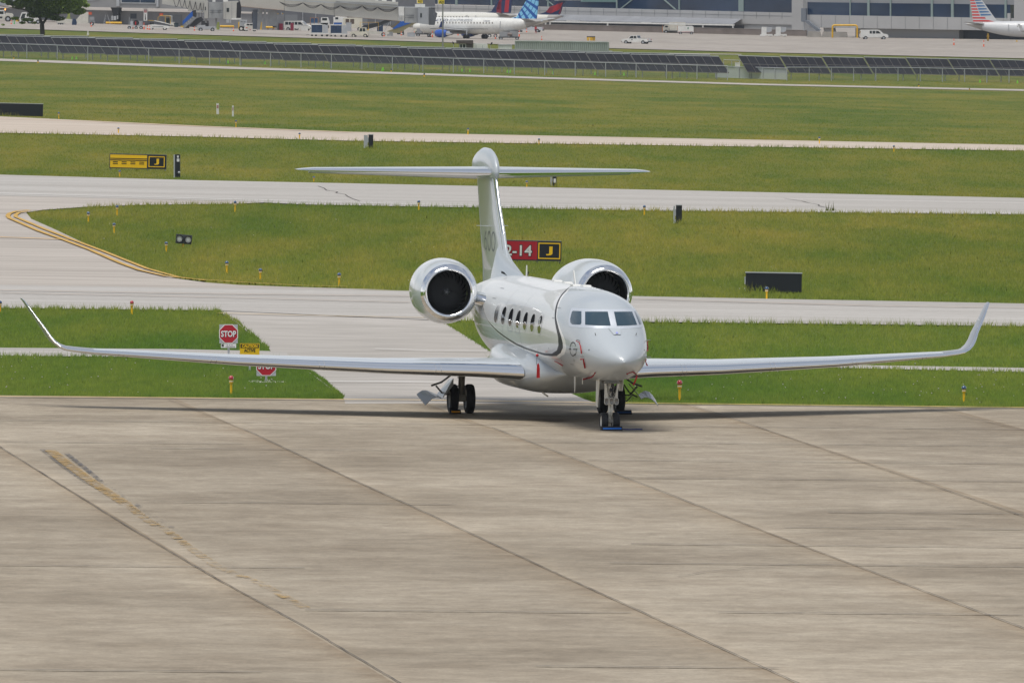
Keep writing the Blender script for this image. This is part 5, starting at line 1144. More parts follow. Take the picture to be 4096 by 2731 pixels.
# covered baggage carts
def bag_cart(px,py,label,w_=2.4,h=1.75,frame=WHT,cloth=NAVY,yaw=0,side=True,group='baggage carts on the ramp'):
    z0=.72; t=empty('baggage_cart',G(px,py),yaw,label,'baggage cart',group); mb=MB()
    mb.box(-w_/2-.35,w_/2+1.35 if side else w_/2+.1,-.75,.75,z0-.14,z0)
    for x in (-w_/2,w_/2-.1): 
        for y in (-.75,.69): mb.box(x,x+.10,y,y+.06,z0,z0+h)
    mb.box(-w_/2,w_/2,-.75,-.69,z0+h-.1,z0+h).box(-w_/2,w_/2,.69,.75,z0+h-.1,z0+h).box(-w_/2,w_/2,-.75,-.69,z0,z0+.1)
    mb.build('frame',frame,t); MB().box(-w_/2,w_/2,-.74,.74,z0+h,z0+h+.06).build('roof',frame,t)
    R=[[(x,-.70+.03*math.sin(x*9),z) for z in (z0+.08,z0+h*.5,z0+h-.08)] for x in np.linspace(-w_/2+.1,w_/2-.1,22)]
    MB().rings(R,closed=False).build('curtain',cloth,t,fix=False)
    if side: MB().box(w_/2+.01,w_/2+1.0,-.7,.7,z0+.02,z0+h-.1).build('side_box',LGR,t)
    for x in ([-w_/2+.2,-w_/2+1.0,w_/2-.2,w_/2+.8] if side else [-w_/2+.35,w_/2-.35]): 
        for y in (-.6,.6):
            wo=MB().tube((x,y-.1,.22),(x,y+.1,.22),.22,n=12).build('wheel',RUB,t)
    MB().bar((-w_/2-.3,0,.5),(-w_/2-1.0,0,.35),.06,.06).build('tow_bar',DRK,t); return t
bag_cart(1268,148,'left one of two dark curtained baggage carts with grey side boxes')
bag_cart(1345,150,'right one of two dark curtained baggage carts, behind the ivory tug')
mb_=mat('blue_curtain',(.025,.06,.22),.7,var=.25,vs=3)
bag_cart(2292,122.5,'blue curtained baggage cart with white frame under the canopy',w_=3.0,h=1.45,cloth=mb_,side=False)
bag_cart(2373,126,'all blue baggage cart with open middle, right of the white framed one',w_=3.1,h=1.45,frame=mat('dark_blue_frame',(.02,.035,.12),.6),cloth=mb_,side=False)
# belt loaders and conveyors
vehicle('belt_loader',636,122.5,'white belt loader truck with yellow rails by the service carts','belt loader',[('body',WHT,[('P',[(-2.2,.5),(-2.2,1.1),(-1.2,1.25),(1.3,1.0),(2.2,.85),(2.2,.45)],-.9,.9)]),('stripe',BLK,[('B',-1.3,.9,-.915,-.901,.70,.78)]),
  ('belt',BLK,[('P',[(-1.1,1.85),(-.7,1.92),(.8,1.62),(3.0,.95),(3.1,.85),(2.7,.88),(.6,1.45)],-.62,.62)]),('belt_rail',WHT,[('P',[(-1.1,1.95),(-.7,2.02),(.8,1.74),(2.4,1.25),(2.4,1.1),(.6,1.55),(-.8,1.85)],-.70,-.63)]),
  ('roof_rail',YEL,[('R',(-.2,-.6,2.6),(.3,-.6,3.0),.08,.08),('R',(.3,-.6,3.0),(2.3,-.6,2.9),.08,.08),('R',(2.3,-.6,2.9),(2.35,-.6,1.3),.08,.08),('R',(-.2,-.6,2.6),(-.2,-.6,1.8),.08,.08),('R',(1.3,-.6,2.95),(1.3,-.6,1.6),.10,.08),('R',(-2.2,-.6,2.05),(-.9,-.6,1.95),.1,.08)]),
  ('cab_screen',GLS,[('B',1.5,2.2,-.4,.4,1.5,2.5)]),('canopy',WHT,[('B',.2,2.7,-.6,.6,2.9,3.0),('B',2.6,2.7,-.6,-.5,1.0,2.9)]),('seat',BLK,[('B',-1.9,-1.0,-.5,.5,1.1,1.6)])],W4(-1.55,1.2,.75,.42),0,hub=WHT)
vehicle('belt_loader',1490,147,'dark belt loader with a sagging black conveyor right of the ivory tug','belt loader',[('body',CRM,[('P',[(-2.8,.5),(-2.8,1.2),(-1.5,1.25),(1.5,1.0),(3.4,.95),(3.4,.5)],-.8,.8)]),('belt',DRK,[('P',[(-2.6,1.5),(-1.8,2.3),(1.5,2.9),(5.2,4.6),(6.3,4.7),(6.4,4.3),(4.6,3.5),(1.6,2.2),(-1.6,1.3)],-.6,.6)]),
  ('bag_tray',mat('olive_tray',(.16,.13,.08),.7),[('P',[(3.6,2.0),(4.2,1.7),(5.6,2.9),(6.0,3.9),(5.4,3.3),(4.4,2.4)],-.75,-.62)]),('belt_support',STL,[('R',(-1.2,-.5,1.1),(1.8,-.5,2.2),.1,.1),('R',(2.4,-.5,1.0),(3.4,-.5,2.8),.1,.1)]),('hand_rail',YEL,[('R',(-2.5,-.7,2.9),(1.2,-.7,2.9),.06,.06),('R',(-2.5,-.7,1.2),(-2.5,-.7,2.9),.06,.06),('R',(-.8,-.7,1.2),(-.8,-.7,2.9),.06,.06),('R',(1.2,-.7,1.2),(1.2,-.7,2.9),.06,.06)])],W4(-2.0,2.2,.7,.42),0)
vehicle('belt_loader',1600,143,'conveyor with bright blue side cover rising to the airliner','belt loader',[('frame',mat('olive_frame',(.25,.22,.12),.6),[('P',[(-2.6,.5),(-2.6,.9),(3.6,3.1),(3.7,2.8),(1.0,1.2),(.4,.5)],-.6,.6)]),('side_cover',BLU,[('P',[(-1.6,1.45),(.0,3.4),(3.2,3.3),(3.4,3.0),(.2,1.8),(-1.2,1.3)],-.68,-.61)]),('counter_weight',DRK,[('B',-.6,.8,-.55,.55,.25,.9)])],W4(-1.9,.5,.55,.35),0)
# service carts, power units, loaders
vehicle('service_cart',541,119,'row of black hose reel carts with red extinguisher left of the belt loader','cart',[('deck',LGR,[('B',-1.5,1.5,-.7,.7,.62,.74)]),('reel',DRK,[('T',(.2,-.5,1.35),(.2,.5,1.35),.62)]),('tank',GRY,[('B',.6,1.5,-.5,.5,.74,1.75)]),('hose_rack',STL,[('R',(-1.3,0,.7),(-1.2,0,2.5),.08,.08),('R',(-.7,0,.7),(-.7,0,2.2),.08,.08),('B',-1.0,-.4,-.4,.4,.8,1.7)]),('extinguisher',RED,[('T',(.1,-.62,.95),(.1,-.62,1.6),.13)])],W4(-1.2,1.2,.6,.35)+[(0.2,-.6,.33,.25)],0)
vehicle('cargo_loader',322,104,'low white cargo loader with wedge shaped body and tall white box','loader',[('body',CRM,[('P',[(-1.2,.5),(-1.1,1.0),(.1,2.3),(.7,2.4),(.7,2.75),(1.6,2.75),(1.65,.45)],-.9,.9)]),('deck',CRM,[('P',[(-4.7,.6),(-4.8,1.2),(-4.2,1.5),(-1.6,1.3),(-1.2,.9),(-1.2,.5)],-.8,.8)]),('cover',NAVY,[('P',[(-1.75,.15),(-1.6,1.4),(-1.0,1.4),(-.7,.7),(-.8,.15)],-.95,-.91)]),('hose',mat('olive_hose',(.28,.33,.08),.7),[('P',[(-2.9,1.4),(-2.6,2.0),(-2.6,3.6),(-2.1,3.6),(-2.1,1.8),(-1.9,1.4)],-.8,-.5)]),('hitch',GRY,[('B',1.7,2.9,-.7,.7,.6,1.0),('B',1.75,2.8,-.6,.6,1.1,1.8)])],[(2.35,-.6,.42,.3),(-4.3,-.6,.3,.25),(-3.8,-.6,.3,.25)],0)
vehicle('power_unit',398,97,'white boxy power unit with red handle beside the yellow beam','power unit',[('body',WHT,[('B',-1.0,1.0,-.8,.8,.35,2.15)]),('label_plate',BLK,[('B',-.75,-.5,-.815,-.801,1.6,1.9)]),('handle',RED,[('B',-.3,.15,-.83,-.801,1.38,1.46)])],W4(-.7,.7,.6,.25),0)
vehicle('power_unit',2742,139.5,'white power unit with green mark at the right end of the service trucks','power unit',[('body',WHT,[('P',[(-1.6,.5),(-1.6,1.75),(1.35,1.8),(1.65,1.55),(1.65,.5)],-.8,.8)]),('base',GRY,[('B',-1.6,1.65,-.75,.75,.38,.5)]),('mark',mat('green_mark',(.03,.18,.1),.6),[('B',.4,.62,-.815,-.801,1.1,1.5)]),('stripe',RED,[('B',-1.5,1.5,-.815,-.801,.52,.58)])],W4(-1.0,1.2,.7,.3),0)
vehicle('service_truck',2697,135,'cream service truck with tall box body between push tug and power unit','truck',[('chassis',GRY,[('B',-2.3,2.3,-.85,.85,.45,.65)]),('body',CRM,[('P',[(-1.0,.65),(-1.1,2.25),(-.5,2.3),(.4,2.35),(2.3,2.25),(2.3,.65)],-.95,.95)]),('cab',CRM,[('P',[(-2.3,.6),(-2.3,1.25),(-1.9,1.75),(-1.1,1.75),(-1.1,.6)],-.9,.9)]),('cab_window',GLS,[('P',[(-2.0,1.25),(-1.8,1.6),(-1.3,1.6),(-1.3,1.25)],-.915,-.901)]),('ladder',mat('rust_paint',(.45,.18,.06),.7),[('B',-2.45,-2.35,-.9,-.8,.3,1.6),('B',.6,.68,-1.0,-.951,.6,1.6)])],W4(-1.7,1.6,.8,.38),0)
vehicle('push_tug',2600,130,'long white aircraft push tug with big octagonal wheel arches','tow tractor',[('body',CRM,[('P',[(-2.55,.3),(-2.4,.95),(-1.1,1.55),(2.6,1.5),(2.65,.3)],-1.1,1.1)]),('cab',WHT,[('P',[(-2.5,.95),(-2.25,1.95),(-1.2,2.1),(-1.0,1.5)],-1.0,1.0)]),('cab_window',GLS,[('P',[(-2.3,1.1),(-2.12,1.78),(-1.75,1.82),(-1.75,1.1)],-1.02,-1.001),('P',[(-1.65,1.45),(-1.65,1.85),(-1.3,1.9),(-1.2,1.5)],-1.02,-1.001)]),
  ('wheel_arch',DRK,[('P',[(x+.75*math.cos(math.radians(22.5+45*i)),.62+.75*math.sin(math.radians(22.5+45*i))) for i in range(8)],-1.12,-1.101) for x in (-.65,1.65)]),('bumper',YEL,[('B',-2.75,-2.5,-.9,.9,.3,.5)]),('rail',WHT,[('B',-1.2,.3,-1.0,-.95,1.95,2.05),('B',.2,.3,-1.0,-.95,1.5,2.0)])],[(-.65,-1.0,.52,.35),(1.65,-1.0,.52,.35)],0)
def gpu(px,py,label,l_=4.0,yaw=0):
    return vehicle('power_unit',px,py,label,'power unit',[('deck',DRK,[('B',-l_/2,l_/2,-.8,.8,.5,.72)]),('engine_box',GRY,[('B',-l_/2+.2,-.1,-.7,.7,.72,1.75),('B',.1,l_/2-.3,-.6,.6,.72,1.95)]),('tank',mat('brown_tank',(.16,.13,.12),.6),[('T',(-.3,-.75,1.2),(.6,-.75,1.2),.3)]),('draw_bar',STL,[('R',(-l_/2,0,.6),(-l_/2-.9,0,1.2),.08,.08)])],W4(-l_/2+.5,l_/2-.5,.7,.36),yaw)
gpu(1694,149,'low dark cart with brown tank under the bellows of the long jet bridge',3.2)
gpu(2036,162,'dark engine cart on a trailer below the airliner tail',4.3)
vehicle('service_cart',1968,152,'pale small cart behind the airliner main wheels','cart',[('body',CRM,[('B',-.9,1.2,-.6,.6,.7,1.4)]),('mast',WHT,[('R',(.9,0,.8),(1.5,0,1.9),.1,.1)])],[(-.5,-.5,.4,.25),(.7,-.5,.4,.25)],0,hub=WHT)
vehicle('tow_tractor',18,89,'big white tow tractor with orange beacon cut by the left edge','tow tractor',[('body',CRM,[('P',[(-2.4,.4),(-2.4,1.35),(.1,1.35),(.3,1.85),(1.5,1.75),(1.8,1.45),(1.75,.4)],-1.1,1.1)]),('cab',WHT,[('P',[(-2.3,1.35),(-2.2,2.4),(-.1,2.4),(.1,1.35)],-1.0,1.0)]),('cab_window',GLS,[('B',-1.5,-.15,-1.015,-1.001,1.6,2.2),('B',-1.4,-.4,-1.115,-1.101,.75,1.1)]),('beacon',AMB,[('T',(.15,0,2.4),(.15,0,2.72),.12)])],[(.75,-1.0,.62,.4),(-1.6,-1.0,.62,.4)],0)
vehicle('tow_tractor',102,97,'white tow tractor with raised cab half hidden by the tree','tow tractor',[('body',WHT,[('P',[(-1.4,.45),(-1.5,.9),(-.2,1.0),(.0,1.9),(1.2,1.95),(2.6,1.7),(3.1,1.3),(3.0,.6)],-1.0,1.0)]),('cab',WHT,[('P',[(-1.3,.9),(-.75,2.35),(.3,2.4),(.35,.9)],-.95,.95)]),('cab_window',GLS,[('P',[(-1.0,1.1),(-.6,2.1),(.1,2.15),(.15,1.1)],-.965,-.951)]),('step',YEL,[('B',-1.9,-1.2,-1.0,-.6,.5,.95)])],[(.95,-.95,.62,.4),(-.7,-.95,.3,.3),(2.6,-.95,.45,.3)],0)
vehicle('service_truck',1412,126,'cream truck body with two brown windows behind the ivory tug','truck',[('body',CRM2,[('B',-2.0,1.9,-.9,.9,.6,2.75)]),('window',mat('brown_window',(.10,.07,.05),.3),[('B',-1.5,-.75,-.915,-.901,1.55,2.5),('B',-.55,.25,-.915,-.901,1.5,2.5)])],W4(-1.3,1.3,.8,.42),0)
vehicle('service_truck',1365,118,'white truck behind the baggage carts under the jet bridge','truck',[('body',WHT,[('B',-1.6,1.2,-.9,.9,.8,2.5)]),('window',GLS,[('B',-1.2,-.6,-.915,-.901,2.0,2.45),('B',.5,1.15,-.915,-.901,.9,2.0)]),('roof_box',WHT,[('B',-1.2,1.7,-.8,.8,2.5,3.0)])],W4(-1.0,.8,.8,.42),0)
vehicle('service_truck',1275,118,'truck with blue tanks and orange rails behind the left baggage cart','truck',[('body',LGR,[('B',-1.8,1.9,-.9,.9,.9,1.3)]),('tank',mat('blue_tank',(.03,.10,.22),.5),[('B',-1.6,-.2,-.8,.8,1.3,2.3)]),('cab',WHT,[('P',[(.4,1.0),(.5,2.4),(1.9,2.45),(2.2,1.6),(2.2,1.0)],-.9,.9)]),('cab_window',GLS,[('B',.7,1.7,-.915,-.901,1.8,2.3)]),('guard_rail',mat('rust_rail',(.42,.2,.08),.6),[('R',(-1.7,-.9,.8),(-1.7,-.9,2.4),.08,.08),('R',(-.9,-.9,.8),(-.9,-.9,2.4),.08,.08),('R',(-.1,-.9,.8),(-.1,-.9,2.4),.08,.08),('R',(-1.7,-.9,2.3),(-.1,-.9,2.3),.08,.08)])],[(-1.1,-.85,.45,.3),(1.6,-.85,.5,.35)],0)
# white covered loaders by the low wall
for px,l_ in ((3064,'left one of two white hooded carts by the low wall'),(3121,'right one of two white hooded carts by the low wall')):
    vehicle('hooded_cart',px,149,l_,'cart',[('hood',WHT,[('P',[(-.95,.55),(-.9,2.05),(.1,2.05),(.1,.55)],-.8,.8)]),('box',LGR,[('P',[(.1,1.0),(.1,2.0),(1.2,1.95),(1.15,1.2),(.6,.95)],-.7,.7)]),('base',WHT,[('P',[(-1.3,.2),(-1.2,.55),(1.3,.6),(1.35,.25),(.6,.22),(.3,.35),(-.6,.15)],-.85,.85)])],[(-.9,-.7,.2,.2),(.9,-.7,.2,.2)],0,group='hooded carts by the low wall')
vehicle('service_cart',2890,137,'dark blue loader cart parked under the canopy end','cart',[('body',mat('deep_navy',(.02,.03,.07),.5),[('P',[(-1.3,.5),(-1.2,2.0),(1.0,2.0),(1.3,1.0),(1.2,.5)],-.8,.8)]),('opening',BLK,[('B',-.35,.7,-.815,-.801,.9,1.7)])],W4(-.9,.9,.7,.35),0)
for px,py,w_,h_,m_,l_ in ((243,98,1.6,1.5,GRY,'grey steel crate left of the flat cargo loader'),(690,111,.9,1.1,CRM,'cream locker behind the belt loader'),(745,116,1.2,1.0,DRK,'black crate below the blue stairs'),(1125,124,.7,1.5,mat('maroon_paint',(.25,.02,.05),.5),'maroon gas bottle cabinet at the grey pickup'),(1168,125.5,.6,1.7,mat('maroon_paint',(.25,.02,.05)),'maroon upright cabinet between the pickup and the van'),(1218,126,1.4,1.2,WHT,'white crate right of the passenger van'),(1352,122,1.6,1.6,BLU,'blue crate behind the right curtained cart'),(1395,128,1.0,1.9,LGR,'grey upright locker between carts and ivory tug'),(1462,132,1.3,1.0,YEL,'yellow crate behind the ivory tug'),(1520,133,1.2,1.7,NAVY,'navy locker behind the dark conveyor'),(1560,147,1.1,.9,GRY,'small grey box beside the cone under the conveyor'),(1645,150,1.5,.9,LGR,'grey ground box below the jet bridge cabin'),(820,121,1.4,1.9,DRK,'black machine behind the grey flat tug'),(872,122,.5,1.7,mat('olive_hose',(.28,.33,.08)),'olive pipe post right of the grey flat tug')):
    t=empty('equipment_crate',G(px,py),random.uniform(-.15,.15),l_,'crate'); MB().box(-w_/2,w_/2,-.5,.5,.08,h_).build('box',m_,t); MB().box(-w_/2-.03,w_/2+.03,-.53,.53,h_,h_+.05).build('lid',GRY,t); MB().box(-w_/2+.1,-w_/2+.25,-.45,.45,0,.08).box(w_/2-.25,w_/2-.1,-.45,.45,0,.08).build('skid',DRK,t)
# ---- small things by the concourse
pl=Plane(340,96,1080,123)
t=px_thing('hose_beam',pl.P(465,98),'long yellow beam on stands between power unit and cardboard boxes','barrier'); 
def tube_px(t,pl,name,m,p,q,r,off=1.5): return MB().tube(pl.P(*p,off)-t.location,pl.P(*q,off)-t.location,r,n=8).build(name,m,t)
tube_px(t,pl,'beam',YEL,(432,92),(495,92.5),.22); tube_px(t,pl,'stand',mat('rust_stand',(.30,.12,.05),.7),(434,100),(492,101),.07)
t=px_thing('hose_beam',pl.P(916,112),'yellow beam on two legs under the jet bridge cabin','barrier'); tube_px(t,pl,'beam',YEL,(888,106),(944,106.5),.2); tube_px(t,pl,'leg',YEL,(899,107),(899,118),.07); tube_px(t,pl,'leg',YEL,(928,107),(928,118),.07)
t=px_thing('hose_beam',pl.P(1090,120),'yellow beam on rusty legs left of the vans','barrier'); tube_px(t,pl,'beam',YEL,(1071,110),(1108,110.5),.2); tube_px(t,pl,'leg',mat('rust_stand'," ") if False else mat('rust_stand',(.3,.12,.05)),(1080,112),(1080,123),.09); tube_px(t,pl,'leg',mat('rust_stand',(.3,.12,.05)),(1100,112),(1100,123),.09)
for i,(x,y0,y1,l_) in enumerate(((956,92,119,'fat yellow bollard left of the grey cart'),(1044,92,122,'yellow bollard beside the red column foot'))): 
    c=G(x,y1); s=F/c.y; t=empty('bollard',c,0,l_,'bollard'); MB().tube((0,0,0),(0,0,(y1-y0)/s),.17,n=10).sphere((0,0,(y1-y0)/s),.17).build('post',YEL,t)
for x,y0,y1,l_ in ((3557,125,153,'left yellow bollard of the pair beside the red hydrant'),(3581.5,126,153,'right yellow bollard of the pair beside the red hydrant'),(1112,55,122,'tall thin yellow pole, left of two at the vans'),(1131,55,122,'tall thin yellow pole, right of two at the vans')):
    c=G(x,y1); s=F/c.y; t=empty('bollard' if x>3000 else 'yellow_pole',c,0,l_,'bollard' if x>3000 else 'pole'); MB().tube((0,0,0),(0,0,(y1-y0)/s),.16 if x>3000 else .07,n=10).build('post',YEL,t); MB().sphere((0,0,(y1-y0)/s),.16 if x>3000 else .07).build('cap',YEL,t)
c=G(3567,153); t=empty('fire_hydrant',c,0,'dark red hydrant between the two yellow bollards','hydrant'); MB().tube((0,0,0),(0,0,.7),.13).sphere((0,0,.72),.14).tube((-.22,0,.5),(.22,0,.5),.08).build('barrel',mat('hydrant_red',(.25,.02,.03),.5),t)
c=G(3952,167); t=empty('fire_hydrant',c,0,'tall yellow standpipe under the striped airliner tail','hydrant'); MB().tube((0,0,0),(0,0,1.5),.18).sphere((0,0,1.5),.2).tube((-.3,0,1.1),(.3,0,1.1),.12).tube((0,0,.6),(0,0,.7),.28).build('barrel',YEL,t)
c=G(4067,170); t=empty('chock_box',c,0,'small yellow block under the striped airliner wing','block'); MB().prism([(-.25,0),(-.1,.4),(.1,.4),(.25,0)],-.2,.2).build('block',YEL,t)
pg=Plane(3324,154,3429,155)
t=px_thing('goalpost_frame',pg.P(3330,154),'yellow pipe goalpost frame left of the white van','gate')
P_=[pg.P(x,y)-t.location for x,y in ((3330,154),(3330,108),(3333,103.5),(3338,102),(3420,102),(3426,103.5),(3429,108),(3429,155))]
MB().path(P_,.19,8).build('pipe',YEL,t); MB().sphere(P_[3],.19).sphere(P_[4],.19).build('elbow',YEL,t)
# yellow marker blocks, boxes, ladder, bins
c=G(2364,166); t=empty('gate_block',c,0,'yellow numbered block with black top standing on the ramp above the container','marker'); MB().box(-.85,.1,-.5,.5,0,.82).prism([(.1,-.5),(.85,-.2),(.85,.8),(.1,.5)],0,.82,'z').build('block',YEL,t); MB().box(-.86,.86,-.5,.5,.82,1.0).build('top',DRK,t); text_obj('number','2',.5,m_sw,t,-.3,-.52,.40,bold=.01); text_obj('number','1',.5,mat('dim_number',(.3,.25,.1),.6),t,.5,-.42,.40,bold=.01)
for x,y,w_,h,l_ in ((428,94,1.1,1.7,'tall cardboard box behind the ladder'),(485,92,.9,.7,'low cardboard box right of the ladder'),(518,98,1.0,1.3,'cardboard box left of the service carts')):
    t=empty('cardboard_box',G(x,y+3),0,l_,'box'); MB().box(-w_/2,w_/2,-.4,.4,0,h).build('carton',mat('cardboard',(.30,.20,.11),.8,var=.2),t); MB().box(-.05,.05,-.405,-.4005,0,h).build('tape',mat('tape',(.4,.3,.2),.4),t)
t=empty('step_ladder',G(428,101),0,'open aluminium step ladder beside the white power unit','ladder'); mb=MB()
for a in (-.75,.75): mb.bar((a,-.2,0),(a*.25-.1,-.2,2.1),.07,.07)
for k in range(5): mb.bar((-.70+.12*k,-.2,.3+.35*k),(-.35+.06*k,-.2,.3+.35*k),.05,.05)
mb.build('frame',STL,t)
t=empty('waste_bin',G(705,112),0,'dark green bin under the concourse right of the belt loader','bin'); MB().prism([(-.35,0),(-.48,.95),(.48,.95),(.35,0)],-.4,.4).build('bin',mat('bin_green',(.03,.05,.06),.6),t); MB().box(-.5,.5,-.43,.43,.95,1.0).build('lid',DRK,t)
# people
def person(px,py,label,top,legs,h=1.75,skin=SKN):
    t=empty('person',G(px,py),random.uniform(-.5,.5),label,'person'); s=h/1.75
    V_=[(0,0,.95),(0,0,1.15),(0,0,1.40),(0,0,1.50),(0,0,1.60),(0,0,1.70),(-.1,0,.9),(-.12,0,.5),(-.13,.02,.08),(-.13,-.14,.04),(.1,0,.9),(.14,.05,.5),(.15,.1,.08),(.15,-.04,.04),(-.2,0,1.40),(-.27,0,1.12),(-.25,-.1,.88),(.2,0,1.40),(.28,0,1.12),(.25,-.12,.9)]
    E_=[(0,1),(1,2),(2,3),(3,4),(4,5),(0,6),(6,7),(7,8),(8,9),(0,10),(10,11),(11,12),(12,13),(2,14),(14,15),(15,16),(2,17),(17,18),(18,19)]
    Rr=[.15,.15,.16,.06,.10,.09,.10,.07,.05,.045,.10,.07,.05,.045,.07,.05,.04,.07,.05,.04]
    me=bpy.data.meshes.new('body'); me.from_pydata([Vector(v)*s for v in V_],E_,[]); o=bpy.data.objects.new('body',me); sc.collection.objects.link(o); o.parent=t
    m=o.modifiers.new('s','SKIN'); 
    for i,r in enumerate(Rr): me.skin_vertices[0].data[i].radius=(r*s,r*s*.8)
    me.skin_vertices[0].data[0].use_root=True; o.modifiers.new('u','SUBSURF').levels=1
    me.materials.append(top)
    MB().rings([[(c[0]+r*math.cos(a),c[1]+r*.9*math.sin(a),c[2]) for a in [2*math.pi*k/10 for k in range(10)]] for c,r in (((0,0,.98*s),.19),((-.0,0,.80*s),.2),((0,0,.7*s),.19))]).build('shorts',legs,t)
    MB().sphere((0,-.01,1.66*s),.115,10,8,1.15).build('head',skin,t)
    MB().sphere((0,.01,1.71*s),.12,10,6).build('cap',BLK,t)
person(2143,137,'person in a red top and dark trousers walking behind the airliner tail',RED,DRK)
person(1589,88,'person in a lime vest crouching on the conveyor top',LIM,DRK,1.2) if False else None
# ---- solar-side structures: booth, tanks, container, cameras
pb=FP(1930,209)
t=px_thing('guard_booth',pb.P(1858,208),'small brown roofed booth with white framed windows behind the fence','booth')
add(t,pb,'wall',mat('booth_wall',(.10,.085,.08),.7),rect(1836,1892,168,208),0,-2); add(t,pb,'roof',mat('booth_roof',(.09,.07,.065),.7),rect(1825,1893,162,176),.3,-2.3)
f=add(t,pb,'window_frame',WHT,[rect(1838,1864,175,178),rect(1838,1864,194,197),rect(1838,1840,178,194),rect(1849,1851,178,194),rect(1862,1864,178,194)],.05,0.002); add(t,pb,'window_pane',GLS,rect(1840,1862,178,194),.02,.001,f)
t=px_thing('storage_tank',pb.P(1920,209),'long white tank right of the brown booth','tank'); add(t,pb,'tank',WHT,[(1893,176),(1897,174),(1946,176),(1950,179),(1950,204),(1893,203)],-.2,-2); add(t,pb,'pipe',STL,[rect(1903,1905.5,180,206),rect(1929,1931.5,182,208)],0,-.1)
t=px_thing('white_shed',pb.P(2020,210),'white peaked metal shed between the tank and the container','shed'); add(t,pb,'wall',WHT,[rect(1993,2024,184,209,183,210),rect(2024,2048,183,210,184,208)],0,-2.2); add(t,pb,'roof',mat('shed_roof',(.45,.46,.46),.5),[(1991,181),(2000,178),(2042,177.5),(2049,183),(2024,182.2),(1993,184)],.1,-2.3)
for x,y0,y1,dx,l_ in ((1812,167,206,-3,'left dark lamp on a mast beside the brown booth'),(1961,170,206,5,'right dark lamp on a mast beside the white tank')):
    c=G(x+2,y1+6); s=F/c.y; t=empty('mast_lamp',c,0,l_,'lamp'); h=(y1+6-y0)/s; MB().tube((0,0,0),(0,0,h*.8),.05,n=6).build('mast',STL,t); MB().prism([(-.1+dx/s,h),(.15+dx/s,h*.96),(.12,h*.74),(-.12,h*.78)],-.1,.1).build('lamp_head',BLK,t)
pc=FP(2250,222)
t=px_thing('shipping_container',pc.P(2250,222),'long pale green corrugated shipping container behind the solar tables','container')
mcn=mat('container_green',(.36,.40,.37),.6,var=.1,vs=.6); L_px=(2062,2430); n_=46; mb=MB()
A=[]; 
for i in range(n_*4+1):
    x=L_px[0]+(L_px[1]-L_px[0])*i/(n_*4); off=(0,0.0,-.12,-.12)[i%4]; yt=167+(x-2059)*.0125
    A.append((pc.P(x,yt,off)-t.location,pc.P(x,yt+52,off)-t.location))
mb.add([a for a,b in A]+[b for a,b in A],[(i,i+1,len(A)+i+1,len(A)+i) for i in range(len(A)-1)]); mb.build('side_wall',mcn,t,fix=False)
add(t,pc,'frame',mcn,[rect(2059,2435,164,167.5,168.6,172),rect(2059,2062,167.5,218),rect(2430,2435,172,223)],.04,-.2); add(t,pc,'end_wall',mat('container_end',(.22,.22,.20),.6),rect(2434,2436.5,171,222),-.1,-2.4); add(t,pc,'roof',mcn,rect(2059,2435,163.4,164.3,168,168.8),-.05,-2.4)
t=px_thing('small_box',pc.P(2442,224),'small white box at the right foot of the container','box'); add(t,pc,'box',WHT,rect(2435.5,2449,205,217),0,-.8); add(t,pc,'lid',LGR,rect(2435,2449.5,203.5,205),.04,-.84)
# light poles with gate numbers
def pole(px,pyb,pyt,r,label,m=STL):
    c=G(px,pyb); s=F/c.y; t=empty('light_pole',c,0,label,'light pole'); MB().tube((0,0,0),(0,0,(pyb-pyt)/s),r,r*.75,n=10).build('mast',m,t); MB().tube((0,0,0),(0,0,.35),r*1.8,n=10).build('base',m,t); return t,s,(pyb-pyt)/s
t,s,h=pole(1771,204,-70,.15,'tall grey light pole standing before the airliner, carrying gate sign A21',mat('pole_grey',(.27,.27,.26),.6)); MB().box(-1.0,1.0,-.3,.3,h-.05,h+.3).build('lamp_head',LGR,t)
pole(1491.5,104,-80,.30,'thick white pole in front of the long jet bridge',LGR); pole(2743,97,-90,.13,'thin light pole in front of the glass terminal',STL); pole(352,142,123,.12,'short white vent pipe behind the solar tables',WHT)
def gate_sign(x0,x1,y0,y1,txt,pyb,label,dpt=.3):
    c=G((x0+x1)/2,pyb); s=F/c.y; o=c+Vector((0,-.5,(pyb-y1)/s)); t=empty('gate_sign',o,0,label,'sign'); w_=(x1-x0)/s; h=(y1-y0)/s
    MB().box(-w_/2,w_/2,-dpt/2,dpt/2,0,h).build('cabinet',WHT,t); f=MB().box(-w_/2+.14,w_/2-.02,-dpt/2-.02,-dpt/2-.001,.04,h-.04).build('face',mat('gate_yellow',(.85,.66,.02),.5),t); text_obj('lettering',txt,h*.62,BLK,f,.06,-dpt/2-.03,h*.47,bold=.02,wid=w_*.72)
    return t
gate_sign(1751,1778,0,17.5,'A21',204,'yellow gate sign reading A21 on the light pole')
gate_sign(1667,1691.5,-6,15,'A23',112,'yellow gate sign reading A23 above the jet bridge')
gate_sign(1594,1613,-8,6,'A25',108,'yellow gate sign cut by the top edge left of A23')
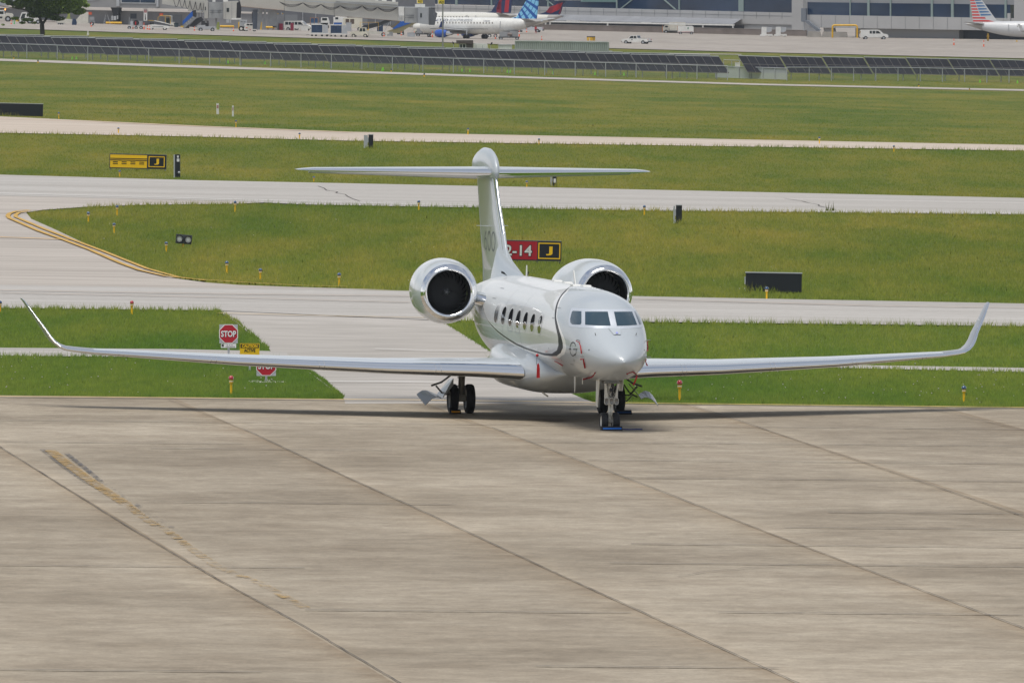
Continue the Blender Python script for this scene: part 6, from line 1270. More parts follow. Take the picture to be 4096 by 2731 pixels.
# ---- terminal building with glass front
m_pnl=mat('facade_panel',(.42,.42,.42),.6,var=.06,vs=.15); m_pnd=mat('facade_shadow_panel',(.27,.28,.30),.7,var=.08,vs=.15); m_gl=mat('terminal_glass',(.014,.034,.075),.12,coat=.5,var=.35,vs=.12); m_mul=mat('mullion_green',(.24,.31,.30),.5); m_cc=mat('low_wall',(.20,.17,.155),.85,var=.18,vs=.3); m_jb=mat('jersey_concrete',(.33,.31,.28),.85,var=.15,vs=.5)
pt=Plane(2200,119,3212,144)
t=px_thing('terminal_building',pt.P(2700,130),'grey panelled terminal with a long dark glass front','building')
add(t,pt,'wall',m_pnl,[rect(1650,3167,20,70,52,100),rect(3167,3212,-200,146)],0,-6)
add(t,pt,'lower_wall',mat('smooth_grey_wall',(.36,.365,.37),.6),rect(1650,3205,62,108,82,150),-.3,-6)
mbj=[rect(x,x+1.0,max(10,29+(x-2263)*.0255)-1,59+(x-2263)*.02) for x in range(1700,3160,51)]; add(t,pt,'panel_joint',mat('joint_dark',(.22,.23,.24),.7),mbj+[rect(1650,3167,30,30.7,65,65.7)],.06,.003)
add(t,pt,'glass_front',m_gl,rect(1650,3167,-200,15,-200,52),-.25,-.5)
add(t,pt,'mullion',m_mul,[rect(x,x+w_,-200,b) for x,w_,b in ((1820,9,21),(1962,5,24),(2188,6,28),(2463,5,34),(2713,5,40),(2953,20,46))]+[[(2326,0),(2332,0),(2484,-200+115),(2478,-90)] if False else [(2480,34.5),(2485,34.5),(2530,0),(2524,0)],[(2652,0),(2658,0),(2703,39),(2697,39)],[(2220,27),(2216,27),(2180,0),(2186,0)]],-.05,-.25)
add(t,pt,'green_spandrel',mat('spandrel_green',(.13,.22,.22),.4),rect(2322,2468,-40,9,-38,10),-.1,-.249)
t=px_thing('baggage_canopy',pt.P(2600,125),'long low ribbed canopy roof along the terminal foot','canopy')
o_=t.location; A=[pt.P(x,y,0.05)-o_ for x,y in ((2150,56.5),(2968,76.5))]; B=[pt.P(x,y,4.5)-o_ for x,y in ((2150,80),(2985,97))]
n_=24; R=[]
for k in range(9): f=k/8; R.append([A[0].lerp(A[1],i/n_).lerp(B[0].lerp(B[1],i/n_),f)+Vector((0,0,.06*(k%2))) for i in range(n_+1)])
MB().rings(R,closed=False,sm=False).build('roof',mat('canopy_roof',(.25,.26,.285),.6,var=.1,vs=.4),t,fix=False)
pf_=Plane(2200,122,3212,147)
add(t,pf_,'fascia',WHT,[(2150,82),(2985,98),(2985,103.5),(2150,87.5)],4.5,4.1); add(t,pf_,'post',WHT,[rect(x,x+4,84+(x-2229)*.02,99+(x-2229)*.018) for x in (2229,2247,2477,2858,2978)],4.4,4.15)
add(t,pf_,'opening',BLK,rect(2150,2980,86,104,102,118),.5,.3)
t=px_thing('low_wall',pf_.P(2600,122),'weathered brown low wall running under the canopy','wall'); 
add(t,pf_,'wall',m_cc,[(2150,97),(2980,116),(3250,122),(3250,148),(2150,123)],2.2,1.9); add(t,pf_,'coping',m_jb,[(2150,95.6),(2980,114.8),(3250,121),(3250,122),(2980,116),(2150,97)],2.25,1.85)
pj_=Plane(3200,151,3400,153)
for a,b,c_,l_ in ((3231,3288,126,'left pale concrete barrier at the end of the low wall'),(3290,3394,127,'right long concrete barrier behind the yellow gate frame')):
    t=px_thing('concrete_barrier',pj_.P((a+b)/2,152),l_,'barrier'); add(t,pj_,'block',m_jb,[(a+6,c_),(b-4,c_+1.5),(b,152.5),(a,151.5)],1.2,.7); add(t,pj_,'foot',m_jb,rect(a-1,b+1,147.5,152,148.5,153),1.4,1.21)
# right terminal wing
pr_=Plane(3200,147,4096,171)
pr_=Plane(3212,150,3850,159)
t=px_thing('terminal_wing',pr_.P(3600,156),'right terminal wing with dark windows above a panelled band','building')
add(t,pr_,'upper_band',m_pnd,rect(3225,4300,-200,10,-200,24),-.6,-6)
add(t,pr_,'glass_front',m_gl,rect(3225,4036,10,60,20,75.5),-.5,-6); add(t,pr_,'glass_front',m_gl,rect(3212,3238,-200,82,-200,82),-2.4,-6)
add(t,pr_,'band_panel',m_pnl,[(3237,60),(4300,79),(4300,128),(3888,121.5),(3237,111)],0,-6)
add(t,pr_,'mullion',m_mul,[rect(x,x+w_,-1+(x-3400)*.006,62+(x-3237)*.016) for x,w_ in ((3395,4),(3466,9),(3556,5),(3720,8),(3801,10),(3876,8),(4015,8))],-.3,-.49)
add(t,pr_,'panel_joint',mat('joint_dark',(.22,.23,.24)),[rect(x,x+.9,61+(x-3237)*.0175,111+(x-3237)*.016) for x in range(3285,4200,56)]+[(3237,86),(4300,103),(4300,103.7),(3237,86.8)] and [rect(x,x+.9,61+(x-3237)*.0175,111+(x-3237)*.016) for x in range(3285,4200,56)],.05,.003)
add(t,pr_,'lower_wall',mat('smooth_grey_wall',(.36,.365,.37)),rect(3400,3815,112,156,119,160),-2.2,-6); add(t,pr_,'recess',mat('dark_recess',(.10,.11,.13),.7),rect(3815,4300,118,162,124,168),-4,-6)
add(t,pr_,'ramp_wall',m_pnl,[(3278,80),(3317,80),(3317,88),(3330,152),(3290,152)],-1.0,-2.0)
add(t,pr_,'pilaster',m_pnl,[rect(4060,4300,-200,100),rect(4033,4044,54,92)],.4,0.01)
t2=px_thing('outdoor_stair',pr_.P(3240,140),'grey metal stair descending beside the terminal corner','stairs')
add(t2,pr_,'flight',mat('stair_grey',(.17,.19,.22),.6),[(3224,84),(3236,80),(3290,122),(3275,124)],1.0,.3); add(t2,pr_,'landing',mat('stair_grey',(.17,.19,.22)),rect(3213,3232,34,88),.9,.3); add(t2,pr_,'post',LGR,rect(3222,3225,88,123),.8,.6)
# ---- concourse on the left
pq=Plane(340,96,1080,123); m_con=mat('concourse_grey',(.27,.27,.275),.7,var=.08,vs=.3); m_cdk=mat('concourse_dark',(.15,.155,.17),.75,var=.15,vs=.3)
t=px_thing('concourse_building',pq.P(640,105),'grey concourse with a strip window above an open service level','building')
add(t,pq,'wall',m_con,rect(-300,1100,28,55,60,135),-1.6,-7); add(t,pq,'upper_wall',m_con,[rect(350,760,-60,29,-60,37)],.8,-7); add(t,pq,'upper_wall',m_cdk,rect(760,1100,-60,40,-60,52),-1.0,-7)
pq2=FP(1350,100); add(t,pq2,'far_wall',m_cdk,rect(1095,1740,-80,104),0,-6); add(t,pq2,'roof_edge',LGR,rect(1095,1740,28,31),.3,.01); add(t,pq2,'door',mat('garage_grey',(.20,.21,.22),.6),[rect(1140,1190,60,100),rect(1420,1470,62,100)],.08,.01); add(t,pq2,'pipe',STL,[rect(x,x+2.5,32,100) for x in (1125,1210,1262,1345,1398,1500,1560)],.3,.1)
add(t,pq,'upper_wall',mat('far_left_grey',(.33,.34,.37),.6),[(-300,-100),(400,-100),(400,2),(-300,40)],.9,-7)
wf=add(t,pq,'window_frame',mat('frame_pale',(.5,.52,.54),.5),rect(487,628,-20,14,-20,16.5),.95,.82); add(t,pq,'window_pane',m_gl,[rect(492,565,-20,10,-20,11),rect(567,625,-20,11,-20,12.5)],1.0,.955,wf)
add(t,pq,'pillar',LGR,[rect(472,484,-60,26),rect(632,640,-60,28)],1.3,.81); add(t,pq,'duct',DRK,[[(440,24),(480,24),(478,50),(470,60),(455,60),(448,40)],rect(452,474,58,90)],.3,-1.5)
add(t,pq,'door',mat('door_dark',(.06,.07,.09),.5),[rect(514,538,56,76),rect(1000,1010,50,90)],-1.5,-1.58); add(t,pq,'door',mat('garage_grey',(.20,.21,.22),.6),rect(665,720,60,105),-1.5,-1.58)
add(t,pq,'meter_box',LGR,[rect(448,455,64,82),rect(457,467,65,82),rect(470,475,63,78),rect(908,918,79,92),rect(921,926,79,93)],.5,.31)
sg=px_thing('gate_column_sign',pq.P(584,80),'white column sign with red lettered head in front of the concourse','sign'); add(sg,pq,'board',WHT,rect(577,591,35,84),.5,.2); add(sg,pq,'head_plate',mat('faded_red',(.45,.15,.15),.6),[rect(579,590,40,44),rect(579,590,46,51)],.56,.501); add(sg,pq,'arrow',BLK,[(583.2,58),(584.8,58),(586,80),(582,80)],.56,.501)
for x,y,l_ in ((647,59,'orange square lamp box on the wall above the belt loader'),(362,54,'orange marker on the pale pier behind the cargo loader')):
    sg=px_thing('orange_wall_marker',pq.P(x,y),l_,'panel'); add(sg,pq,'face',mat('warning_orange',(.65,.12,.05),.6),rect(x-7,x+7,y-4,y+6),.4,.25); add(sg,pq,'frame',RED,rect(x-8,x+8,y-5.2,y-4.05),.4,.25)
# ---- jet bridges
m_jbx=mat('bridge_panel',(.50,.49,.45),.55,var=.06,vs=.3); m_jbr=mat('bridge_roller',(.33,.34,.34),.45,var=.1,vs=.5)
def cyl_px(t,pl,name,m,x0,x1,y0,y1,off,parent=None):
    c0=pl.P((x0+x1)/2,y0,off)-t.location; c1=pl.P((x0+x1)/2,y1,off)-t.location; r=abs(pl.P(x1,y1).x-pl.P(x0,y1).x)/2; c1.x,c1.y=c0.x,c0.y
    return MB().tube(c1,c0,r,n=28).build(name,m,parent or t)
def cables(t,pl,pts,m,off,drops,r=.05):
    k=0
    for (a,b),(c,d) in zip(pts[:-1],pts[1:]):
        for q in drops:
            P_=[pl.P(a+(c-a)*i/12,b+(d-b)*i/12+q*4*(i/12)*(1-i/12),off+.1*(q%3))-t.location for i in range(13)]; MB().path(P_,r,5).build('cable',m,t)
p1=FP(890,125.5)
t=px_thing('jet_bridge',p1.P(860,120),'shorter jet bridge with ribbed round drum and open black end at left','jet bridge')
add(t,p1,'tunnel',m_jbx,[(648,-40),(830,-40),(830,46),(648,17)],0,-3); add(t,p1,'tunnel',m_jbx,[(760,-20),(822,-20),(822,52),(752,46)],.4,-3.2)
cyl_px(t,p1,'drum',m_jbr,831,896,10,73,.8); add(t,p1,'slot_row',mat('slot_dark',(.12,.13,.14),.6),[rect(840+4*i,842+4*i,y,y+5.5) for i in range(13) for y in (40,47.5)],2.44,2.36)
add(t,p1,'cabin',m_jbx,[(818,6),(833,6),(833,74),(818,74)],1.6,-2); cb=add(t,p1,'cabin',m_jbx,[(893,8),(950,5),(964,25),(964,79),(927,80),(893,76)],1.4,-2); add(t,p1,'window',GLS,rect(907,917,33,49),1.45,1.41,cb); add(t,p1,'cabin_seam',GRY,[rect(927,928.3,12,78),rect(903,904,15,75)],1.45,1.41,cb)
add(t,p1,'bellows',BLK,[(948,12),(963,5),(966,20),(964,73),(946,73)],1.5,1.42); add(t,p1,'roof_unit',WHT,[rect(850,862,-20,9),rect(893,912,-20,8)],1.0,-1); add(t,p1,'door',GLS,rect(820.5,824,28,42),1.65,1.61)
add(t,p1,'floor_lip',WHT,[(927,74),(965,73),(966,79),(927,80)],1.7,1.41)
cables(t,p1,[(694,-6),(718,-5),(739,-1),(760,4),(782,8),(802,12),(816,14)],BLK,.6,(34,),.06)
add(t,p1,'drive_leg',GRY,[rect(862,869,75,98),rect(820,829,76,92)],.5,0)
# stairs with blue side
p2=FP(770,122.5)
t=px_thing('mobile_stair',p2.P(770,121),'bridge service stair with bright blue side sheet','stairs'); add(t,p2,'side_sheet',BLU,[(731,86),(770,44),(772,65),(731,100)],1.0,.9); add(t,p2,'flight',GRY,[(727,110),(731,101),(772,66),(788,70),(740,112)],.85,-.6); add(t,p2,'rear_flight',DRK,[(757,104),(775,110),(815,80),(805,68),(785,75)],.2,-.5); add(t,p2,'platform',DRK,[(770,43),(784,41),(785,70),(772,66)],.9,-.8); add(t,p2,'rail',STL,[rect(790,791.5,45,70),rect(801,802.5,43,68),rect(812,813.5,43,66),rect(785,814,43,45)],.6,.5)
add(t,p2,'lamp_row',CRM,[rect(744+i*9,747+i*9,92-i*8,96-i*8) for i in range(4)],1.0,.86); add(t,p2,'foot',mat('yellow_foot',(.6,.38,.04),.6),rect(723,735,104,110),.9,.2)
for x in (729,745): MB().tube(p2.P(x,118,.5)-t.location,p2.P(x,123,.5)-t.location,.06).build('wheel',RUB,t)
p3=FP(1600,157)
t=px_thing('jet_bridge',p3.P(1400,140),'very long pale jet bridge sloping down right to a bellows cabin','jet bridge')
add(t,p3,'tunnel',m_jbx,[(950,-40),(1138,-40),(1136,42.5),(964,26)],-.5,-3.5); add(t,p3,'tunnel',m_jbx,[(1138,-30),(1362,-30),(1338,63),(1138,43.5)],0,-3.5); add(t,p3,'tunnel',m_jbx,[(1340,10),(1362,-8),(1592,10),(1592,84),(1340,64)],.5,-3.5)
add(t,p3,'roof_rail',LGR,[[(1140,-2),(1362,12),(1362,15),(1140,3)],[(1362,8),(1592,26),(1592,29),(1362,12)],[(1340,4),(1592,18),(1592,20),(1340,6)]],.9,.55); add(t,p3,'tunnel_seam',GRY,[rect(1336.5,1338,14,63),rect(1296,1297,10,60)],.58,.505)
add(t,p3,'underside',mat('rust_edge',(.25,.15,.08),.7),[[(964,26),(1136,42.5),(1136,43.6),(964,27.2)],[(1340,64),(1592,84),(1592,85.2),(1340,65.2)]],.55,-3.4)
cables(t,p3,[(1118,8),(1212,12),(1284,18),(1361,24),(1449,24),(1510,30),(1590,30)],BLK,.8,(10,14,18))
for x,y in ((1212,13),(1284,19),(1361,25),(1449,25),(1510,31)): MB().sphere(p3.P(x,y+2,.7)-t.location,.16,8,6).build('cable_hook',WHT,t)
add(t,p3,'cabin',WHT,[(1594,28),(1617,28),(1617,86),(1594,84)],1.2,-2.5); cyl_px(t,p3,'drum',m_jbr,1617,1674,31,92,.6); add(t,p3,'slot_row',mat('slot_dark',(.12,.13,.14)),[rect(1622+3.6*i,1623.8+3.6*i,y,y+5) for i in range(10) for y in (60,68)],2.12,2.05)
cb=add(t,p3,'cabin',mat('cabin_grey',(.36,.38,.40),.5),[(1668,34),(1722,30),(1722,100),(1694,97),(1668,93)],1.2,-2.2); add(t,p3,'window',GLS,rect(1681,1687.5,54,71),1.26,1.21,cb)
R=[]
for k in range(13):
    x=1715+k*2.9; top=30+k*1.4 if k<9 else 30+k*2.0; R.append([p3.P(x,top,1.3+.12*(k%2))-t.location,p3.P(x-k*.9,101,1.3+.12*(k%2))-t.location])
MB().rings([[r[0],r[1]] for r in R],closed=False,sm=False).build('bellows',mat('bellows_grey',(.13,.14,.15),.7),t,fix=False)
add(t,p3,'truss_leg',GRY,[[(1030,55),(1040,36),(1052,36),(1040,118),(1027,122)],[(1055,40),(1064,40),(1062,120),(1052,120)],rect(1070,1108,43,105)],-1.0,-2.2); add(t,p3,'column',mat('blue_grey_column',(.16,.19,.24),.6),[rect(1010,1030,40,118),rect(1090,1106,50,112)],-2.3,-3.2)
add(t,p3,'roof_unit',WHT,[rect(1527,1546,-20,12),rect(1500,1512,-20,14),rect(1568,1582,-20,24),rect(1660,1700,18,31)],-.5,-2); add(t,p3,'service_rail',STL,[rect(1597,1598.4,64,86),rect(1606,1607.4,64,88),rect(1595,1615,64,66)],1.5,1.3)
# ---- airliners on the ramp
def airliner(px,py,head,label,fin_m,fin_over,engine_m,L_=31.7,D_=3.2,ttail=False,gear=True,tail_m=None,belly=WHT,extra=None,wl_m=WHT,win=True,titles=None,side=1):
    c=G(px,py); t=empty('airliner',c,head,label,'airplane'); r=D_/2; zc=2.75
    # local x forward (nose +), origin under the main gear at 16.6 m from the nose
    xn=L_*.442; st=[(xn,.02,-.4),(xn-.5,.45,-.3),(xn-1.5,.85,-.15),(xn-3,.97,-.05),(xn-4.5,1,0),(xn-L_*.62,1,0),(xn-L_*.72,.92,.10),(xn-L_*.82,.72,.34),(xn-L_*.92,.42,.68),(xn-L_*.985,.17,.98),(xn-L_,.13,1.02)]
    fr=pch([(-a,b) for a,b,c_ in st]); fz_=pch([(-a,c_) for a,b,c_ in st])
    R=[]
    for x in np.linspace(xn,xn-L_,46): rr=float(fr(-x))*r; z=zc+float(fz_(-x)); R.append([(x,rr*math.sin(2*math.pi*i/24),z+rr*1.05*math.cos(2*math.pi*i/24)) for i in range(24)])
    fu=MB().rings(R,cap0=True,cap1=True).build('fuselage',belly,t)
    MB().tube((xn-L_+.02,0,zc+1.02),(xn-L_-.35,0,zc+1.05),.2,.12,n=12).build('exhaust',LGR,t); MB().rings([[(p[0],p[1]*1.01,zc+float(fz_(-p[0]))+(p[2]-zc-float(fz_(-p[0])))*1.01) for p in r_] for r_ in R[40:46]]).build('tail_cone',mat('bare_tail',(.42,.40,.38),.4,metal=.3),t)
    for s in (1,-1):
        if win:
            mb=MB()
            for k in range(20):
                x=xn-5.2-k*.79
                if x<xn-L_*.66: break
                mb.prism([(x-.12,zc+.45),(x+.12,zc+.45),(x+.12,zc+.77),(x-.12,zc+.77)],s*(r*.955),s*(r*.985))
            mb.build('cabin_windows',mat('tiny_window',(.24,.22,.19),.4),fu)
        MB().prism([(xn-L_*.70,zc-.5),(xn-L_*.70-.07,zc-.5),(xn-L_*.70-.07,zc+1.0),(xn-L_*.70,zc+1.0)],s*r*.90,s*(r*.99)).build('door_outline',LGR,fu)
    # wing, winglet, engines
    for s in (1,-1):
        ws=[(.6,-6.1,5.2,zc-1.1,.11,0),(4.5,-2.7,3.4,zc-.85,.11,0),(12.2,.6,1.5,zc-.5,.10,0),(12.9,1.4,1.2,zc-.2,.09,.8),(13.2,2.4,.6,zc+1.2,.08,1.25)]
        mb=MB(); RR=[]
        for (u,xl,ch,z,tc_,ti) in ws:
            up,lo=airf(8,0,1,tc_); ring=up[::-1]+lo[1:]; RR.append([(-(xl+q*ch),s*(u-zz*ch*math.sin(ti)),z+zz*ch*math.cos(ti)) for q,zz in ring])
        mb.rings(RR[:4],cap0=True,cap1=True); wg=mb.build('wing',mat('airliner_wing',(.42,.43,.44),.5),t); MB().rings(RR[3:],cap1=True).build('winglet',wl_m,wg)
        if not ttail:
            pr=[(2.6,.55),(2.5,.72),(1.6,.82),(.4,.78),(-.3,.62)]
            e=MB().rings([[(x+3.6,s*4.3+rr*math.sin(2*math.pi*i/20),zc-1.55+rr*math.cos(2*math.pi*i/20)) for i in range(20)] for x,rr in pr]).build('engine',engine_m,t)
            MB().rings([[(x+3.6,s*4.3+rr*math.sin(2*math.pi*i/20),zc-1.55+rr*math.cos(2*math.pi*i/20)) for i in range(20)] for x,rr in ((-.2,.55),(-1.0,.42),(-1.5,.30),(-2.1,.02))]).build('exhaust_cone',CHR,e)
            MB().prism([(4.3,zc-.85),(5.8,zc-1.0),(4.8,zc-.6),(3.1,zc-.7)],s*4.25,s*4.4).build('engine_pylon',belly,e)
        else:
            e=MB().rings([[(x-9.2,s*2.3+rr*math.sin(2*math.pi*i/20),zc+.7+rr*math.cos(2*math.pi*i/20)) for i in range(20)] for x,rr in ((2.4,.55),(2.2,.72),(1.4,.78),(.2,.70),(-.8,.5))]).build('engine',engine_m,t)
    mb=MB()
    ft=9.9
    if ttail: fp=[(xn-L_*.80,zc+1.35),(xn-L_*.86,zc+1.9),(xn-L_*.97,zc+4.4),(xn-L_*1.03,zc+4.45),(xn-L_*1.0,zc+3.3),(xn-L_*.975,zc+1.35)]
    else: fp=[(xn-L_*.74,zc+1.5),(xn-L_*.80,zc+1.85),(xn-L_*.925,ft),(xn-L_*.985,ft),(xn-L_*.96,zc+1.5)]
    fn=mb.prism(fp,-.14,.14).build('tail_fin',fin_m,t)
    if ttail:
        for s in (1,-1): MB().prism([(xn-L_*.955,0),(xn-L_*1.035,s*4.2),(xn-L_*1.06,s*4.2),(xn-L_*1.035,0)],zc+4.4,zc+4.55,'z').build('tailplane',WHT,t)
    else:
        for s in (1,-1):
            TS_=[(.3,-(xn-L_*.865),2.9,zc+1.05,.09,0),(4.9,-(xn-L_*.955),1.3,zc+1.55,.08,0)]; RR=[]
            for (u,xl,ch,z,tc_,ti) in TS_:
                up,lo=airf(8,0,1,tc_); ring=up[::-1]+lo[1:]; RR.append([((-(xl+q*ch)),s*u,z+zz*ch) for q,zz in ring])
            MB().rings(RR,cap0=True,cap1=True).build('tailplane',mat('airliner_wing',(.42,.43,.44)),t)
    for nm,m_,polys,th in fin_over:
        mb=MB()
        for p in polys:
            for s in (1,-1): mb.prism([(xn-L_*a,z) for a,z in p],s*.142,s*(.142+th))
        mb.build(nm,m_,fn)
    if gear:
        for s in (1,-1):
            for q in (-.35,.35): MB().tube((-.6,s*2.97+q-.14,.52),(-.6,s*2.97+q+.14,.52),.52,n=16).build('wheel',RUB,t)
            MB().tube((-.6,s*2.97,.5),(-.6,s*2.8,1.9),.13).build('gear_strut',LGR,t)
        for q in (-.2,.2): MB().tube((11.5,q-.09,.33),(11.5,q+.09,.33),.33,n=14).build('wheel',RUB,t)
        MB().tube((11.5,0,.3),(11.5,0,1.6),.09).build('gear_strut',LGR,t)
    return t,fu,fn,xn,zc,r
gm_u=bpy.data.materials.new('globe_tail'); gm_u.use_nodes=True; n=gm_u.node_tree.nodes; l=gm_u.node_tree.links; p=n['Principled BSDF']; p.inputs['Roughness'].default_value=.4
tc=n.new('ShaderNodeTexCoord'); sx=n.new('ShaderNodeSeparateXYZ'); l.new(tc.outputs['Object'],sx.inputs[0])
def mth(op,a,b=None):
    q=n.new('ShaderNodeMath'); q.operation=op
    for i,v in enumerate((a,b)):
        if v is None: continue
        if isinstance(v,(int,float)): q.inputs[i].default_value=v
        else: l.new(v,q.inputs[i])
    return q.outputs[0]
dx=mth('ADD',sx.outputs[0],9.0); dz=mth('SUBTRACT',sx.outputs[2],10.5); rad=mth('SQRT',mth('ADD',mth('MULTIPLY',dx,dx),mth('MULTIPLY',dz,dz))); an=mth('ARCTAN2',dz,dx)
fa=mth('FRACT',mth('MULTIPLY',an,5.2)); fr_=mth('FRACT',mth('MULTIPLY',rad,1.05)); ga=mth('GREATER_THAN',fa,.40); gr=mth('GREATER_THAN',fr_,.16); gg=mth('MULTIPLY',ga,gr)
mx_=n.new('ShaderNodeMix'); mx_.data_type='RGBA'; mx_.inputs[6].default_value=(.01,.09,.36,1); mx_.inputs[7].default_value=(.22,.55,.80,1); l.new(gg,mx_.inputs[0]); l.new(mx_.outputs[2],p.inputs['Base Color'])
HU=math.radians(141.5)
BLU2=mat('engine_blue',(.015,.09,.42),.35,coat=.4)
t,fu,fn,xn,zc,r=airliner(1893,158,HU,'white regional airliner with blue globe pattern tail docked at the jet bridge',gm_u,[],BLU2,wl_m=mat('winglet_navy',(.01,.035,.16),.4))
for tx,m_,x0,wd in (('UNITED',mat('title_navy',(.03,.05,.16),.5),10.3,4.75),('EXPRESS',mat('title_grey',(.46,.48,.52),.5),5.2,6.0)):
    o=text_obj('title',tx,.62,m_,fu,0,0,0,ext=.002,bold=.012,wid=wd)
    for v in o.data.vertices:
        X_=x0-(v.co.x+wd/2); z_=zc+1.12+v.co.z*.8; y_=math.sqrt(max(.01,(r*r-((z_-zc)/1.05)**2)))+.03-v.co.y*0; v.co=Vector((X_-(v.co.z)*-.0,y_,z_))
o=text_obj('registration','N766YX',.42,mat('title_navy',(.03,.05,.16)),fu,0,0,0,ext=.002,bold=.008,wid=1.7)
for v in o.data.vertices: X_=-3.7-(v.co.x+.85); z_=zc+.98+v.co.z*.7; v.co=Vector((X_,math.sqrt(max(.01,(r*.985)**2-((z_-zc)/1.05)**2))+.03,z_))
MB().rings([[(x,math.sqrt(max(.001,(rr)**2-.62**2))+.02 if rr>.62 else rr,z) for z in (z0-.05,z0+.02)] for x,rr,z0 in [(xx,1.6,zc-.62) for xx in np.linspace(xn-4,xn-19,12)]],closed=False).build('belly_line',BLK,fu,fix=False)
m_nv=mat('tail_navy',(.015,.03,.10),.4); m_rd=mat('tail_red',(.40,.015,.03),.4); m_rd2=mat('tail_dark_red',(.22,.012,.035),.4)
m_beige=mat('airliner_cream',(.66,.65,.60),.4,coat=.3)
airliner(1800,132,HU,'cream airliner with navy and red tail directly behind the docked one',m_nv,[('red_stripe',m_rd2,[[(.84,5.0),(.87,5.0),(.90,7.8),(.88,7.8)],[(.84,3.9),(.885,3.9),(.885,6.6),(.86,6.6)]],.02),('red_stripe',m_rd,[[(.91,4.4),(.945,4.4),(.965,9.5),(.93,9.5)]],.02)],m_beige,belly=m_beige,gear=False)
airliner(1983,135,HU,'small jet with high red and navy T tail at the right of the docked airliner',m_nv,[('red_panel',m_rd,[[(.885,4.9),(.99,6.9),(.915,5.6)],[(.90,5.7),(1.005,6.7),(.985,5.3),(.91,4.4)],[(.98,4.3),(.97,4.3),(.995,5.6),(.985,5.2)]],.02),('red_panel',m_rd2,[[(.865,4.6),(.91,4.3),(.93,5.6),(.895,5.7)]],.022)],m_beige,L_=32.5,D_=2.7,ttail=True,gear=False,belly=m_beige)
HA=math.radians(-18)
m_st=mat('tail_silver',(.60,.61,.62),.35,coat=.3); m_sr2=mat('stripe_red',(.60,.03,.03),.45); m_sbl=mat('stripe_blue',(.05,.16,.36),.45)
def strip(a0,a1,z0,z1): return [(a0,z0),(a1,z0),(a1,z1),(a0,z1)]
reds=[];blues=[];whites=[]
# stripes follow the fin outline
def finx(z,f): # f 0 = leading, 1 = trailing edge
    le=np.interp(z,[4.25,4.6,9.9],[.74,.80,.925]); te=np.interp(z,[4.25,9.9],[.96,.985]); return le+(te-le)*f
for k in range(9):
    z0=4.3+k*.62; z1=z0+.32
    if k<2: reds.append([(finx(z0,.30+.1*k),z0),(finx(z0,.99),z0),(finx(z1,.99),z1),(finx(z1,.32+.1*k),z1)])
    else: reds.append([(finx(z0,.62),z0),(finx(z0,.99),z0),(finx(z1,.99),z1),(finx(z1,.62),z1)]); blues.append([(finx(z0,.06),z0+.1),(finx(z0,.58),z0),(finx(z1,.58),z1+.06),(finx(z1,.08),z1+.02)])
airliner(4192,170,HA,'silver airliner with red white and blue striped tail at the right edge',m_st,[('red_stripes',m_sr2,reds,.02),('blue_stripes',m_sbl,blues,.02)],LGR,belly=m_st,wl_m=m_st)
# ---- tree in front of the ramp
m_bark=mat('bark',(.045,.042,.036),.9,var=.3,vs=3); m_leaf=bpy.data.materials.new('leaves'); m_leaf.use_nodes=True; n=m_leaf.node_tree.nodes; l=m_leaf.node_tree.links; p=n['Principled BSDF']; p.inputs['Roughness'].default_value=.6
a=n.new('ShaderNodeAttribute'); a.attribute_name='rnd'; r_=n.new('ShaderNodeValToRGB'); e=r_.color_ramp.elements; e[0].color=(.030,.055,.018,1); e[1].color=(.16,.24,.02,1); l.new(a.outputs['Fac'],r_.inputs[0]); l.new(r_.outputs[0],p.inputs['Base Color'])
c=G(170,140); s=F/c.y; t=empty('tree',c,0,'broad leafy tree standing on the far grass strip at the left','tree')
def q(px,py,dy=0): return Vector(((px-170)/s,dy,(140-py)/s))
mb=MB()
for pts,r0,r1 in (([q(170,142),q(169,118),q(168,98)],.45,.42),([q(168,98),q(160,75),q(158,45),q(150,20),q(140,-20)],.32,.12),([q(170,98),q(186,75),q(192,50),q(205,20),q(225,-20)],.26,.10),([q(160,75,-.3),q(130,50,-1),q(90,38,-1.5),q(40,30,-2),q(0,25,-2)],.15,.05),([q(158,45,.5),q(115,30,1),q(60,18,1),q(10,2,1)],.14,.05),([q(192,50,.6),q(240,42,1),q(300,48,1.4)],.15,.04),([q(186,75),q(215,60,-1),q(262,55,-2)],.14,.04),([q(205,20),q(260,8),q(320,18)],.14,.04),([q(150,20),q(110,-10),q(60,-40)],.14,.05)):
    n_=len(pts)
    for i in range(n_-1): mb.tube(pts[i],pts[i+1],r0+(r1-r0)*i/(n_-1),r0+(r1-r0)*(i+1)/(n_-1),n=8)
mb.build('trunk',m_bark,t)
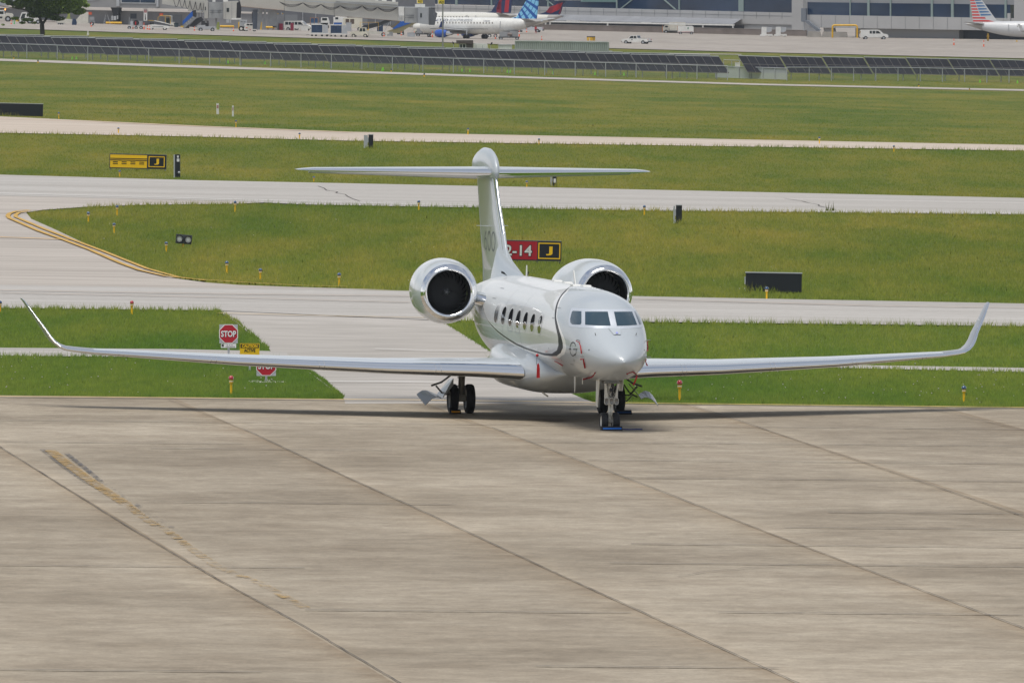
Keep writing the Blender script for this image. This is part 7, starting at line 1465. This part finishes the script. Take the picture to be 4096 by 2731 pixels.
CL=[(220,10,55,28,.8),(285,20,45,22,.9),(310,8,38,20,.95),(250,40,50,16,.5),(315,45,30,14,.7),(180,20,50,30,.35),(140,30,40,25,.3),(100,12,45,18,.55),(75,25,25,12,.5),(45,15,22,8,.4),(160,55,35,16,.3),(200,60,35,14,.35),(230,75,30,9,.25),(135,62,28,10,.4),(110,80,25,6,.5),(60,75,16,6,.6),(90,92,12,4,.6),(12,100,8,3,.6),(150,-30,90,30,.4),(260,-30,70,30,.7),(70,-30,50,25,.5),(345,22,14,8,.9),(135,92,12,4,.6),(25,5,25,8,.5)]
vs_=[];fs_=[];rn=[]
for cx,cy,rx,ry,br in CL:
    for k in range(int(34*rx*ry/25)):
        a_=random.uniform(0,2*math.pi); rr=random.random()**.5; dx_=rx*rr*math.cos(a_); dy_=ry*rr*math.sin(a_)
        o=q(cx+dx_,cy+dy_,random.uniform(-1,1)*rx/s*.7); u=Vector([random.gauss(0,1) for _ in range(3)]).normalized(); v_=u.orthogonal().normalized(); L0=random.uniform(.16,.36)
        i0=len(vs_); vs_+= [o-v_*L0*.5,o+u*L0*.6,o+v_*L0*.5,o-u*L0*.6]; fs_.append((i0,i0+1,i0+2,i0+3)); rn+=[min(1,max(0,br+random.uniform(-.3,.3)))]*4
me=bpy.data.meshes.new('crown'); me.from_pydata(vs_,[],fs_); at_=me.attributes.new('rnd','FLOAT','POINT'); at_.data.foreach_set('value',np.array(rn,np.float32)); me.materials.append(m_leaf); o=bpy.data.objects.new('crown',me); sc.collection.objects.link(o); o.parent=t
# ---- air

hz=MB().box(-9300,9300,-3300,16300,-40,75).build('haze',mat('haze_box',(1,1,1)))
m=bpy.data.materials.new('air_haze'); m.use_nodes=True; n=m.node_tree.nodes; n.clear(); ou=n.new('ShaderNodeOutputMaterial'); pv=n.new('ShaderNodeVolumePrincipled'); pv.inputs['Color'].default_value=(.82,.90,1,1); pv.inputs['Density'].default_value=2.0e-5; pv.inputs['Anisotropy'].default_value=.2
m.node_tree.links.new(pv.outputs[0],ou.inputs['Volume']); hz.data.materials[0]=m; hz['kind']='stuff'
